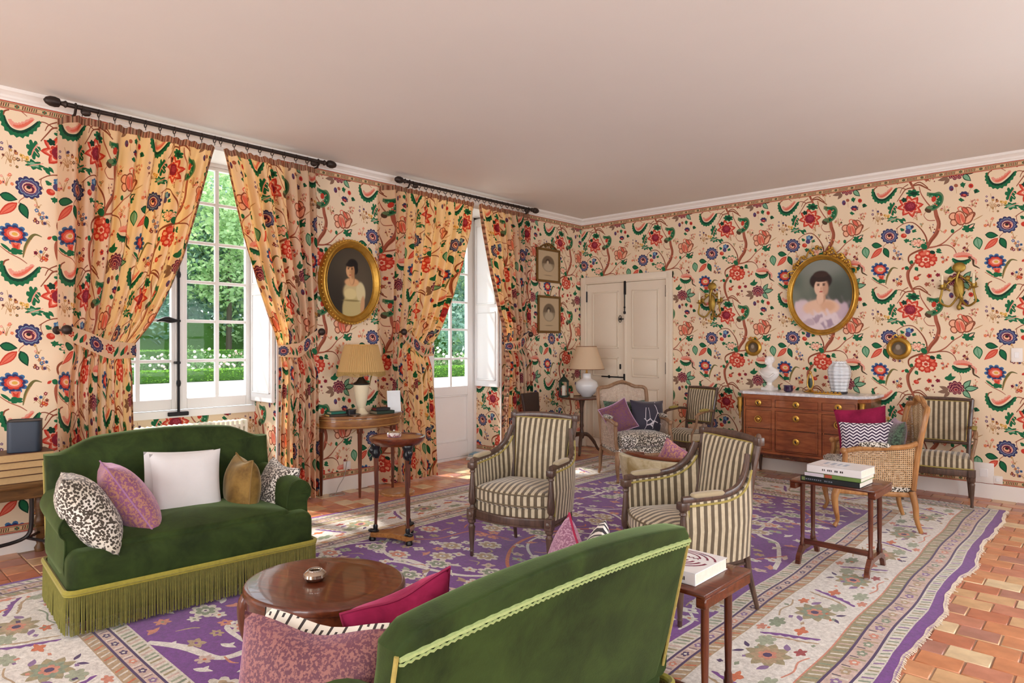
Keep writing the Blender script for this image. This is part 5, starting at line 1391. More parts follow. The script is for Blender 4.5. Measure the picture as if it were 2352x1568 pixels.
# ================================================================ RUG
def rug():
    FX0, FX1, FY0, FY1 = 1.58, 4.05, -6.42, -1.31
    C = dict(purple='#7b3796', deep='#43195c', cream='#e6dfd2', white='#f0ebe4', pink='#d9bdb0', olive='#a89a72', green='#a9b196', sage='#8d9a7e', tan='#bda17c', orange='#d9713f', coral='#dd8f74', red='#a93a3a', mauve='#8f6aa0', dark='#3a2740')
    P = Print(C['cream']); rs = random.Random(11)
    def rect(d, col): P.poly([(FX0 - d, FY0 - d), (FX1 + d, FY0 - d), (FX1 + d, FY1 + d), (FX0 - d, FY1 + d)], col)
    for d, col in ((.88, C['purple']), (.815, C['cream']), (.755, C['deep']), (.743, C['pink']), (.657, C['deep']), (.645, C['olive']), (.58, C['coral']), (.572, C['white']),
                   (.207, C['tan']), (.15, C['deep']), (.138, C['pink']), (.087, C['deep']), (.075, C['cream']), (.0, C['purple'])): rect(d, col)
    # repeating ornament along the four sides; s runs along the side, d outwards from the field
    sides = [((FX0, FY0), (1, 0), (0, -1), FX1 - FX0), ((FX1, FY0), (0, 1), (1, 0), FY1 - FY0), ((FX1, FY1), (-1, 0), (0, 1), FX1 - FX0), ((FX0, FY1), (0, -1), (-1, 0), FY1 - FY0)]
    for o, t, nrm, L in sides:
        def Mp(s, d): return (o[0] + t[0] * s + nrm[0] * d, o[1] + t[1] * s + nrm[1] * d)
        P.map = Mp
        ext = lambda d: (-d, L + d)
        def zig(d0, d1, step, cols, w):
            a, b = ext(d0); n = int((b - a) / step)
            for k in range(n):
                s = a + k * step; c = cols[k % len(cols)]; j = rs.uniform(-.006, .006)
                P.poly([(s, d0), (s + w, d0), (s + step * .55 + w + j, d1), (s + step * .55 + j, d1)], c)
        zig(.010, .066, .040, [C['sage'], C['olive'], C['pink'], C['green']], .018)
        zig(.155, .200, .050, [C['cream'], C['orange'], C['cream']], .014)
        zig(.590, .640, .045, [C['cream'], C['sage'], C['cream'], C['pink']], .015)
        zig(.765, .808, .042, [C['sage'], C['mauve'], C['green'], C['olive']], .016)
        a, b = ext(.1); s = a
        while s < b:
            P.F(s, .112, .028, .018, 5, .35, rs.choice([C['mauve'], C['deep'], C['coral']]), rs.uniform(0, 60)); P.E(s, .112, .010, .008, C['cream'], n=6)
            P.poly([(s + .05, .094), (s + .058, .094), (s + .066, .132), (s + .058, .132)], C['white']); P.poly([(s + .068, .094), (s + .074, .094), (s + .082, .132), (s + .076, .132)], C['deep'])
            s += .125
        a, b = ext(.65); s = a
        while s < b:
            P.F(s + .03, .70, .034, .024, 5, .35, rs.choice([C['coral'], C['sage'], C['tan'], C['mauve']]), rs.uniform(0, 60)); P.E(s + .03, .70, .012, .010, C['cream'], n=6)
            P.poly([(s + .085, .664), (s + .095, .664), (s + .098, .700), (s + .09, .700)], C['dark']); P.poly([(s + .06, .672), (s + .075, .672), (s + .085, .735), (s + .07, .735)], rs.choice([C['tan'], C['cream'], C['olive']]))
            s += .118
        # main border: palmettes, toothed bars, small birds and twigs
        a, b = ext(.39); n = max(2, round((b - a) / .62)); st = (b - a) / n
        for k in range(n):
            s = a + st * (k + .5); fl = 1 if k % 2 else -1; D = lambda q: .39 + fl * q
            P.F(s, D(.0), .135, .105, 9, .32, C['olive'], 10, True); P.F(s, D(.0), .10, .075, 9, .3, C['sage'] if k % 3 else C['tan'], 25, True); P.F(s, D(0), .055, .042, 6, .3, C['coral']); P.E(s, D(0), .025, .02, C['deep'], n=8)
            for q in (-1, 1): P.L(s + q * .10, D(.05), s + q * .17, D(.02), .016, C['mauve']); P.L(s + q * .02, D(-.10), s + q * .07, D(-.14), .012, C['deep'])
            x = s + st * .36
            P.C([(x - .02, D(-.13)), (x + .03, D(-.05)), (x + .06, D(.03)), (x + .10, D(.12))], .020, .014, C['purple'], 1, 4)
            P.C([(x - .05, D(-.10)), (x, D(-.02)), (x + .02, D(.06)), (x + .05, D(.13))], .012, .008, C['tan'], 1, 4)
            P.F(x + .13, D(.02), .065, .034, 4, .5, C['orange'], 35, True); P.F(x - .11, D(.10), .05, .03, 5, .45, C['red'] if k % 2 else C['orange'], 0, True)
            P.F(x - .09, D(-.07), .07, .045, 6, .35, C['green'], 20); P.F(x + .16, D(-.11), .075, .04, 6, .35, C['sage'] if k % 2 else C['green'], 50)
            P.F(x + .05, D(-.15), .045, .025, 5, .4, C['coral'], 10)
            for q in range(7): P.F(s + rs.uniform(-.3, .3), .39 + rs.uniform(-.155, .155), rs.uniform(.014, .028), rs.uniform(.010, .018), 4, .4, rs.choice([C['sage'], C['coral'], C['mauve'], C['tan'], C['orange'], C['deep']]), rs.uniform(0, 90), True, 3)
            P.S([(s - .17, D(.13)), (s - .08, D(.15)), (s + .02, D(.13)), (s + .10, D(.15))], .009, rs.choice([C['coral'], C['sage'], C['tan']]), 3)
    P.map = None
    # field: vines read from the picture, blossoms between them
    def px(l): return [tuple(on_floor(*q).xy) for q in l]
    V = [([(880, 1290), (930, 1296), (985, 1310), (1060, 1325), (1120, 1326), (1180, 1322), (1262, 1318)], .035),
         ([(985, 1310), (965, 1338), (935, 1370), (922, 1400), (945, 1418), (1010, 1424), (1100, 1415)], .028), ([(985, 1306), (940, 1290), (905, 1288)], .05),
         ([(893, 1240), (880, 1262), (895, 1280), (930, 1292)], .03), ([(1170, 1322), (1180, 1350), (1196, 1372)], .03),
         ([(1262, 1300), (1222, 1280), (1212, 1255), (1235, 1238), (1300, 1226), (1370, 1230), (1420, 1250)], .022), ([(1240, 1296), (1320, 1310), (1400, 1300), (1440, 1275)], .02),
         ([(1345, 1170), (1400, 1180), (1440, 1205), (1446, 1235)], .024), ([(1310, 1150), (1360, 1140), (1420, 1120), (1445, 1108)], .03), ([(1330, 1165), (1390, 1172), (1445, 1170)], .02),
         ([(1790, 1188), (1748, 1215), (1745, 1232), (1785, 1250), (1790, 1285), (1775, 1310)], .034), ([(1720, 1200), (1760, 1192), (1800, 1196)], .022), ([(1900, 1150), (1935, 1165), (1960, 1180)], .022),
         ([(1590, 1400), (1600, 1378), (1640, 1370), (1680, 1350)], .024), ([(1560, 1450), (1590, 1428), (1580, 1405)], .018), ([(735, 1262), (820, 1250), (900, 1245)], .022), ([(1320, 1085), (1400, 1090), (1460, 1085)], .03), ([(340, 1480), (420, 1490), (500, 1515), (560, 1500)], .05), ([(560, 1475), (520, 1445), (540, 1430)], .03)]
    for pts, w in V: P.S(px(pts), [w * .7, w, w * .8, w], C['white'], 5)
    for pts, w in [([(1262, 1316), (1190, 1314), (1165, 1300), (1172, 1265), (1210, 1240), (1280, 1222), (1360, 1216), (1440, 1220)], .028), ([(1170, 1240), (1130, 1232), (1080, 1222), (1000, 1240), (930, 1238)], .016), ([(1810, 1165), (1850, 1180), (1890, 1200), (1930, 1210)], .02), ([(1700, 1290), (1760, 1285), (1810, 1280)], .014), ([(1480, 1170), (1560, 1180), (1620, 1190)], .016), ([(1140, 1420), (1230, 1400), (1330, 1385)], .02)]:
        P.S(px(pts), [w * .6, w, w * .7], C['orange'], 5)
    pts = []
    for _ in range(6000):
        x, y = rs.uniform(FX0 + .06, FX1 - .06), rs.uniform(FY0 + .06, FY1 - .06)
        if all((x - a) ** 2 + (y - b) ** 2 > .105 ** 2 for a, b in pts): pts.append((x, y))
    for i, (x, y) in enumerate(pts):
        k = rs.random(); c = rs.choice([C['white'], C['white'], C['cream'], C['cream'], C['pink'], C['green'], C['tan'], C['coral']])
        if k < .16:
            P.F(x, y, .105, .075, 8, .28, C['cream'], rs.uniform(0, 40)); P.F(x, y, .07, .05, 6, .3, rs.choice([C['coral'], C['sage'], C['tan']]), 0); P.F(x, y, .028, .02, 5, .3, C['white']); P.E(x, y, .01, .008, C['deep'], n=6)
        elif k < .62:
            P.F(x, y, rs.uniform(.042, .066), rs.uniform(.030, .046), rs.choice([4, 5, 6]), .42, c, rs.uniform(0, 90), rs.random() < .5); P.E(x, y, .012, .009, rs.choice([C['purple'], C['orange'], C['sage']]), n=6)
        elif k < .82:
            a = rs.uniform(0, PI); dx, dy = math.cos(a) * .05, math.sin(a) * .05; P.L(x - dx, y - dy, x + dx, y + dy, .018, c); P.L(x, y, x - dy * .8, y + dx * .8, .012, c)
        else:
            a = rs.uniform(0, 2 * PI); P.S([(x - .06 * math.cos(a), y - .06 * math.sin(a)), (x + .015, y + .01), (x + .06 * math.cos(a + .8), y + .06 * math.sin(a + .8))], [.008, .014, .006], rs.choice([C['cream'], C['tan'], C['coral'], C['orange']]), 3)
    X0, X1, Y0, Y1 = FX0 - .88 - .04, FX1 + .88, FY0 - .84, FY1 + .84 - .03
    X0 = FX0 - .845
    V, T, Cc = P.cut(X0, X1, Y0, Y1, gx=70, gy=60)
    ctr = ((X0 + X1) / 2, (Y0 + Y1) / 2)
    t = thing('rug', 'large purple and cream floral carpet with wide ornamented border', 'rug', (ctr[0], ctr[1], 0))
    def shape(p):
        x, y = p[:, 0].copy(), p[:, 1].copy()
        fr = np.clip((x - (X1 - .10)) / .10, 0, 1); fl = np.clip(((X0 + .08) - x) / .08, 0, 1); fb = np.clip((y - (Y1 - .08)) / .08, 0, 1)
        x += fr * (.016 * np.sin(y * 5.1 + 1) + .006 * np.sin(y * 13 + 2) + .003 * np.sin(y * 31)) + .006 * np.sin(y * 7)
        x -= fl * (.006 * np.sin(y * 9)); y += fb * .008 * np.sin(x * 6)
        z = .010 + .0012 * np.sin(x * 9 + np.sin(y * 4)) * np.sin(y * 7) + .006 * np.exp(-((x - 3.4) ** 2 + (y + 6.9) ** 2) / .2)
        return np.stack([x - ctr[0], y - ctr[1], z], 1)
    print_mesh('pile', V[T], Cc, shape, printed('rug_wool', .95, weave=.75, sheen=.25), t)
    # edge of the rug down to the floor
    n = 300; m = MB()
    ring = [(lerp(X0, X1, i / n), Y0) for i in range(n)] + [(X1, lerp(Y0, Y1, i / n)) for i in range(n)] + [(lerp(X1, X0, i / n), Y1) for i in range(n)] + [(X0, lerp(Y1, Y0, i / n)) for i in range(n)]
    top = shape(np.array(ring)); N = len(ring)
    m.add([tuple(p) for p in top] + [(p[0], p[1], .001) for p in top], [(i, (i + 1) % N, N + (i + 1) % N, N + i) for i in range(N)])
    m.build('selvedge', plain('purple_selvedge', '#672b7c', .9), t, fix=False)
    # pale warp ends along the worn right side
    m = MB(); rr = random.Random(2); y = Y0 + .02
    while y < Y1 - .01:
        p = shape(np.array([[X1, y]]))[0]; L = rr.uniform(.004, .014) * (2.2 if rr.random() < .04 else 1); a = rr.uniform(-.6, .6)
        m.tube([(p[0] - .012, p[1], .011), (p[0] + L * .5, p[1] + a * L * .4, .008), (p[0] + L, p[1] + a * L, .003)], .0028, 4)
        y += rr.uniform(.008, .014)
    f = m.build('warp_fringe', plain('cream_warp', '#dccdb8', .9), t, fix=False); f['kind'] = 'stuff'
rug()
# ================================================================ CUSHIONS
def cushion(name, label, c, w, h, th, mat, rot, piping=None, dent=0.0, back=None, pinch=.10, seed=0, group=None):
    """rot: Euler XYZ of a pillow whose face looks along -Y; c: centre"""
    t = thing(name, label, 'cushion', c, 0, group); t.rotation_euler = rot
    rs = random.Random(seed); wv = [rs.uniform(-1, 1) for _ in range(6)]
    def edge(a, b): return (a * (1 - pinch * (1 - b * b) * .9), b * (1 - pinch * (1 - a * a) * .9))
    def surf(sg):
        def fn(u, v):
            a, b = 2 * u - 1, 2 * v - 1; a = math.copysign(abs(a) ** .85, a); b = math.copysign(abs(b) ** .85, b)
            x, z = edge(a, b); e = max(0, 1 - abs(a) ** 2.6) ** .55 * max(0, 1 - abs(b) ** 2.6) ** .55
            wr = .035 * math.sin(5 * a + 3 * wv[0] + 4 * b * wv[1]) * e + .03 * math.sin(9 * b + wv[2] * 5 + 3 * a) * e * (1 - e)
            zz = z * h / 2 - dent * h * .5 * max(0, b) ** 2 * math.exp(-(a / .5) ** 2)
            return (x * w / 2, sg * (th / 2) * (e + wr), zz)
        return fn
    m = MB().grid(surf(-1), 17, 17); m.build('front_face', mat, t, fix=False, angle=180)
    m = MB().grid(surf(1), 17, 17); o = m.build('back_face', back or mat, t, fix=False, angle=180)
    if piping is not None:
        P = []
        for k in range(64):
            f = k / 16
            a, b = [(2 * f - 1, -1), (1, 2 * (f - 1) - 1), (1 - 2 * (f - 2), 1), (-1, 1 - 2 * (f - 3))][int(f)]
            x, z = edge(a, b); P.append((x * w / 2, 0, z * h / 2 - dent * h * .5 * max(0, b) ** 2 * math.exp(-(a / .5) ** 2)))
        MB().tube(P, .0045, 6, True).build('piping', piping, t)
    return t
def speckle(name, a, b, c, scale=90):
    w = NT(name); v = w.coord(); f = w.noise(v, scale, 2, .6); g = w.noise(v, 4, 2)
    w.link(w.mix(w.ramp(f, [(.46, '#000000'), (.56, '#ffffff')]), w.ramp(g, [(.3, a), (.7, b)]), c), w.b.inputs['Base Color']); w.pr(None, .6, 0, .3, .8)
    w.b.inputs['Sheen Tint'].default_value = rgba('#f0c8e8'); w.bump(f, .2, .004); return w.m
def zigzag(name, a, b, px=.055, py=.026):
    w = NT(name); s = w.node('ShaderNodeSeparateXYZ'); w.link(w.coord(), s.inputs[0])
    z = w.math('PINGPONG', w.math('MULTIPLY', s.outputs[0], 1 / px), .5)
    f = w.math('FRACT', w.math('ADD', w.math('MULTIPLY', s.outputs[2], 1 / py), w.math('MULTIPLY', z, 1.6)))
    n = w.noise(w.coord(), 60, 2); q = w.math('GREATER_THAN', w.math('ADD', f, w.math('MULTIPLY', n, .25)), .62)
    w.link(w.mix(q, a, b), w.b.inputs['Base Color']); return w.pr(None, .8, 0, .2, .2)
def zebra(name, a='#ece7e0', b='#2b262c', scale=9):
    w = NT(name); wv = w.node('ShaderNodeTexWave'); w.link(w.coord(), wv.inputs['Vector']); wv.inputs['Scale'].default_value = scale; wv.inputs['Distortion'].default_value = 7; wv.inputs['Detail'].default_value = 1.5; wv.inputs['Detail Scale'].default_value = 1.2
    w.link(w.ramp(wv.outputs['Fac'], [(.48, a), (.52, b)]), w.b.inputs['Base Color']); return w.pr(None, .8, 0, .2, .2)
def dotted():
    w = NT('ivory_bar_cloth'); s = w.node('ShaderNodeSeparateXYZ'); w.link(w.coord(), s.inputs[0])
    f = w.math('FRACT', w.math('MULTIPLY', s.outputs[0], 1 / .042)); bar = w.math('LESS_THAN', f, .2)
    g = w.math('FRACT', w.math('MULTIPLY', s.outputs[2], 1 / .03)); d = w.math('MULTIPLY', w.math('LESS_THAN', w.math('ABSOLUTE', w.math('SUBTRACT', f, .6)), .09), w.math('LESS_THAN', w.math('ABSOLUTE', w.math('SUBTRACT', g, .5)), .16))
    w.link(w.mix(w.math('MAXIMUM', bar, d), '#e9e4d6', '#403a38'), w.b.inputs['Base Color']); return w.pr(None, .8, 0, .2, .2)
def branch():
    w = NT('ink_blue_branch_cloth'); v = w.coord('Object', (1, 1, .55)); vo = w.node('ShaderNodeTexVoronoi', feature='DISTANCE_TO_EDGE'); w.link(v, vo.inputs['Vector']); vo.inputs['Scale'].default_value = 9
    ln = w.math('LESS_THAN', vo.outputs['Distance'], .022); ms = w.math('GREATER_THAN', w.noise(v, 5, 2), .53)
    w.link(w.mix(w.math('MULTIPLY', ln, ms), '#2e2b3c', '#d6d0d8'), w.b.inputs['Base Color']); return w.pr(None, .6, 0, .3, .4)
M_PINKSP = speckle('lilac_speckled_velvet', '#7d4668', '#9a5f86', '#b88468', 75)
M_WHITE = plain('white_linen', '#dcd9d8', .85, var=.03, scale=12, sheen=.2, bump=.15, bscale=260)
M_OLDGOLD = velvet('old_gold_velvet', '#5f441c', '#9c7a3f', .55, .8, 9, '#fff0c8')
M_MAG = velvet('magenta_velvet', '#7a1238', '#a32350', .8, .6, 8, '#e87aa0')
M_CHEN = speckle('plum_chenille', '#4c2530', '#663640', '#8a5a52', 120)
M_GRNSP = speckle('mottled_green_cloth', '#4b6a52', '#5f8066', '#2e4434', 60)
M_ZZ = zigzag('purple_zigzag_cloth', '#ece6ea', '#3f2c48')
M_ZEB = zebra('zebra_cloth'); M_DOT = dotted(); M_BR = branch()
SG1 = 'cushions on the sofa by the window'
def at_x(px, py, x): p = on_left(px, py, x); return (p.x, p.y, p.z)
cushion('cushion', 'fat leopard-spot cushion leaning on the left arm of the window sofa', at_x(204, 1176, 1.66), .46, .48, .23, M_LEO, (R(30), R(-4), R(-12)), None, seed=1, group=SG1)
cushion('cushion', 'lilac speckled velvet cushion beside the leopard one on the window sofa', at_x(297, 1147, 1.58), .46, .49, .21, M_PINKSP, (R(31), R(-4), R(-12)), plain('lilac_piping', '#a878a0', .7), seed=2, group=SG1)
cushion('cushion', 'white linen square cushion at the middle of the window sofa', at_x(430, 1116, 1.50), .40, .42, .13, M_WHITE, (R(-14), R(1), R(82)), None, pinch=.09, seed=3, group=SG1)
cushion('cushion', 'second white cushion tucked behind the white linen one', at_x(412, 1110, 1.42), .40, .40, .10, M_WHITE, (R(-14), R(4), R(84)), None, pinch=.05, seed=9, group=SG1)
cushion('cushion', 'old gold velvet cushion standing on edge on the window sofa', at_x(556, 1117, 1.55), .38, .38, .20, M_OLDGOLD, (R(-4), R(0), R(-10)), plain('gold_piping', '#8a6c3a', .6), dent=.10, seed=4, group=SG1)
cushion('cushion', 'small leopard cushion against the right arm of the window sofa', at_x(634, 1122, 1.58), .36, .36, .19, M_LEOS, (R(-20), R(6), R(0)), None, dent=.06, seed=5, group=SG1)
# foreground sofa
SG2 = 'cushions on the foreground sofa'
a, b = on_floor(540, 1440, .70), on_floor(890, 1490, .685)
mid = (a + b) / 2; ang = math.atan2(b.y - a.y, b.x - a.x); wd = (b - a).length
nn = Vector((math.sin(ang), -math.cos(ang), 0))
cushion('cushion', 'plum chenille cushion at the near end of the foreground sofa', tuple(mid - nn * .0 + Vector((0, 0, -.175))), wd * 1.02, .42, .15, M_CHEN, (R(-12), R(1), ang), None, dent=.14, pinch=.05, seed=6, group=SG2)
q = mid - nn * .075 + Vector((0, 0, -.192))
cushion('cushion', 'ivory cushion with black bars tucked behind the plum one', tuple(q), wd * .96, .42, .12, M_DOT, (R(-12), R(1), ang), None, dent=.11, pinch=.05, seed=7, group=SG2)
p = on_floor(925, 1440, .62)
cushion('cushion', 'magenta velvet cushion against the back of the foreground sofa', (p.x - .03, p.y + .02, .575), .34, .36, .18, M_MAG, (R(-18), R(12), R(-106)), plain('magenta_piping', '#8e1a44', .7), dent=.12, seed=8, group=SG2)
p = on_left(1298, 1318, 4.08)
cushion('cushion', 'plum cushion with crimson edge poking above the foreground sofa back', (4.08, p.y, p.z + .02), .30, .30, .13, speckle('plum_tweed', '#6f3f56', '#8a5670', '#b08a98', 110), (R(-14), R(20), R(-40)), plain('crimson_piping', '#9a1c44', .6), seed=10, group=SG2)
p = on_left(1362, 1322, 4.06)
cushion('cushion', 'black and white zebra cushion at the far end of the foreground sofa', (4.06, p.y, p.z + .05), .30, .30, .12, M_ZEB, (R(-16), R(3), R(-60)), None, dent=.10, seed=11, group=SG2)
# cane armchair by the door
SG3 = 'cushions on the cane armchairs'
def loc_in(origin, rz, x, y, z): c, s = math.cos(rz), math.sin(rz); return (origin[0] + x * c - y * s, origin[1] + x * s + y * c, z)
O1, r1 = (1.779, -1.438), R(56)
cushion('cushion', 'mottled green long cushion behind the others on the cane armchair by the door', loc_in(O1, r1, -.02, .19, .66), .50, .32, .12, M_GRNSP, (R(-14), 0, r1), None, seed=12, group=SG3)
cushion('cushion', 'lilac speckled cushion tilted on the cane armchair by the door', loc_in(O1, r1, -.17, .03, .645), .32, .34, .14, speckle('plum_speckled_velvet', '#5a3050', '#70406a', '#7a5046', 75), (R(-16), R(-24), r1 - R(8)), plain('pale_lilac_piping', '#c6a0c0', .7), seed=13, group=SG3)
cushion('cushion', 'ink-blue cushion with white branches on the cane armchair by the door', loc_in(O1, r1, .19, .06, .65), .42, .36, .15, M_BR, (R(-16), R(3), r1 + R(6)), None, seed=14, group=SG3)
O2, r2 = (4.138, -1.652), R(-66)
cushion('cushion', 'magenta square cushion on the honey cane armchair', loc_in(O2, r2, -.20, -.02, .70), .40, .42, .14, M_MAG, (R(-10), R(-8), r2 + R(75)), None, seed=15, group=SG3)
cushion('cushion', 'purple and white zigzag cushion on the honey cane armchair', loc_in(O2, r2, .03, -.03, .655), .40, .32, .13, M_ZZ, (R(-12), R(-4), r2 + R(72)), None, seed=16, group=SG3)
cushion('cushion', 'mottled green cushion against the back of the honey cane armchair', loc_in(O2, r2, .02, .17, .67), .38, .36, .14, M_GRNSP, (R(-14), 0, r2), None, seed=17, group=SG3)
# tub chair
cushion('cushion', 'small lilac cushion peeping over the gold tub chair', (3.24, -3.22, .585), .26, .28, .12, M_PINKSP, (R(12), R(30), R(10)), None, seed=18)
cushion('cushion', 'small zebra cushion resting in the gold tub chair', (3.50, -3.12, .56), .30, .26, .12, M_ZEB, (R(25), R(-8), R(25)), None, seed=19)

# ================================================================ LAMPS
M_SHADE = plain('gold_pleated_silk', '#c99a52', .8, var=.08, scale=14, sheen=.3)
def lampshade_mat(name, c, k=.35):
    w = NT(name); w.pr(c, .85, 0, .2); tr = w.node('ShaderNodeBsdfTranslucent'); tr.inputs[0].default_value = rgba(c); ms = w.node('ShaderNodeMixShader'); ms.inputs[0].default_value = k
    w.link(w.b.outputs[0], ms.inputs[1]); w.link(tr.outputs[0], ms.inputs[2]); w.link(ms.outputs[0], w.out.inputs[0]); return w.m
M_SILK = lampshade_mat('gold_silk', '#dcb97e'); M_PARCH = lampshade_mat('cream_card_shade', '#eed6b6')
M_PORC = plain('white_porcelain', '#eceef0', .18, var=.02, coat=.5); M_CREAMC = plain('cream_ceramic', '#e2d5b6', .3, var=.04, coat=.3)
def lamp_gold():
    t = thing('table_lamp', 'cream vase lamp with pleated gold shade on the console table', 'lamp', (.24, -3.865, .763))
    MB().lathe([(.065, 0), (.07, .012), (.05, .03), (.035, .06), (.045, .09), (.06, .16), (.072, .24), (.075, .285), (.06, .29)], 24).build('base', M_CREAMC, t)
    MB().lathe([(.078, .287), (.08, .30), (.05, .318), (.03, .345), (.02, .36), (.012, .40)], 16).build('cap', plain('bronze_cap', '#3a3630', .35, .6), t)
    n = 120; m = MB()
    def sh(r0, z0, r1, z1):
        m.grid(lambda u, v: ((lerp(r0, r1, v) + .005 * (1 if int(u * n + .5) % 2 else -1)) * math.cos(2 * PI * u), (lerp(r0, r1, v) + .005 * (1 if int(u * n + .5) % 2 else -1)) * math.sin(2 * PI * u), lerp(z0, z1, v)), n, 7, True)
    sh(.225, .40, .155, .67); m.build('shade', M_SILK, t, fix=False)
    m = MB()
    for k in range(150):
        a = 2 * PI * k / 150; m.tube([(.226 * math.cos(a), .226 * math.sin(a), .415), (.229 * math.cos(a), .229 * math.sin(a), .375 - .008 * math.sin(6 * a))], .0042, 4)
    f = m.build('shade_fringe', plain('gold_fringe', '#a8884e', .8), t, fix=False); f['kind'] = 'stuff'
    MB().tube([(.157 * math.cos(a), .157 * math.sin(a), .67) for a in np.linspace(0, 2 * PI, 40)[:-1]], .006, 6, True).build('top_trim', M_SHADE, t)
def lamp_white():
    t = thing('table_lamp', 'white ribbed porcelain lamp with cream cone shade on the tripod table', 'lamp', (.44, -.475, .743))
    n = 40; prof = [(.06, .0), (.075, .015), (.11, .05), (.142, .10), (.150, .15), (.138, .195), (.10, .225), (.065, .24), (.058, .25), (.056, .30), (.062, .305), (.05, .312)]
    m = MB(); m.grid(lambda u, v: ((lambda i: ((prof[i][0]) * (1 + (.018 if (int(u * n + .5) % 2 and 1 < i < 8) else 0)) * math.cos(2 * PI * u), (prof[i][0]) * (1 + (.018 if (int(u * n + .5) % 2 and 1 < i < 8) else 0)) * math.sin(2 * PI * u), prof[i][1]))(int(round(v * (len(prof) - 1))))), n, len(prof), True); m.build('base', M_PORC, t, angle=60)
    MB().lathe([(.055, -.0), (.06, .008), (.055, .016)], 20).build('foot', M_EBONY, t)
    MB().lathe([(.02, .31), (.012, .33), (.012, .40)], 12).build('neck', M_BRASS, t)
    MB().lathe([(.235, .365), (.13, .665)], 40, caps=False).build('shade', M_PARCH, t, fix=False)
    for r, z in ((.236, .366), (.131, .664)): MB().tube([(r * math.cos(a), r * math.sin(a), z) for a in np.linspace(0, 2 * PI, 49)[:-1]], .004, 6, True).build('shade_rim', plain('brown_rim', '#8a5a3a', .6), t)
lamp_gold(); lamp_white()

# ================================================================ PICTURES ON THE WALLS
M_OIL = printed('oil_paint', .45, weave=.0)
def soft(u, v, cx, cy, rx, ry, s=.12, rot=0):
    c, q = math.cos(rot), math.sin(rot); x, y = u - cx, v - cy; a, b = (x * c + y * q) / rx, (-x * q + y * c) / ry
    d = np.sqrt(a * a + b * b); return 1 / (1 + np.exp((d - 1) / (s * .35)))
def lay(img, m, col):
    return img * (1 - m[:, None]) + np.array(lin(col))[None] * m[:, None]
def wob(u, v, f, a, s): return a * (np.sin(f * u + s) * np.sin(f * 1.3 * v + 2 * s) + .5 * np.sin(2.3 * f * u + 3 * s + v * f))
def lady_dark(u, v):
    img = np.tile(np.array(lin('#3d352a')), (len(u), 1)); img = lay(img, soft(u, v, .62, .5, .45, .4, .9), '#5b5040'); img = lay(img, soft(u, v, .2, .2, .4, .4, .9), '#2b251d')
    skin, sh = '#d9a777', '#b07f55'
    img = lay(img, soft(u, v, .56, .36, .21, .16, .12), '#c9b684')      # shoulders, gown
    img = lay(img, soft(u, v, .54, .10, .21, .26, .08), '#bfae78'); img = lay(img, soft(u, v, .72, .36, .10, .15, .12, .15), '#d5c79a'); img = lay(img, soft(u, v, .50, .33, .13, .08, .15), '#d8c790')
    img = lay(img, soft(u, v, .53, .235, .18, .014, .3), '#8a7a4c'); img = lay(img, soft(u, v, .76, .18, .045, .13, .15, -.12), '#c79a70')
    img = lay(img, soft(u, v, .53, .50, .15, .06, .15), skin); img = lay(img, soft(u, v, .535, .55, .055, .09, .12), sh); img = lay(img, soft(u, v, .525, .545, .04, .08, .15), skin)
    img = lay(img, soft(u, v, .545, .755, .115, .085, .10), '#17120f'); img = lay(img, soft(u, v, .60, .69, .065, .075, .12), '#1b1512')
    img = lay(img, soft(u, v, .495, .665, .088, .105, .08), skin); img = lay(img, soft(u, v, .545, .64, .04, .09, .25), sh)
    img = lay(img, soft(u, v, .50, .755, .10, .038, .15, .1), '#1a1411'); img = lay(img, soft(u, v, .455, .69, .018, .008, .3), '#3a261c'); img = lay(img, soft(u, v, .53, .69, .018, .008, .3), '#3a261c')
    img = lay(img, soft(u, v, .46, .706, .026, .005, .3), '#4a3020'); img = lay(img, soft(u, v, .53, .706, .026, .005, .3), '#4a3020'); img = lay(img, soft(u, v, .487, .648, .010, .03, .4), '#c08c62'); img = lay(img, soft(u, v, .492, .602, .022, .008, .3), '#a84c3c')
    return img
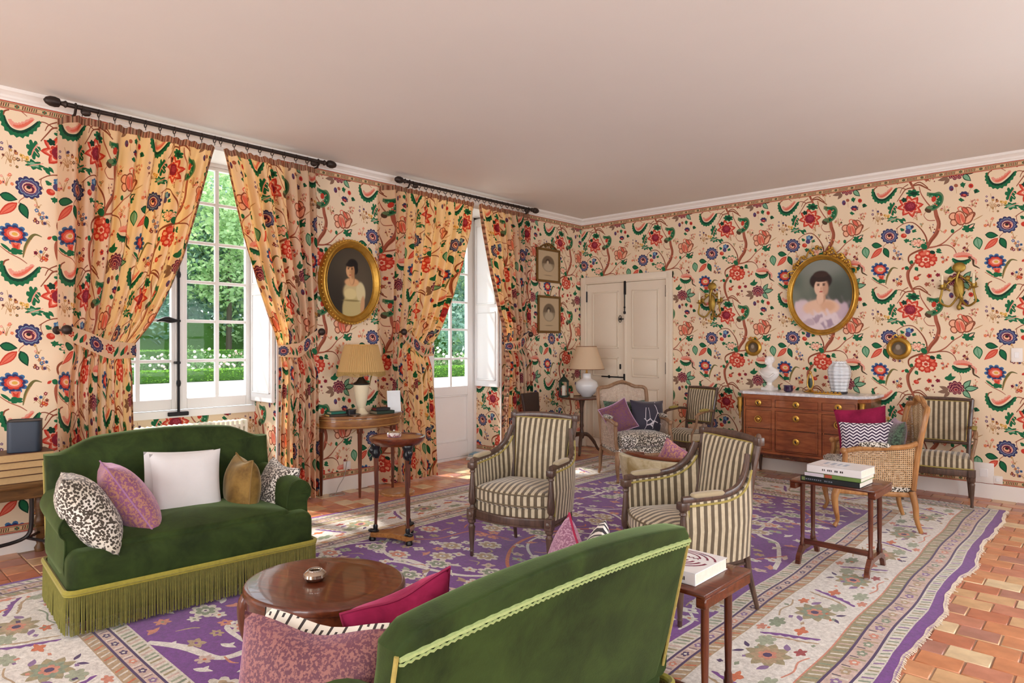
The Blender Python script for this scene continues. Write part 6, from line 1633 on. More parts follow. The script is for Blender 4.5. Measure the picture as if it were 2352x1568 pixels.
def lady_pale(u, v):
    g = wob(u, v, 9, 1, 1.0); img = np.tile(np.array(lin('#5f6a5e')), (len(u), 1)); img = lay(img, np.clip(.4 + .5 * g, 0, 1), '#7b7f72'); img = lay(img, soft(u, v, .8, .45, .3, .35, .6), '#4b5148'); img = lay(img, soft(u, v, .5, .95, .4, .2, .6), '#868a82')
    skin, sh = '#e6bfa4', '#c79a80'
    w = wob(u, v, 26, .03, 2)
    img = lay(img, soft(u + w, v + w, .50, .12, .50, .30, .12), '#cdb6bd'); img = lay(img, soft(u + w, v, .18, .30, .16, .14, .2), '#dcc6cc'); img = lay(img, soft(u, v + w, .80, .26, .16, .14, .2), '#c6aeba')
    img = lay(img, soft(u, v, .49, .32, .30, .12, .12), skin); img = lay(img, soft(u, v, .49, .45, .075, .10, .1), sh); img = lay(img, soft(u, v, .475, .45, .055, .10, .15), skin); img = lay(img, soft(u, v, .60, .34, .12, .07, .3), '#d9ab8c')
    img = lay(img, soft(u + w, v + w, .48, .12, .34, .14, .2), '#e2d0d4'); img = lay(img, soft(u + 2 * w, v + w, .42, .16, .06, .05, .3), '#b09aa8'); img = lay(img, soft(u + 2 * w, v + w, .62, .10, .10, .05, .3), '#a892a4'); img = lay(img, soft(u + w, v, .30, .12, .08, .05, .3), '#c4aeb8')
    img = lay(img, soft(u, v, .485, .70, .185, .125, .08), '#2b1a16'); img = lay(img, soft(u, v, .485, .79, .12, .05, .15), '#3a241c')
    img = lay(img, soft(u, v, .487, .605, .108, .125, .07), skin); img = lay(img, soft(u, v, .56, .59, .05, .10, .3), sh); img = lay(img, soft(u, v, .49, .715, .12, .035, .15), '#2e1c17')
    for x in (.445, .535): img = lay(img, soft(u, v, x, .635, .022, .009, .3), '#3a241e'); img = lay(img, soft(u, v, x, .655, .034, .006, .3), '#5a3a2c')
    img = lay(img, soft(u, v, .492, .585, .012, .03, .4), '#d09c80'); img = lay(img, soft(u, v, .49, .545, .03, .009, .3), '#b0443c')
    return img
def disc_uv(u, v):
    """square grid to disc"""
    a, b = 2 * u - 1, 2 * v - 1; x = a * np.sqrt(1 - b * b / 2); y = b * np.sqrt(1 - a * a / 2); return x, y
def oval_picture(name, label, wall, c, rx, rz, fw, fn, depth=.05, crest=False):
    """wall 'x': on wall_left facing +x; 'y': on wall_back facing -y"""
    loc = (.002, c[0], c[1]) if wall == 'x' else (c[0], -.002, c[1])
    t = thing(name, label, 'painting', loc)
    T = (lambda a, d, z: (d, a, z)) if wall == 'x' else (lambda a, d, z: (a, -d, z))
    def pos(u, v): x, y = disc_uv(u, v); p = T(x * (rx + .008), np.full(len(u), depth * .35), y * (rz + .008)); return np.stack(p, 1)
    def col(u, v): x, y = disc_uv(u, v); return fn((x + 1) / 2, (y + 1) / 2)
    o = painted_grid('canvas', pos, col, 90, 110, M_OIL, t)
    pr = [(0.0, .30), (.10, .55), (.16, .50), (.22, .62), (.30, .66), (.40, .85), (.55, 1.0), (.70, .95), (.76, .80), (.84, .82), (.92, .70), (1.0, .35), (1.0, 0), (0, 0)]
    N = 72; m = MB(); vs = []; fs = []
    for i in range(N):
        a = 2 * PI * i / N
        for k, (q, d) in enumerate(pr): vs.append(T((rx + fw * q) * math.cos(a), d * depth, (rz + fw * q) * math.sin(a)))
    n = len(pr)
    for i in range(N):
        for k in range(n - 1): fs.append((i * n + k, ((i + 1) % N) * n + k, ((i + 1) % N) * n + k + 1, i * n + k + 1))
    m.add(vs, fs); fr = m.build('frame', M_GILT, t, angle=50)
    m = MB()
    for i in range(64):
        a = 2 * PI * i / 64; m.sphere(T((rx + fw * .88) * math.cos(a), depth * .72, (rz + fw * .88) * math.sin(a)), fw * .11, n=6, m=4)
    b = m.build('leaf_beading', M_GILT, fr); b['kind'] = 'stuff'
    if crest:
        m = MB(); rs = random.Random(8)
        for k in range(46):
            f = rs.uniform(-1, 1); a = R(90) + f * R(58); e = fw * (1.0 + rs.random() * (1.5 * (1 - abs(f)) ** 1.2 + .15)); m.sphere(T((rx + e) * math.cos(a), depth * rs.uniform(.4, .9), (rz + e) * math.sin(a)), rs.uniform(.011, .021), rs.uniform(.010, .018), rs.uniform(.011, .02), 7, 5)
        for s in (-1, 1):
            for j in range(4): P = [(T((rx + fw * 1.1) * math.cos(R(90 + s * (12 + j * 13))), depth * .6, (rz + fw * 1.1) * math.sin(R(90 + s * (12 + j * 13))))), (T((rx + fw * 1.9) * math.cos(R(90 + s * (16 + j * 13))), depth * .8, (rz + fw * (2.1 - .3 * j)) * math.sin(R(90 + s * (16 + j * 13))))), (T((rx + fw * 1.3) * math.cos(R(90 + s * (24 + j * 13))), depth * .6, (rz + fw * 1.35) * math.sin(R(90 + s * (24 + j * 13)))))]; m.tube(smooth_path(P, 5), .009, 6)
        cr = m.build('carved_crest', M_GILT, t); cr['kind'] = 'stuff'
    return t
oval_picture('oval_portrait', 'oval portrait of a dark-haired lady in a cream gown, gilt frame, window wall', 'x', (-3.845, 2.055), .262, .335, .088, lady_dark, .07)
oval_picture('oval_portrait', 'oval portrait of a lady in pale tulle above the commode, carved gilt crest', 'y', (3.252, 1.975), .305, .378, .062, lady_pale, .06, True)
w_ = thing('picture_wire', 'thin hanging wires rising from the crested oval portrait', 'wire', (3.252, -.02, 2.42))
MB().tube([(-.12, 0, 0), (-.02, .016, .66)], .0014, 4).build('wire', M_BRASS, w_); MB().tube([(.12, 0, 0), (.02, .016, .66)], .0014, 4).build('wire', M_BRASS, w_)
def engraving(label, y0, y1, z0, z1, crest):
    cy, cz = (y0 + y1) / 2, (z0 + z1) / 2; t = thing('framed_engraving', label, 'picture', (.002, cy, cz)); hw, hh = (y1 - y0) / 2, (z1 - z0) / 2; M = plain('old_gilt_frame', '#7a5a2c', .45, .45, var=.15, scale=20)
    for s in (-1, 1):
        MB().rbox(0, .022, s * (hw - .016) - .016, s * (hw - .016) + .016, -hh, hh, .005, 2).build('frame_stile', M, t); MB().rbox(0, .0218, -hw, hw, s * (hh - .016) - .016, s * (hh - .016) + .016, .005, 2).build('frame_rail', M, t)
    def pos(u, v): return np.stack([np.full(len(u), .008), (2 * u - 1) * (hw - .03), (2 * v - 1) * (hh - .03)], 1)
    def col(u, v):
        img = np.tile(np.array(lin('#d6bd98')), (len(u), 1)); img = lay(img, soft(u, v, .5, .56, .30, .27, .05), '#7d6a54'); ov = soft(u, v, .5, .56, .285, .255, .04)
        img = lay(img, ov * (v < .56), '#a08d72'); img = lay(img, ov * soft(u, v, .5, .42, .22, .16, .2), '#cdbb9e'); img = lay(img, soft(u, v, .48, .64, .10, .085, .12), '#5a4a3a'); img = lay(img, soft(u, v, .48, .60, .055, .06, .12), '#d8c6a8'); img = lay(img, soft(u, v, .5, .16, .2, .006, .4), '#8a765c'); img = lay(img, soft(u, v, .5, .13, .12, .005, .4), '#8a765c'); return img
    painted_grid('print', pos, col, 40, 50, M_OIL, t)
    MB().add([(.0105, -hw + .03, -hh + .03), (.0105, hw - .03, -hh + .03), (.0105, hw - .03, hh - .03), (.0105, -hw + .03, hh - .03)], [(0, 1, 2, 3)]).build('glass', M_GLASS, t, False, fix=False)
    if crest:
        m = MB().tube(smooth_path([(.012, -hw * .7, hh), (.014, -hw * .35, hh + .045), (.016, 0, hh + .065), (.014, hw * .35, hh + .045), (.012, hw * .7, hh)], 5), .012, 6)
        for s in (-1, 1): m.sphere((.014, s * .06, hh + .025), .02, n=8, m=5)
        m.sphere((.016, 0, hh + .05), .024, n=8, m=5); m.build('crest', M, t)
pa, pb = on_left(1233, 566, .02), on_left(1287, 650, .02); engraving('upper of two small gilt-framed engravings, with a carved crest', pa.y, pb.y, 2.262, 2.715, True)
pa, pb = on_left(1236, 675, .02), on_left(1288, 767, .02); engraving('lower of two small gilt-framed engravings, plain frame', pa.y, pb.y, 1.585, 2.085, False)
def medallion(label, x, z, r):
    t = thing('round_medallion', label, 'medallion', (x, -.002, z)); Mx = Matrix.Rotation(R(90), 3, 'X')
    MB().lathe([(r * .58, .008), (r * .62, .018), (r * .75, .026), (r * .9, .022), (r, .010), (r, 0)], 36, M=Mx, caps=False).build('frame', M_GILT, t)
    def pos(u, v): a, b = disc_uv(u, v); return np.stack([a * r * .6, np.full(len(u), -.009), b * r * .6], 1)
    def col(u, v): a, b = disc_uv(u, v); a, b = (a + 1) / 2, (b + 1) / 2; img = np.tile(np.array(lin('#54442c')), (len(u), 1)); img = lay(img, soft(a, b, .45, .3, .3, .3, .2), '#6e5a44'); img = lay(img, soft(a, b, .45, .6, .16, .2, .2), '#9a8a78'); return img
    painted_grid('relief', pos, col, 24, 24, M_OIL, t)
    m = MB().tube(smooth_path([(-r * .55, -.012, r * .95), (-r * .25, -.016, r * 1.25), (0, -.016, r * 1.02), (r * .25, -.016, r * 1.25), (r * .55, -.012, r * .95)], 5), .007, 6).sphere((0, -.016, r * 1.05), .014, n=8, m=5); m.build('bow', M_BRASS, t)
medallion('small round gilt medallion left of the crested portrait', 2.49, 1.40, .098); medallion('small round gilt medallion right of the crested portrait', 3.989, 1.397, .112)
M_OLDBR = plain('old_brass', '#a3853f', .45, .85, var=.2, scale=30)
def sconce(label, x, z):
    t = thing('wall_sconce', label, 'sconce', (x, -.004, z))
    MB().sphere((0, -.015, .22), .055, .014, .05, 12, 8).sphere((0, -.02, .02), .045, .018, .10, 12, 8).tube(smooth_path([(0, -.018, .18), (-.02, -.022, .10), (0, -.024, 0), (.02, -.02, -.08), (0, -.016, -.15)], 5), .014, 8).sphere((0, -.02, -.16), .02, .014, .03, 10, 6).build('back_plate', M_OLDBR, t)
    for s in (-1, 1):
        MB().tube(smooth_path([(s * .01, -.025, -.06), (s * .07, -.06, -.15), (s * .14, -.085, -.11), (s * .13, -.09, -.03), (s * .125, -.09, .01)], 6), .010, 8).tube(smooth_path([(s * .01, -.02, .14), (s * .06, -.03, .10), (s * .11, -.03, .04), (s * .07, -.03, 0)], 5), .009, 6).sphere((s * .12, -.035, .05), .026, .016, .034, 8, 6).sphere((s * .07, -.03, .11), .022, .014, .028, 8, 6).build('arm', M_OLDBR, t)
        cu = MB().lathe([(.012, 0), (.04, .012), (.036, .018), (.018, .02), (.02, .045), (.017, .047)], 12, (s * .125, -.09, .01)).build('candle_cup', M_OLDBR, t); MB().tube([(s * .125, -.09, .05), (s * .125, -.09, .15)], .012, 10).build('candle', plain('ivory_candle', '#ece0c0', .5), cu)
sconce('gilt two-armed wall sconce beside the cream door', 1.985, 1.92); sconce('gilt two-armed wall sconce right of the crested portrait', 4.50, 1.955)
def plate(name, label, wall, a, z, w, h, cat, d=.012):
    t = thing(name, label, cat, (a, -.002, z) if wall == 'y' else (.002, a, z))
    if wall == 'y': MB().rbox(-w / 2, w / 2, -d, 0, -h / 2, h / 2, .004, 2).build('plate', M_TRIM, t); MB().rbox(-w / 5, w / 5, -d - .004, -d + .001, -h / 5, h / 5, .002, 1).build('rocker', M_WPAINT, t)
    else: MB().rbox(0, d, -w / 2, w / 2, -h / 2, h / 2, .004, 2).build('plate', M_TRIM, t); MB().rbox(d - .001, d + .004, -w / 5, w / 5, -h / 5, h / 5, .002, 1).build('rocker', M_WPAINT, t)
q = on_back(2336, 815); plate('light_switch', 'white light switch at the right edge of the back wall', 'y', q.x, q.z, .085, .13, 'switch')
q = on_back(2292, 1104); plate('wall_socket', 'small white socket plate low on the back wall', 'y', q.x, q.z + .01, .075, .075, 'socket')
q = on_back(2260, 1087); plate('junction_box', 'large white blank plate low on the back wall by the striped chair', 'y', q.x, .235, .155, .19, 'plate')
q = on_left(796, 1068); plate('wall_socket', 'white socket on the window wall under the console', 'x', q.y, q.z, .08, .08, 'socket')
t = thing('lamp_cord', 'thin lamp cord trailing on the tiles under the console', 'cord', (0.03, -4.05, .004))
MB().tube(smooth_path([(-.015, .17, .28), (.02, .12, .15), (.03, .05, .06), (.06, 0, .002), (.12, -.05, .0), (.16, .02, .0), (.10, .06, .0), (.05, .0, .0), (.1, -.1, .0), (.16, -.04, 0)], 6), .0035, 6).build('cable', plain('grey_cable', '#b0a8a0', .6), t)

# ================================================================ SMALL THINGS
def book(label, loc, rz, w, d, h, cover, pages='#e9e2d2', group=None, spine_mat=None, cat='book', art=None):
    """spine on the -Y side; w along X is the spine length"""
    t = thing('book', label, cat, loc, rz, group)
    MB().rbox(-w / 2, w / 2, -d / 2, d / 2, h - .003, h, .001, 1).rbox(-w / 2, w / 2, -d / 2, d / 2, 0, .003, .001, 1).rbox(-w / 2, w / 2, -d / 2, -d / 2 + .003, 0, h, .001, 1).build('cover', cover, t)
    MB().box(-w / 2 + .004, w / 2 - .004, -d / 2 + .003, d / 2 - .004, .003, h - .003).build('pages', plain('book_pages', pages, .9, var=.05, scale=60), t, False)
    if art: art(t)
    return t
PW = plain('white_jacket', '#eeeef0', .35, var=.01, coat=.3)
M_INK = plain('grey_print', '#7d8494', .6); M_INKD = plain('dark_print', '#2f2a2c', .6); M_MARP = plain('maroon_print', '#7b2f4a', .5)
def marks(t, z, rects, mat, name='lettering'):
    m = MB()
    for x0, x1, y0, y1 in rects: m.add([(x0, y0, z), (x1, y0, z), (x1 + .0, y1, z), (x0 + .0, y1, z)], [(0, 1, 2, 3)])
    o = m.build(name, mat, t, False, fix=False); o['kind'] = 'stuff'
def smarks(t, y, rects, mat, name='spine_lettering'):
    m = MB()
    for x0, x1, z0, z1 in rects: m.add([(x0, y, z0), (x1, y, z0), (x1, y, z1), (x0, y, z1)], [(0, 1, 2, 3)])
    o = m.build(name, mat, t, False, fix=False); o['kind'] = 'stuff'
rs = random.Random(21)
def words(x0, x1, z0, z1, n):
    o = []; x = x0; st = (x1 - x0) / n
    for k in range(n):
        if rs.random() < .85: o.append((x + st * .1, x + st * rs.uniform(.6, .9), z0, z1))
        x += st
    return o
TZ = .557
BK = 'books stacked on the trestle table by the cane chair'
bx, by, br = 4.305, -3.01, R(-3)
book('black art book at the bottom of the stack on the trestle table', (bx - .015, by, TZ), br, .36, .25, .034, plain('black_jacket', '#24282a', .4, var=.1), group=BK, art=lambda t: (smarks(t, -.1255, words(-.16, .02, .012, .02, 14), M_INK), smarks(t, -.1255, [(-.172, -.15, .006, .028)], plain('olive_tag', '#7f8f5a', .6), 'spine_tag')))
book('green and red spined book in the middle of the stack on the trestle table', (bx, by + .005, TZ + .0345), br, .34, .25, .026, plain('green_jacket', '#6d8a4a', .45, var=.2, scale=12), group=BK, art=lambda t: (smarks(t, -.1255, [(-.17, -.05, .002, .024)], plain('lilac_spine', '#d5d0dc', .5), 'spine_patch'), smarks(t, -.1257, [(-.045, .0, .003, .023)], plain('brick_spine', '#a8503a', .5), 'spine_patch')))
book('thick white book on top of the stack on the trestle table', (bx + .01, by + .005, TZ + .061), br - R(1), .33, .25, .048, PW, group=BK, art=lambda t: (marks(t, .0484, [(-.10 + k * .035, -.10 + k * .035 + w, -.035, .045) for k, w in ((0, .02), (1.2, .024), (2.4, .016), (3.4, .024))], plain('pale_blue_print', '#a9b4c4', .6)), smarks(t, -.1255, words(-.07, .06, .018, .03, 12), M_INKD), marks(t, .0484, words(-.1, .0, -.08, -.072, 10), M_INK)))
def bird_art(t):
    m = MB(); z = .0464
    def arc(cx, cy, r, a0, a1, w, sx=1.0):
        P = []
        for k in range(17):
            a = R(lerp(a0, a1, k / 16)); P.append((cx + (r + w / 2) * math.cos(a) * sx, cy + (r + w / 2) * math.sin(a)))
        for k in range(16, -1, -1):
            a = R(lerp(a0, a1, k / 16)); P.append((cx + (r - w / 2) * math.cos(a) * sx, cy + (r - w / 2) * math.sin(a)))
        n = len(P); m.add([(x, y, z) for x, y in P], [(i, i + 1, n - 2 - i, n - 1 - i) for i in range(16)])
    for k in range(3): arc(-.11, .075, .016 + k * .014, -30, 210, .007)
    for k in range(5): arc(-.01, -.0, .03 + k * .016, 180, 360, .007, 1.6)
    for k in range(11): arc(-.105 + k * .019, .015, .022, 30, 150, .008, .42)
    for k in range(3): arc(.02 + .01 * k, .03, .05 + k * .014, 10, 110, .006, 1.5)
    o = m.build('cover_drawing', M_MARP, t, False, fix=False); o['kind'] = 'stuff'
    smarks(t, -.1305, words(.085, .125, .014, .028, 5), M_INKD); smarks(t, -.1303, [(-.03, .045, .004, .042)], M_MARP, 'spine_patch'); marks(t, .0465, words(.06, .10, .09, .098, 5), M_INK)
book('white art book with a plum-coloured drawing on the near trestle table', (4.33, -5.195, TZ), R(-1), .33, .26, .046, PW, art=bird_art)
# stack of old books with a dark box, left edge
LB = 'old books stacked on the oak side table'
z = .5455
for k, (n, h) in enumerate((('bottom', .048), ('second from bottom', .046), ('third from bottom', .046), ('top', .052))):
    book('brown leather book, %s of the stack on the oak table' % n, (.30 + .006 * k, -6.575 + .006 * k, z), R(-90 + (k % 2) * 3 - 2), .30, .235, h, plain('brown_leather', '#5f3d2c', .5, var=.2, scale=10), '#c9a878', LB); z += h + .0006
t = thing('candle_box', 'dark blue square canister on top of the old books', 'canister', (.32, -6.545, z), R(-16))
M_NAVY = plain('matt_navy', '#2f3a48', .5, var=.05); pr = rrect(-.09, .09, -.09, .09, .03, 5)
m = MB(); pad(m, pr, 0, .20, .004, rb=.006, rings=1); m.build('body', M_NAVY, t)
MB().tube([(x * .985, y * .985, .201) for x, y in pr], .004, 6, True).build('rim', plain('black_rim', '#17191c', .4), t)
# console clutter
CZ = .763
book('yellow-edged book lying left on the console', (.20, -4.115, CZ), R(80), .19, .13, .022, plain('dark_cloth', '#3b2e22', .6), '#d9b46a'); 
book('small teal book on the yellow-edged one on the console', (.19, -4.11, CZ + .0225), R(84), .15, .10, .020, plain('teal_cloth', '#1f6a58', .6), '#cfc4a0')
book('dark green book under the lamp end of the console', (.30, -3.665, CZ), R(86), .20, .14, .028, plain('bottle_green_cloth', '#24382a', .6), '#8a8068')
book('black and red book on the dark green one on the console', (.28, -3.665, CZ + .0286), R(80), .15, .11, .026, plain('black_cloth', '#231f1e', .6, var=.2), '#7a2a24')
t = thing('trinket_box', 'small dark round box beside the gold-shaded lamp', 'box', (.27, -4.0, CZ)); MB().lathe([(.045, 0), (.047, .004), (.047, .05), (.05, .052), (.05, .06), (.02, .066)], 20).build('box', M_EBONY, t); MB().sphere((0, 0, .070), .009, n=8, m=5).build('lid_knob', M_BRASS, t)
t = thing('glass_dish', 'small silver dish at the front left of the console', 'dish', (.335, -4.00, CZ)); MB().lathe([(.02, 0), (.045, .006), (.056, .02), (.052, .02), (.04, .009), (.01, .006)], 20).build('bowl', plain('silver', '#c8c6c4', .2, .9), t); MB().lathe([(.022, 0), (.022, .003)], 16, (0, 0, -.0005)).build('foot_ring', plain('silver_foot', '#b8b6b4', .25, .9), t)
t = thing('card_stand', 'white printed card in a clear stand at the right of the console', 'card', (.30, -3.515, CZ), R(-22)); MB().rbox(-.002, .002, -.068, .068, .004, .215, .001, 1).build('card', plain('white_card', '#e6eaec', .4), t).rotation_euler = (0, R(-10), 0); MB().rbox(-.03, .04, -.07, .07, 0, .005, .002, 1).build('stand', plain('clear_acrylic', '#cfd6d8', .1), t)
for k in range(5):
    pass
# gueridon dish, coffee-table bowl
t = thing('porcelain_dish', 'small painted porcelain box with silver lid on the tall gueridon', 'dish', (1.73, -4.60, .7645)); MB().lathe([(.04, 0), (.05, .006), (.052, .022), (.046, .026)], 20).build('body', speckle('painted_porcelain', '#d8ccc6', '#e8e2de', '#7a3a3a', 60), t); MB().lathe([(.054, .024), (.05, .034), (.03, .042), (.008, .046), (.006, .052)], 20).build('lid', plain('polished_silver', '#d6d4d2', .15, .95), t)
t = thing('metal_bowl', 'small squat silver bowl on the oval coffee table', 'bowl', (3.215, -6.125, .4795)); MB().lathe([(.022, 0), (.036, .004), (.046, .018), (.045, .030), (.034, .041), (.026, .043), (.024, .039), (.036, .028), (.034, .014), (.01, .008)], 24).build('bowl', plain('warm_silver', '#c3b4a2', .18, .95, var=.1), t); MB().tube([(.027 * math.cos(a), .027 * math.sin(a), .043) for a in np.linspace(0, 2 * PI, 25)[:-1]], .003, 6, True).build('rim', plain('bright_silver', '#ddd8d0', .15, .95), t)
# commode: bust, pot, gilt stand, jar, tray
MZ = .9285
def bust():
    t = thing('marble_bust', 'white bust on a square socle at the left of the commode', 'bust', (2.775, -.25, MZ), R(-20)); M = plain('white_biscuit', '#efeae6', .6, var=.02)
    MB().rbox(-.07, .07, -.06, .06, 0, .035, .005, 1).lathe([(.045, .035), (.05, .045), (.03, .06), (.026, .085), (.05, .105)], 16).build('socle', M, t)
    m = MB(); m.lathe([(.045, .10), (.085, .13), (.115, .17), (.12, .205), (.10, .235), (.05, .255), (.034, .27), (.032, .29)], 20, sx=1.0, sy=.62); m.build('shoulders', M, t)
    m = MB().sphere((0, -.008, .325), .042, .05, .056, 16, 12).sphere((0, .018, .34), .046, .042, .045, 12, 8).sphere((0, -.058, .318), .008, .012, .014, 8, 6); m.sphere((0, -.045, .295), .02, .014, .012, 8, 6); m.build('head', M, t)
    for s in (-1, 1): MB().sphere((s * .042, 0, .32), .006, .010, .014, 8, 6).build('ear', M, t)
    MB().tube(smooth_path([(-.10, -.05, .21), (-.03, -.075, .17), (.05, -.07, .15), (.1, -.045, .19)], 5), .012, 6).build('drapery', M, t)
bust()
t = thing('ginger_jar', 'white jar with diamond relief and crimped rim on the commode', 'jar', (3.50, -.26, MZ))
n = 36; prof = [(.078, .026), (.082, .05), (.095, .12), (.108, .19), (.112, .24), (.10, .285), (.075, .31), (.062, .32)]
m = MB(); m.grid(lambda u, v: (lambda i: (prof[i][0] * math.cos(2 * PI * u), prof[i][0] * math.sin(2 * PI * u), prof[i][1]))(int(round(v * (len(prof) - 1)))), n, len(prof), True)
def dia():
    w = NT('diamond_relief_porcelain'); w.pr('#e6ebf0', .25, 0, .5, 0, .4); s = w.node('ShaderNodeSeparateXYZ'); w.link(w.coord('Generated'), s.inputs[0])
    an = w.math('ARCTAN2', w.math('SUBTRACT', s.outputs[1], .5), w.math('SUBTRACT', s.outputs[0], .5)); a = w.math('MULTIPLY', an, 4.5); b = w.math('MULTIPLY', s.outputs[2], 26)
    h = w.math('MULTIPLY', w.math('SINE', w.math('ADD', a, b)), w.math('SINE', w.math('SUBTRACT', a, b))); w.bump(h, .6, .02); return w.m
m.build('body', dia(), t, fix=True, angle=60); MB().lathe([(.07, 0), (.078, .004), (.08, .022), (.07, .026)], 24).build('stand', plain('dark_stand', '#3c3a3e', .4), t)
MB().tube([(.062 * math.cos(a), .062 * math.sin(a), .322 + .008 * (k % 2)) for k, a in enumerate(np.linspace(0, 2 * PI, 33)[:-1])], .008, 6, True).build('crimped_rim', M_PORC, t)
t = thing('violet_pot', 'small violet glass pot on the commode next to the bust', 'pot', (3.02, -.36, MZ)); MB().lathe([(.03, 0), (.045, .008), (.05, .03), (.046, .055), (.05, .066), (.044, .066), (.038, .012)], 12).build('body', plain('violet_glass', '#2e1638', .15, coat=.6), t); MB().tube([(.048 * math.cos(a), .048 * math.sin(a), .067) for a in np.linspace(0, 2 * PI, 25)[:-1]], .003, 6, True).build('rim', plain('violet_rim', '#4a2a58', .2), t)
t = thing('gilt_watch_stand', 'gilt scrolled stand in the middle of the commode', 'ornament', (3.22, -.28, MZ))
MB().lathe([(.05, 0), (.055, .008), (.03, .018), (.014, .03)], 14, sx=1.3).build('foot', M_BRASS, t); MB().tube(smooth_path([(0, 0, .02), (-.03, 0, .08), (-.022, 0, .16), (0, 0, .20), (.022, 0, .16), (.03, 0, .08), (0, 0, .02)], 6), .008, 8).build('hoop', M_BRASS, t); MB().sphere((0, 0, .212), .016, n=8, m=6).build('finial', M_BRASS, t); MB().lathe([(.018, -.05), (.022, 0), (.014, .05)], 10, (0, 0, .10), sy=.4).build('centre', plain('dark_green_stone', '#2c3a26', .3), t)
t = thing('gilt_tray', 'low carved gilt stand lying on the commode in front of the white jar', 'tray', (3.44, -.43, MZ)); m = MB().rbox(-.13, .13, -.03, .03, 0, .012, .004, 1); m.build('base', M_BRASS, t)
for k in range(7): MB().sphere((-.11 + k * .037, 0, .017), .016, .02, .012, 8, 6).build('boss', M_BRASS, t)
# corner table: lantern, glass
t = thing('lantern', 'small dark green metal lantern with a white candle on the tripod table', 'lantern', (.245, -.715, .743), R(30)); M = plain('verdigris_iron', '#2b3a30', .5, .4, var=.2)
MB().rbox(-.06, .06, -.06, .06, 0, .02, .004, 1).build('base', M, t)
for sx in (-1, 1):
    for sy in (-1, 1): MB().box(sx * .052 - .006, sx * .052 + .006, sy * .052 - .006, sy * .052 + .006, .02, .20).build('post', M, t)
MB().lathe([(.09, .20), (.085, .21), (.05, .245), (.03, .26), (.014, .275), (.02, .29), (.004, .30)], 4, M=Matrix.Rotation(R(45), 3, 'Z')).build('roof', M, t); MB().tube([(.025 * math.cos(a), 0, .32 + .025 * math.sin(a)) for a in np.linspace(0, 2 * PI, 17)[:-1]], .004, 5, True).build('ring', M, t); MB().tube([(0, 0, .02), (0, 0, .15)], .028, 14).build('candle', plain('white_candle', '#ece6d8', .6), t)
t = thing('tea_glass', 'small glass with red flowers on the tripod table', 'glass', (.40, -.745, .743)); MB().lathe([(.022, 0), (.028, .06), (.026, .06), (.02, .004)], 14).build('glass', plain('cloudy_glass', '#c8b8a0', .15), t)
for k in range(3): MB().sphere((.012 * math.cos(k * 2.1), .012 * math.sin(k * 2.1), .07), .011, n=7, m=5).build('flower', plain('red_petal', '#b0342c', .6), t)
# books on the floor by the garden door
FBK = 'books piled on the tiles by the garden door'; z = .0015
for k, (n, c, h) in enumerate((('bottom', '#cfd6d0', .022), ('second', '#e9e6de', .02), ('third', '#b9c7c4', .024), ('topmost, blue', '#7fa8bd', .012))):
    book('%s book of the pile on the floor by the garden door' % n, (-.235 + .01 * k, -1.80 + .006 * k, z), R(20 + 6 * (k % 2)), .27, .20, h, plain('pale_cover', c, .5), '#efece4', FBK); z += h + .0006
# dark leather chair half hidden in the corner
t = thing('leather_chair', 'dark brown leather chair half hidden behind the left striped bergere', 'chair', (.50, -1.40, 0), R(100)); M = plain('dark_brown_leather', '#33201a', .45, var=.1)
m = MB(); pad(m, rrect(-.21, .21, -.2, .2, .04), .40, .46, .02, .01); m.build('seat', M, t)
m = MB(); pad(m, rrect(-.2, .2, .50, .84, .02), 0, .035, .012, .006, lambda a, b, h: (a * lerp(.8, 1.0, (b - .5) / .34), .2 + (b - .5) * .12 - h, b)); m.build('backrest', M, t)
for sx in (-1, 1):
    for y in (-.18, .18): MB().tube([(sx * .18, y, .41), (sx * .185, y * 1.05, 0)], [.02, .014], 8).build('leg', M_WALNUT, t)
    MB().tube([(sx * .17, .19, .40), (sx * .17, .215, .56)], .012, 8).build('back_post', M_WALNUT, t)
# ================================================================ GARDEN SEEN THROUGH THE WINDOWS
def leaf_mat(name, a, b, tl=.35):
    w = NT(name); ge = w.node('ShaderNodeNewGeometry'); c = w.ramp(ge.outputs['Random Per Island'], [(0, a), (1, b)])
    w.link(c, w.b.inputs['Base Color']); w.pr(None, .6, 0, .3); tr = w.node('ShaderNodeBsdfTranslucent'); w.link(c, tr.inputs[0]); ms = w.node('ShaderNodeMixShader'); ms.inputs[0].default_value = tl
    w.link(w.b.outputs[0], ms.inputs[1]); w.link(tr.outputs[0], ms.inputs[2]); w.link(ms.outputs[0], w.out.inputs[0]); return w.m
M_LEAF = [leaf_mat('leaf_mid', '#5d8260', '#a3bf96'), leaf_mat('leaf_light', '#7fa46a', '#bfd6a0'), leaf_mat('leaf_blue', '#64897c', '#a5c2b2')]
M_BOX = leaf_mat('box_leaf', '#4c7f24', '#8fbf4a', .25); M_ROSE = leaf_mat('rose_leaf', '#4a7040', '#8aa870'); M_BARK = plain('bark', '#4d4236', .9)
M_GRAVEL = plain('pale_gravel', '#cfc8bb', .95, var=.05, scale=2)
GZ = -.18
structure(MB().box(-90, -.65, -40, 90, GZ - .2, GZ).build('garden_ground', M_GRAVEL, smooth=False))
structure(MB().box(-90, -24.5, -40, 90, GZ - .1, GZ + .01).build('lawn', plain('lawn_green', '#6f9a45', .9, var=.15, scale=.8), smooth=False))
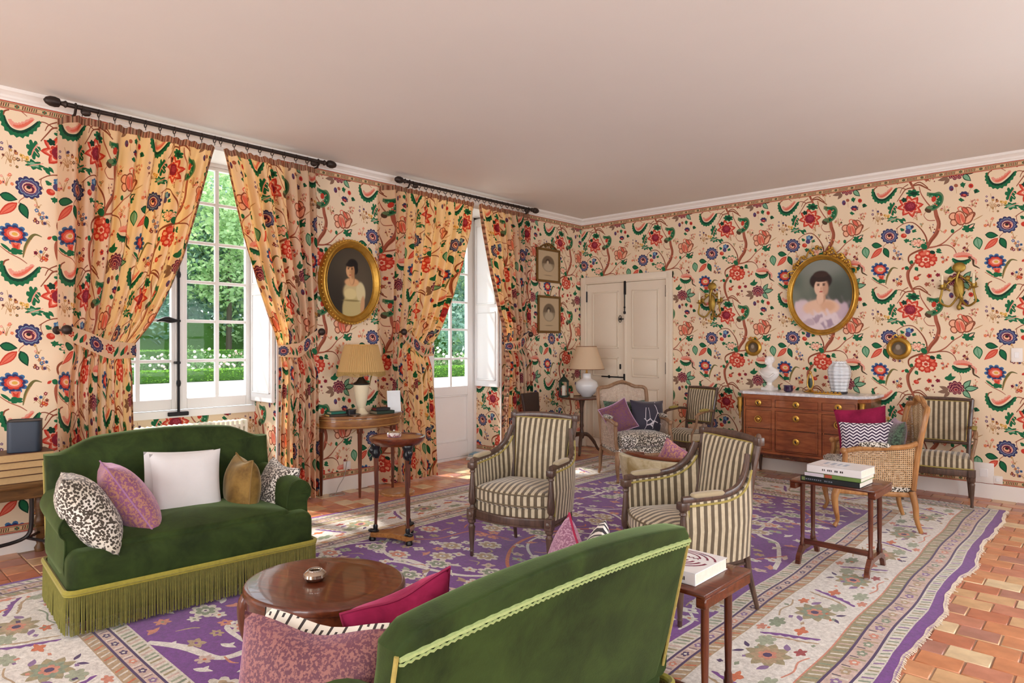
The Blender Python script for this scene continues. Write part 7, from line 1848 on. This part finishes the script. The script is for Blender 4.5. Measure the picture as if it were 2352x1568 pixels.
def leaf_cloud(name, pts, s, mat, parent, seed):
    """many small leaf blades in one mesh (numpy)"""
    r = np.random.RandomState(seed); P = np.asarray(pts, float); n = len(P)
    a, b = r.uniform(0, 2 * PI, n), r.uniform(-.9, .9, n); u = np.stack([np.cos(a) * np.cos(b), np.sin(a) * np.cos(b), np.sin(b)], 1)
    w = r.normal(size=(n, 3)); v = np.cross(u, w); v /= np.linalg.norm(v, axis=1)[:, None]; q = (s * r.uniform(.6, 1.3, n))[:, None]
    V = np.stack([P - u * q, P + v * q * .55, P + u * q, P - v * q * .55], 1).reshape(-1, 3)
    me = bpy.data.meshes.new(name); me.vertices.add(4 * n); me.vertices.foreach_set('co', V.astype(np.float32).ravel())
    me.loops.add(4 * n); me.loops.foreach_set('vertex_index', np.arange(4 * n, dtype=np.int32)); me.polygons.add(n); me.polygons.foreach_set('loop_start', np.arange(0, 4 * n, 4, dtype=np.int32)); me.polygons.foreach_set('loop_total', np.full(n, 4, np.int32))
    me.update(calc_edges=True); me.materials.append(mat); return obj(name, me, parent)
def ball(r, n): d = r.normal(size=(n, 3)); return d / np.linalg.norm(d, axis=1)[:, None]
def tree(label, x, y, h, r, mat, seed, low=.04):
    rs = random.Random(seed); t = thing('garden_tree', label, 'tree', (x, y, GZ), 0, 'trees beyond the garden')
    MB().tube([(0, 0, 0), (.1, 0, h * .25), (0, .1, h * .6)], [.22, .18, .08], 8).build('trunk', M_BARK, t)
    r_ = np.random.RandomState(seed); pts = []
    for _ in range(26):
        c = np.array([r_.uniform(-r, r) * .75, r_.uniform(-r, r) * .75, h * r_.uniform(low + .1, .93)]); br = r * r_.uniform(.26, .5); n = int(420 * (br / (r * .4)) ** 2)
        pts.append(c + ball(r_, n) * br * r_.uniform(.7, 1.08, (n, 1)) * (1, 1, .85))
    pts = np.concatenate(pts); pts[:, 2] = np.maximum(pts[:, 2], .2); leaf_cloud('crown', pts, .19, mat, t, seed)
def ray_at(px, dist): d = ray(px, CY); return CAM.x + d.x * dist, CAM.y + d.y * dist
k = 0
for px, ds, h, r, mi, lab in ((265, 50, 17, 5.5, 2, 'blue-green tree at the far left through the window'), (355, 58, 22, 6.5, 0, 'tall mid-green tree behind the meeting stile'), (425, 46, 13, 4.2, 2, 'round blue-green tree left of the glazing bar'), (470, 66, 25, 8, 0, 'tallest dark tree filling the top panes'), (525, 44, 14, 4.4, 1, 'bright green tree right of the glazing bar'), (585, 56, 22, 6, 2, 'blue-green tree at the right panes'),
                           (985, 50, 16, 5, 1, 'bright tree left in the garden door panes'), (1040, 60, 20, 6, 0, 'mid-green tree in the garden door panes'), (1085, 46, 13, 4, 2, 'blue-green tree right in the garden door panes')):
    x, y = ray_at(px, ds); tree(lab, x, y, h, r, M_LEAF[mi], 30 + k); k += 1
def hedge(label, x, y0, y1, h, w, seed, mat=None):
    rs = random.Random(seed); t = thing('box_hedge', label, 'hedge', (x, (y0 + y1) / 2, GZ), 0, 'clipped hedges'); L = (y1 - y0) / 2
    m = MB(); m.rbox(-w / 2, w / 2, -L, L, 0, h - .03, .06, 2); m.build('core', plain('hedge_core', '#3a5f1e', .9), t)
    r_ = np.random.RandomState(seed); n = int((y1 - y0) * 260); f = r_.rand(n) < .45; y = r_.uniform(-L, L, n)
    pts = np.where(f[:, None], np.stack([r_.uniform(-w / 2, w / 2, n), y, h + r_.uniform(-.03, .03, n)], 1), np.stack([w / 2 + r_.uniform(-.02, .03, n), y, r_.uniform(.02, h, n)], 1))
    leaf_cloud('leaves', pts, .05, mat or M_BOX, t, seed)
hedge('low clipped box hedge along the gravel path', -23.3, -6, 12, .50, .7, 1)
hedge('taller yellow-green hedge behind the rose beds', -34, -4, 26, 1.22, .8, 2)
hedge('tall dark hedge closing the garden under the trees', -39.5, -4, 34, 3.0, 1.0, 5, M_LEAF[0])
hedge('low clipped hedge seen through the garden door', -18.6, 12.5, 25, .50, .7, 3)
def bush(label, px, ds, r, seed, fl):
    rs = random.Random(seed); x, y = ray_at(px, ds); t = thing('rose_bush', label, 'bush', (x, y, GZ), 0, 'rose bushes in the beds'); r_ = np.random.RandomState(seed); d = ball(r_, 900); d[:, 2] = np.abs(d[:, 2]) * 1.25
    leaf_cloud('leaves', d * r * r_.uniform(.4, 1, (900, 1)), .07, M_ROSE, t, seed)
    MB().tube([(0, 0, 0), (0, 0, r * .7)], .04, 6).build('stem', M_BARK, t)
    m = MB()
    for _ in range(26):
        d = Vector((rs.gauss(0, 1), rs.gauss(0, 1), abs(rs.gauss(0, 1)))).normalized() * r * 1.0; m.sphere((d.x, d.y, d.z * 1.25), .075, n=6, m=4)
    o = m.build('blossoms', plain('rose_petals', fl, .7), t, fix=False); o['kind'] = 'stuff'
for i, (px, ds, r, fl) in enumerate(((330, 35, .8, '#f0e6e0'), (385, 36, .9, '#e8c8c8'), (450, 35, 1.25, '#f0d8d8'), (500, 37, .8, '#f4ece6'), (545, 36, 1.0, '#e6b4b4'), (430, 31, .5, '#f0e6e0'), (520, 32, .55, '#efc9cf'), (1005, 36, 1.1, '#f0e6e0'), (1050, 36, .9, '#e8c8c8'))):
    bush(['pale', 'pink', 'white-flowered', 'ivory', 'rosy', 'low pale', 'low pink', 'white', 'blush'][i] + (' rose bush in the bed behind the low hedge, number %d from the left' % (i + 1) if False else [' rose bush far left behind the low hedge', ' rose bush left of the window stile', ' tall rose bush behind the low hedge', ' rose bush under the glazing bar', ' rose bush right behind the low hedge', ' rose shrub close behind the low hedge', ' rose shrub right, close behind the hedge', ' rose bush left in the garden door', ' rose bush right in the garden door'][i]), px, ds, r, 60 + i, fl)
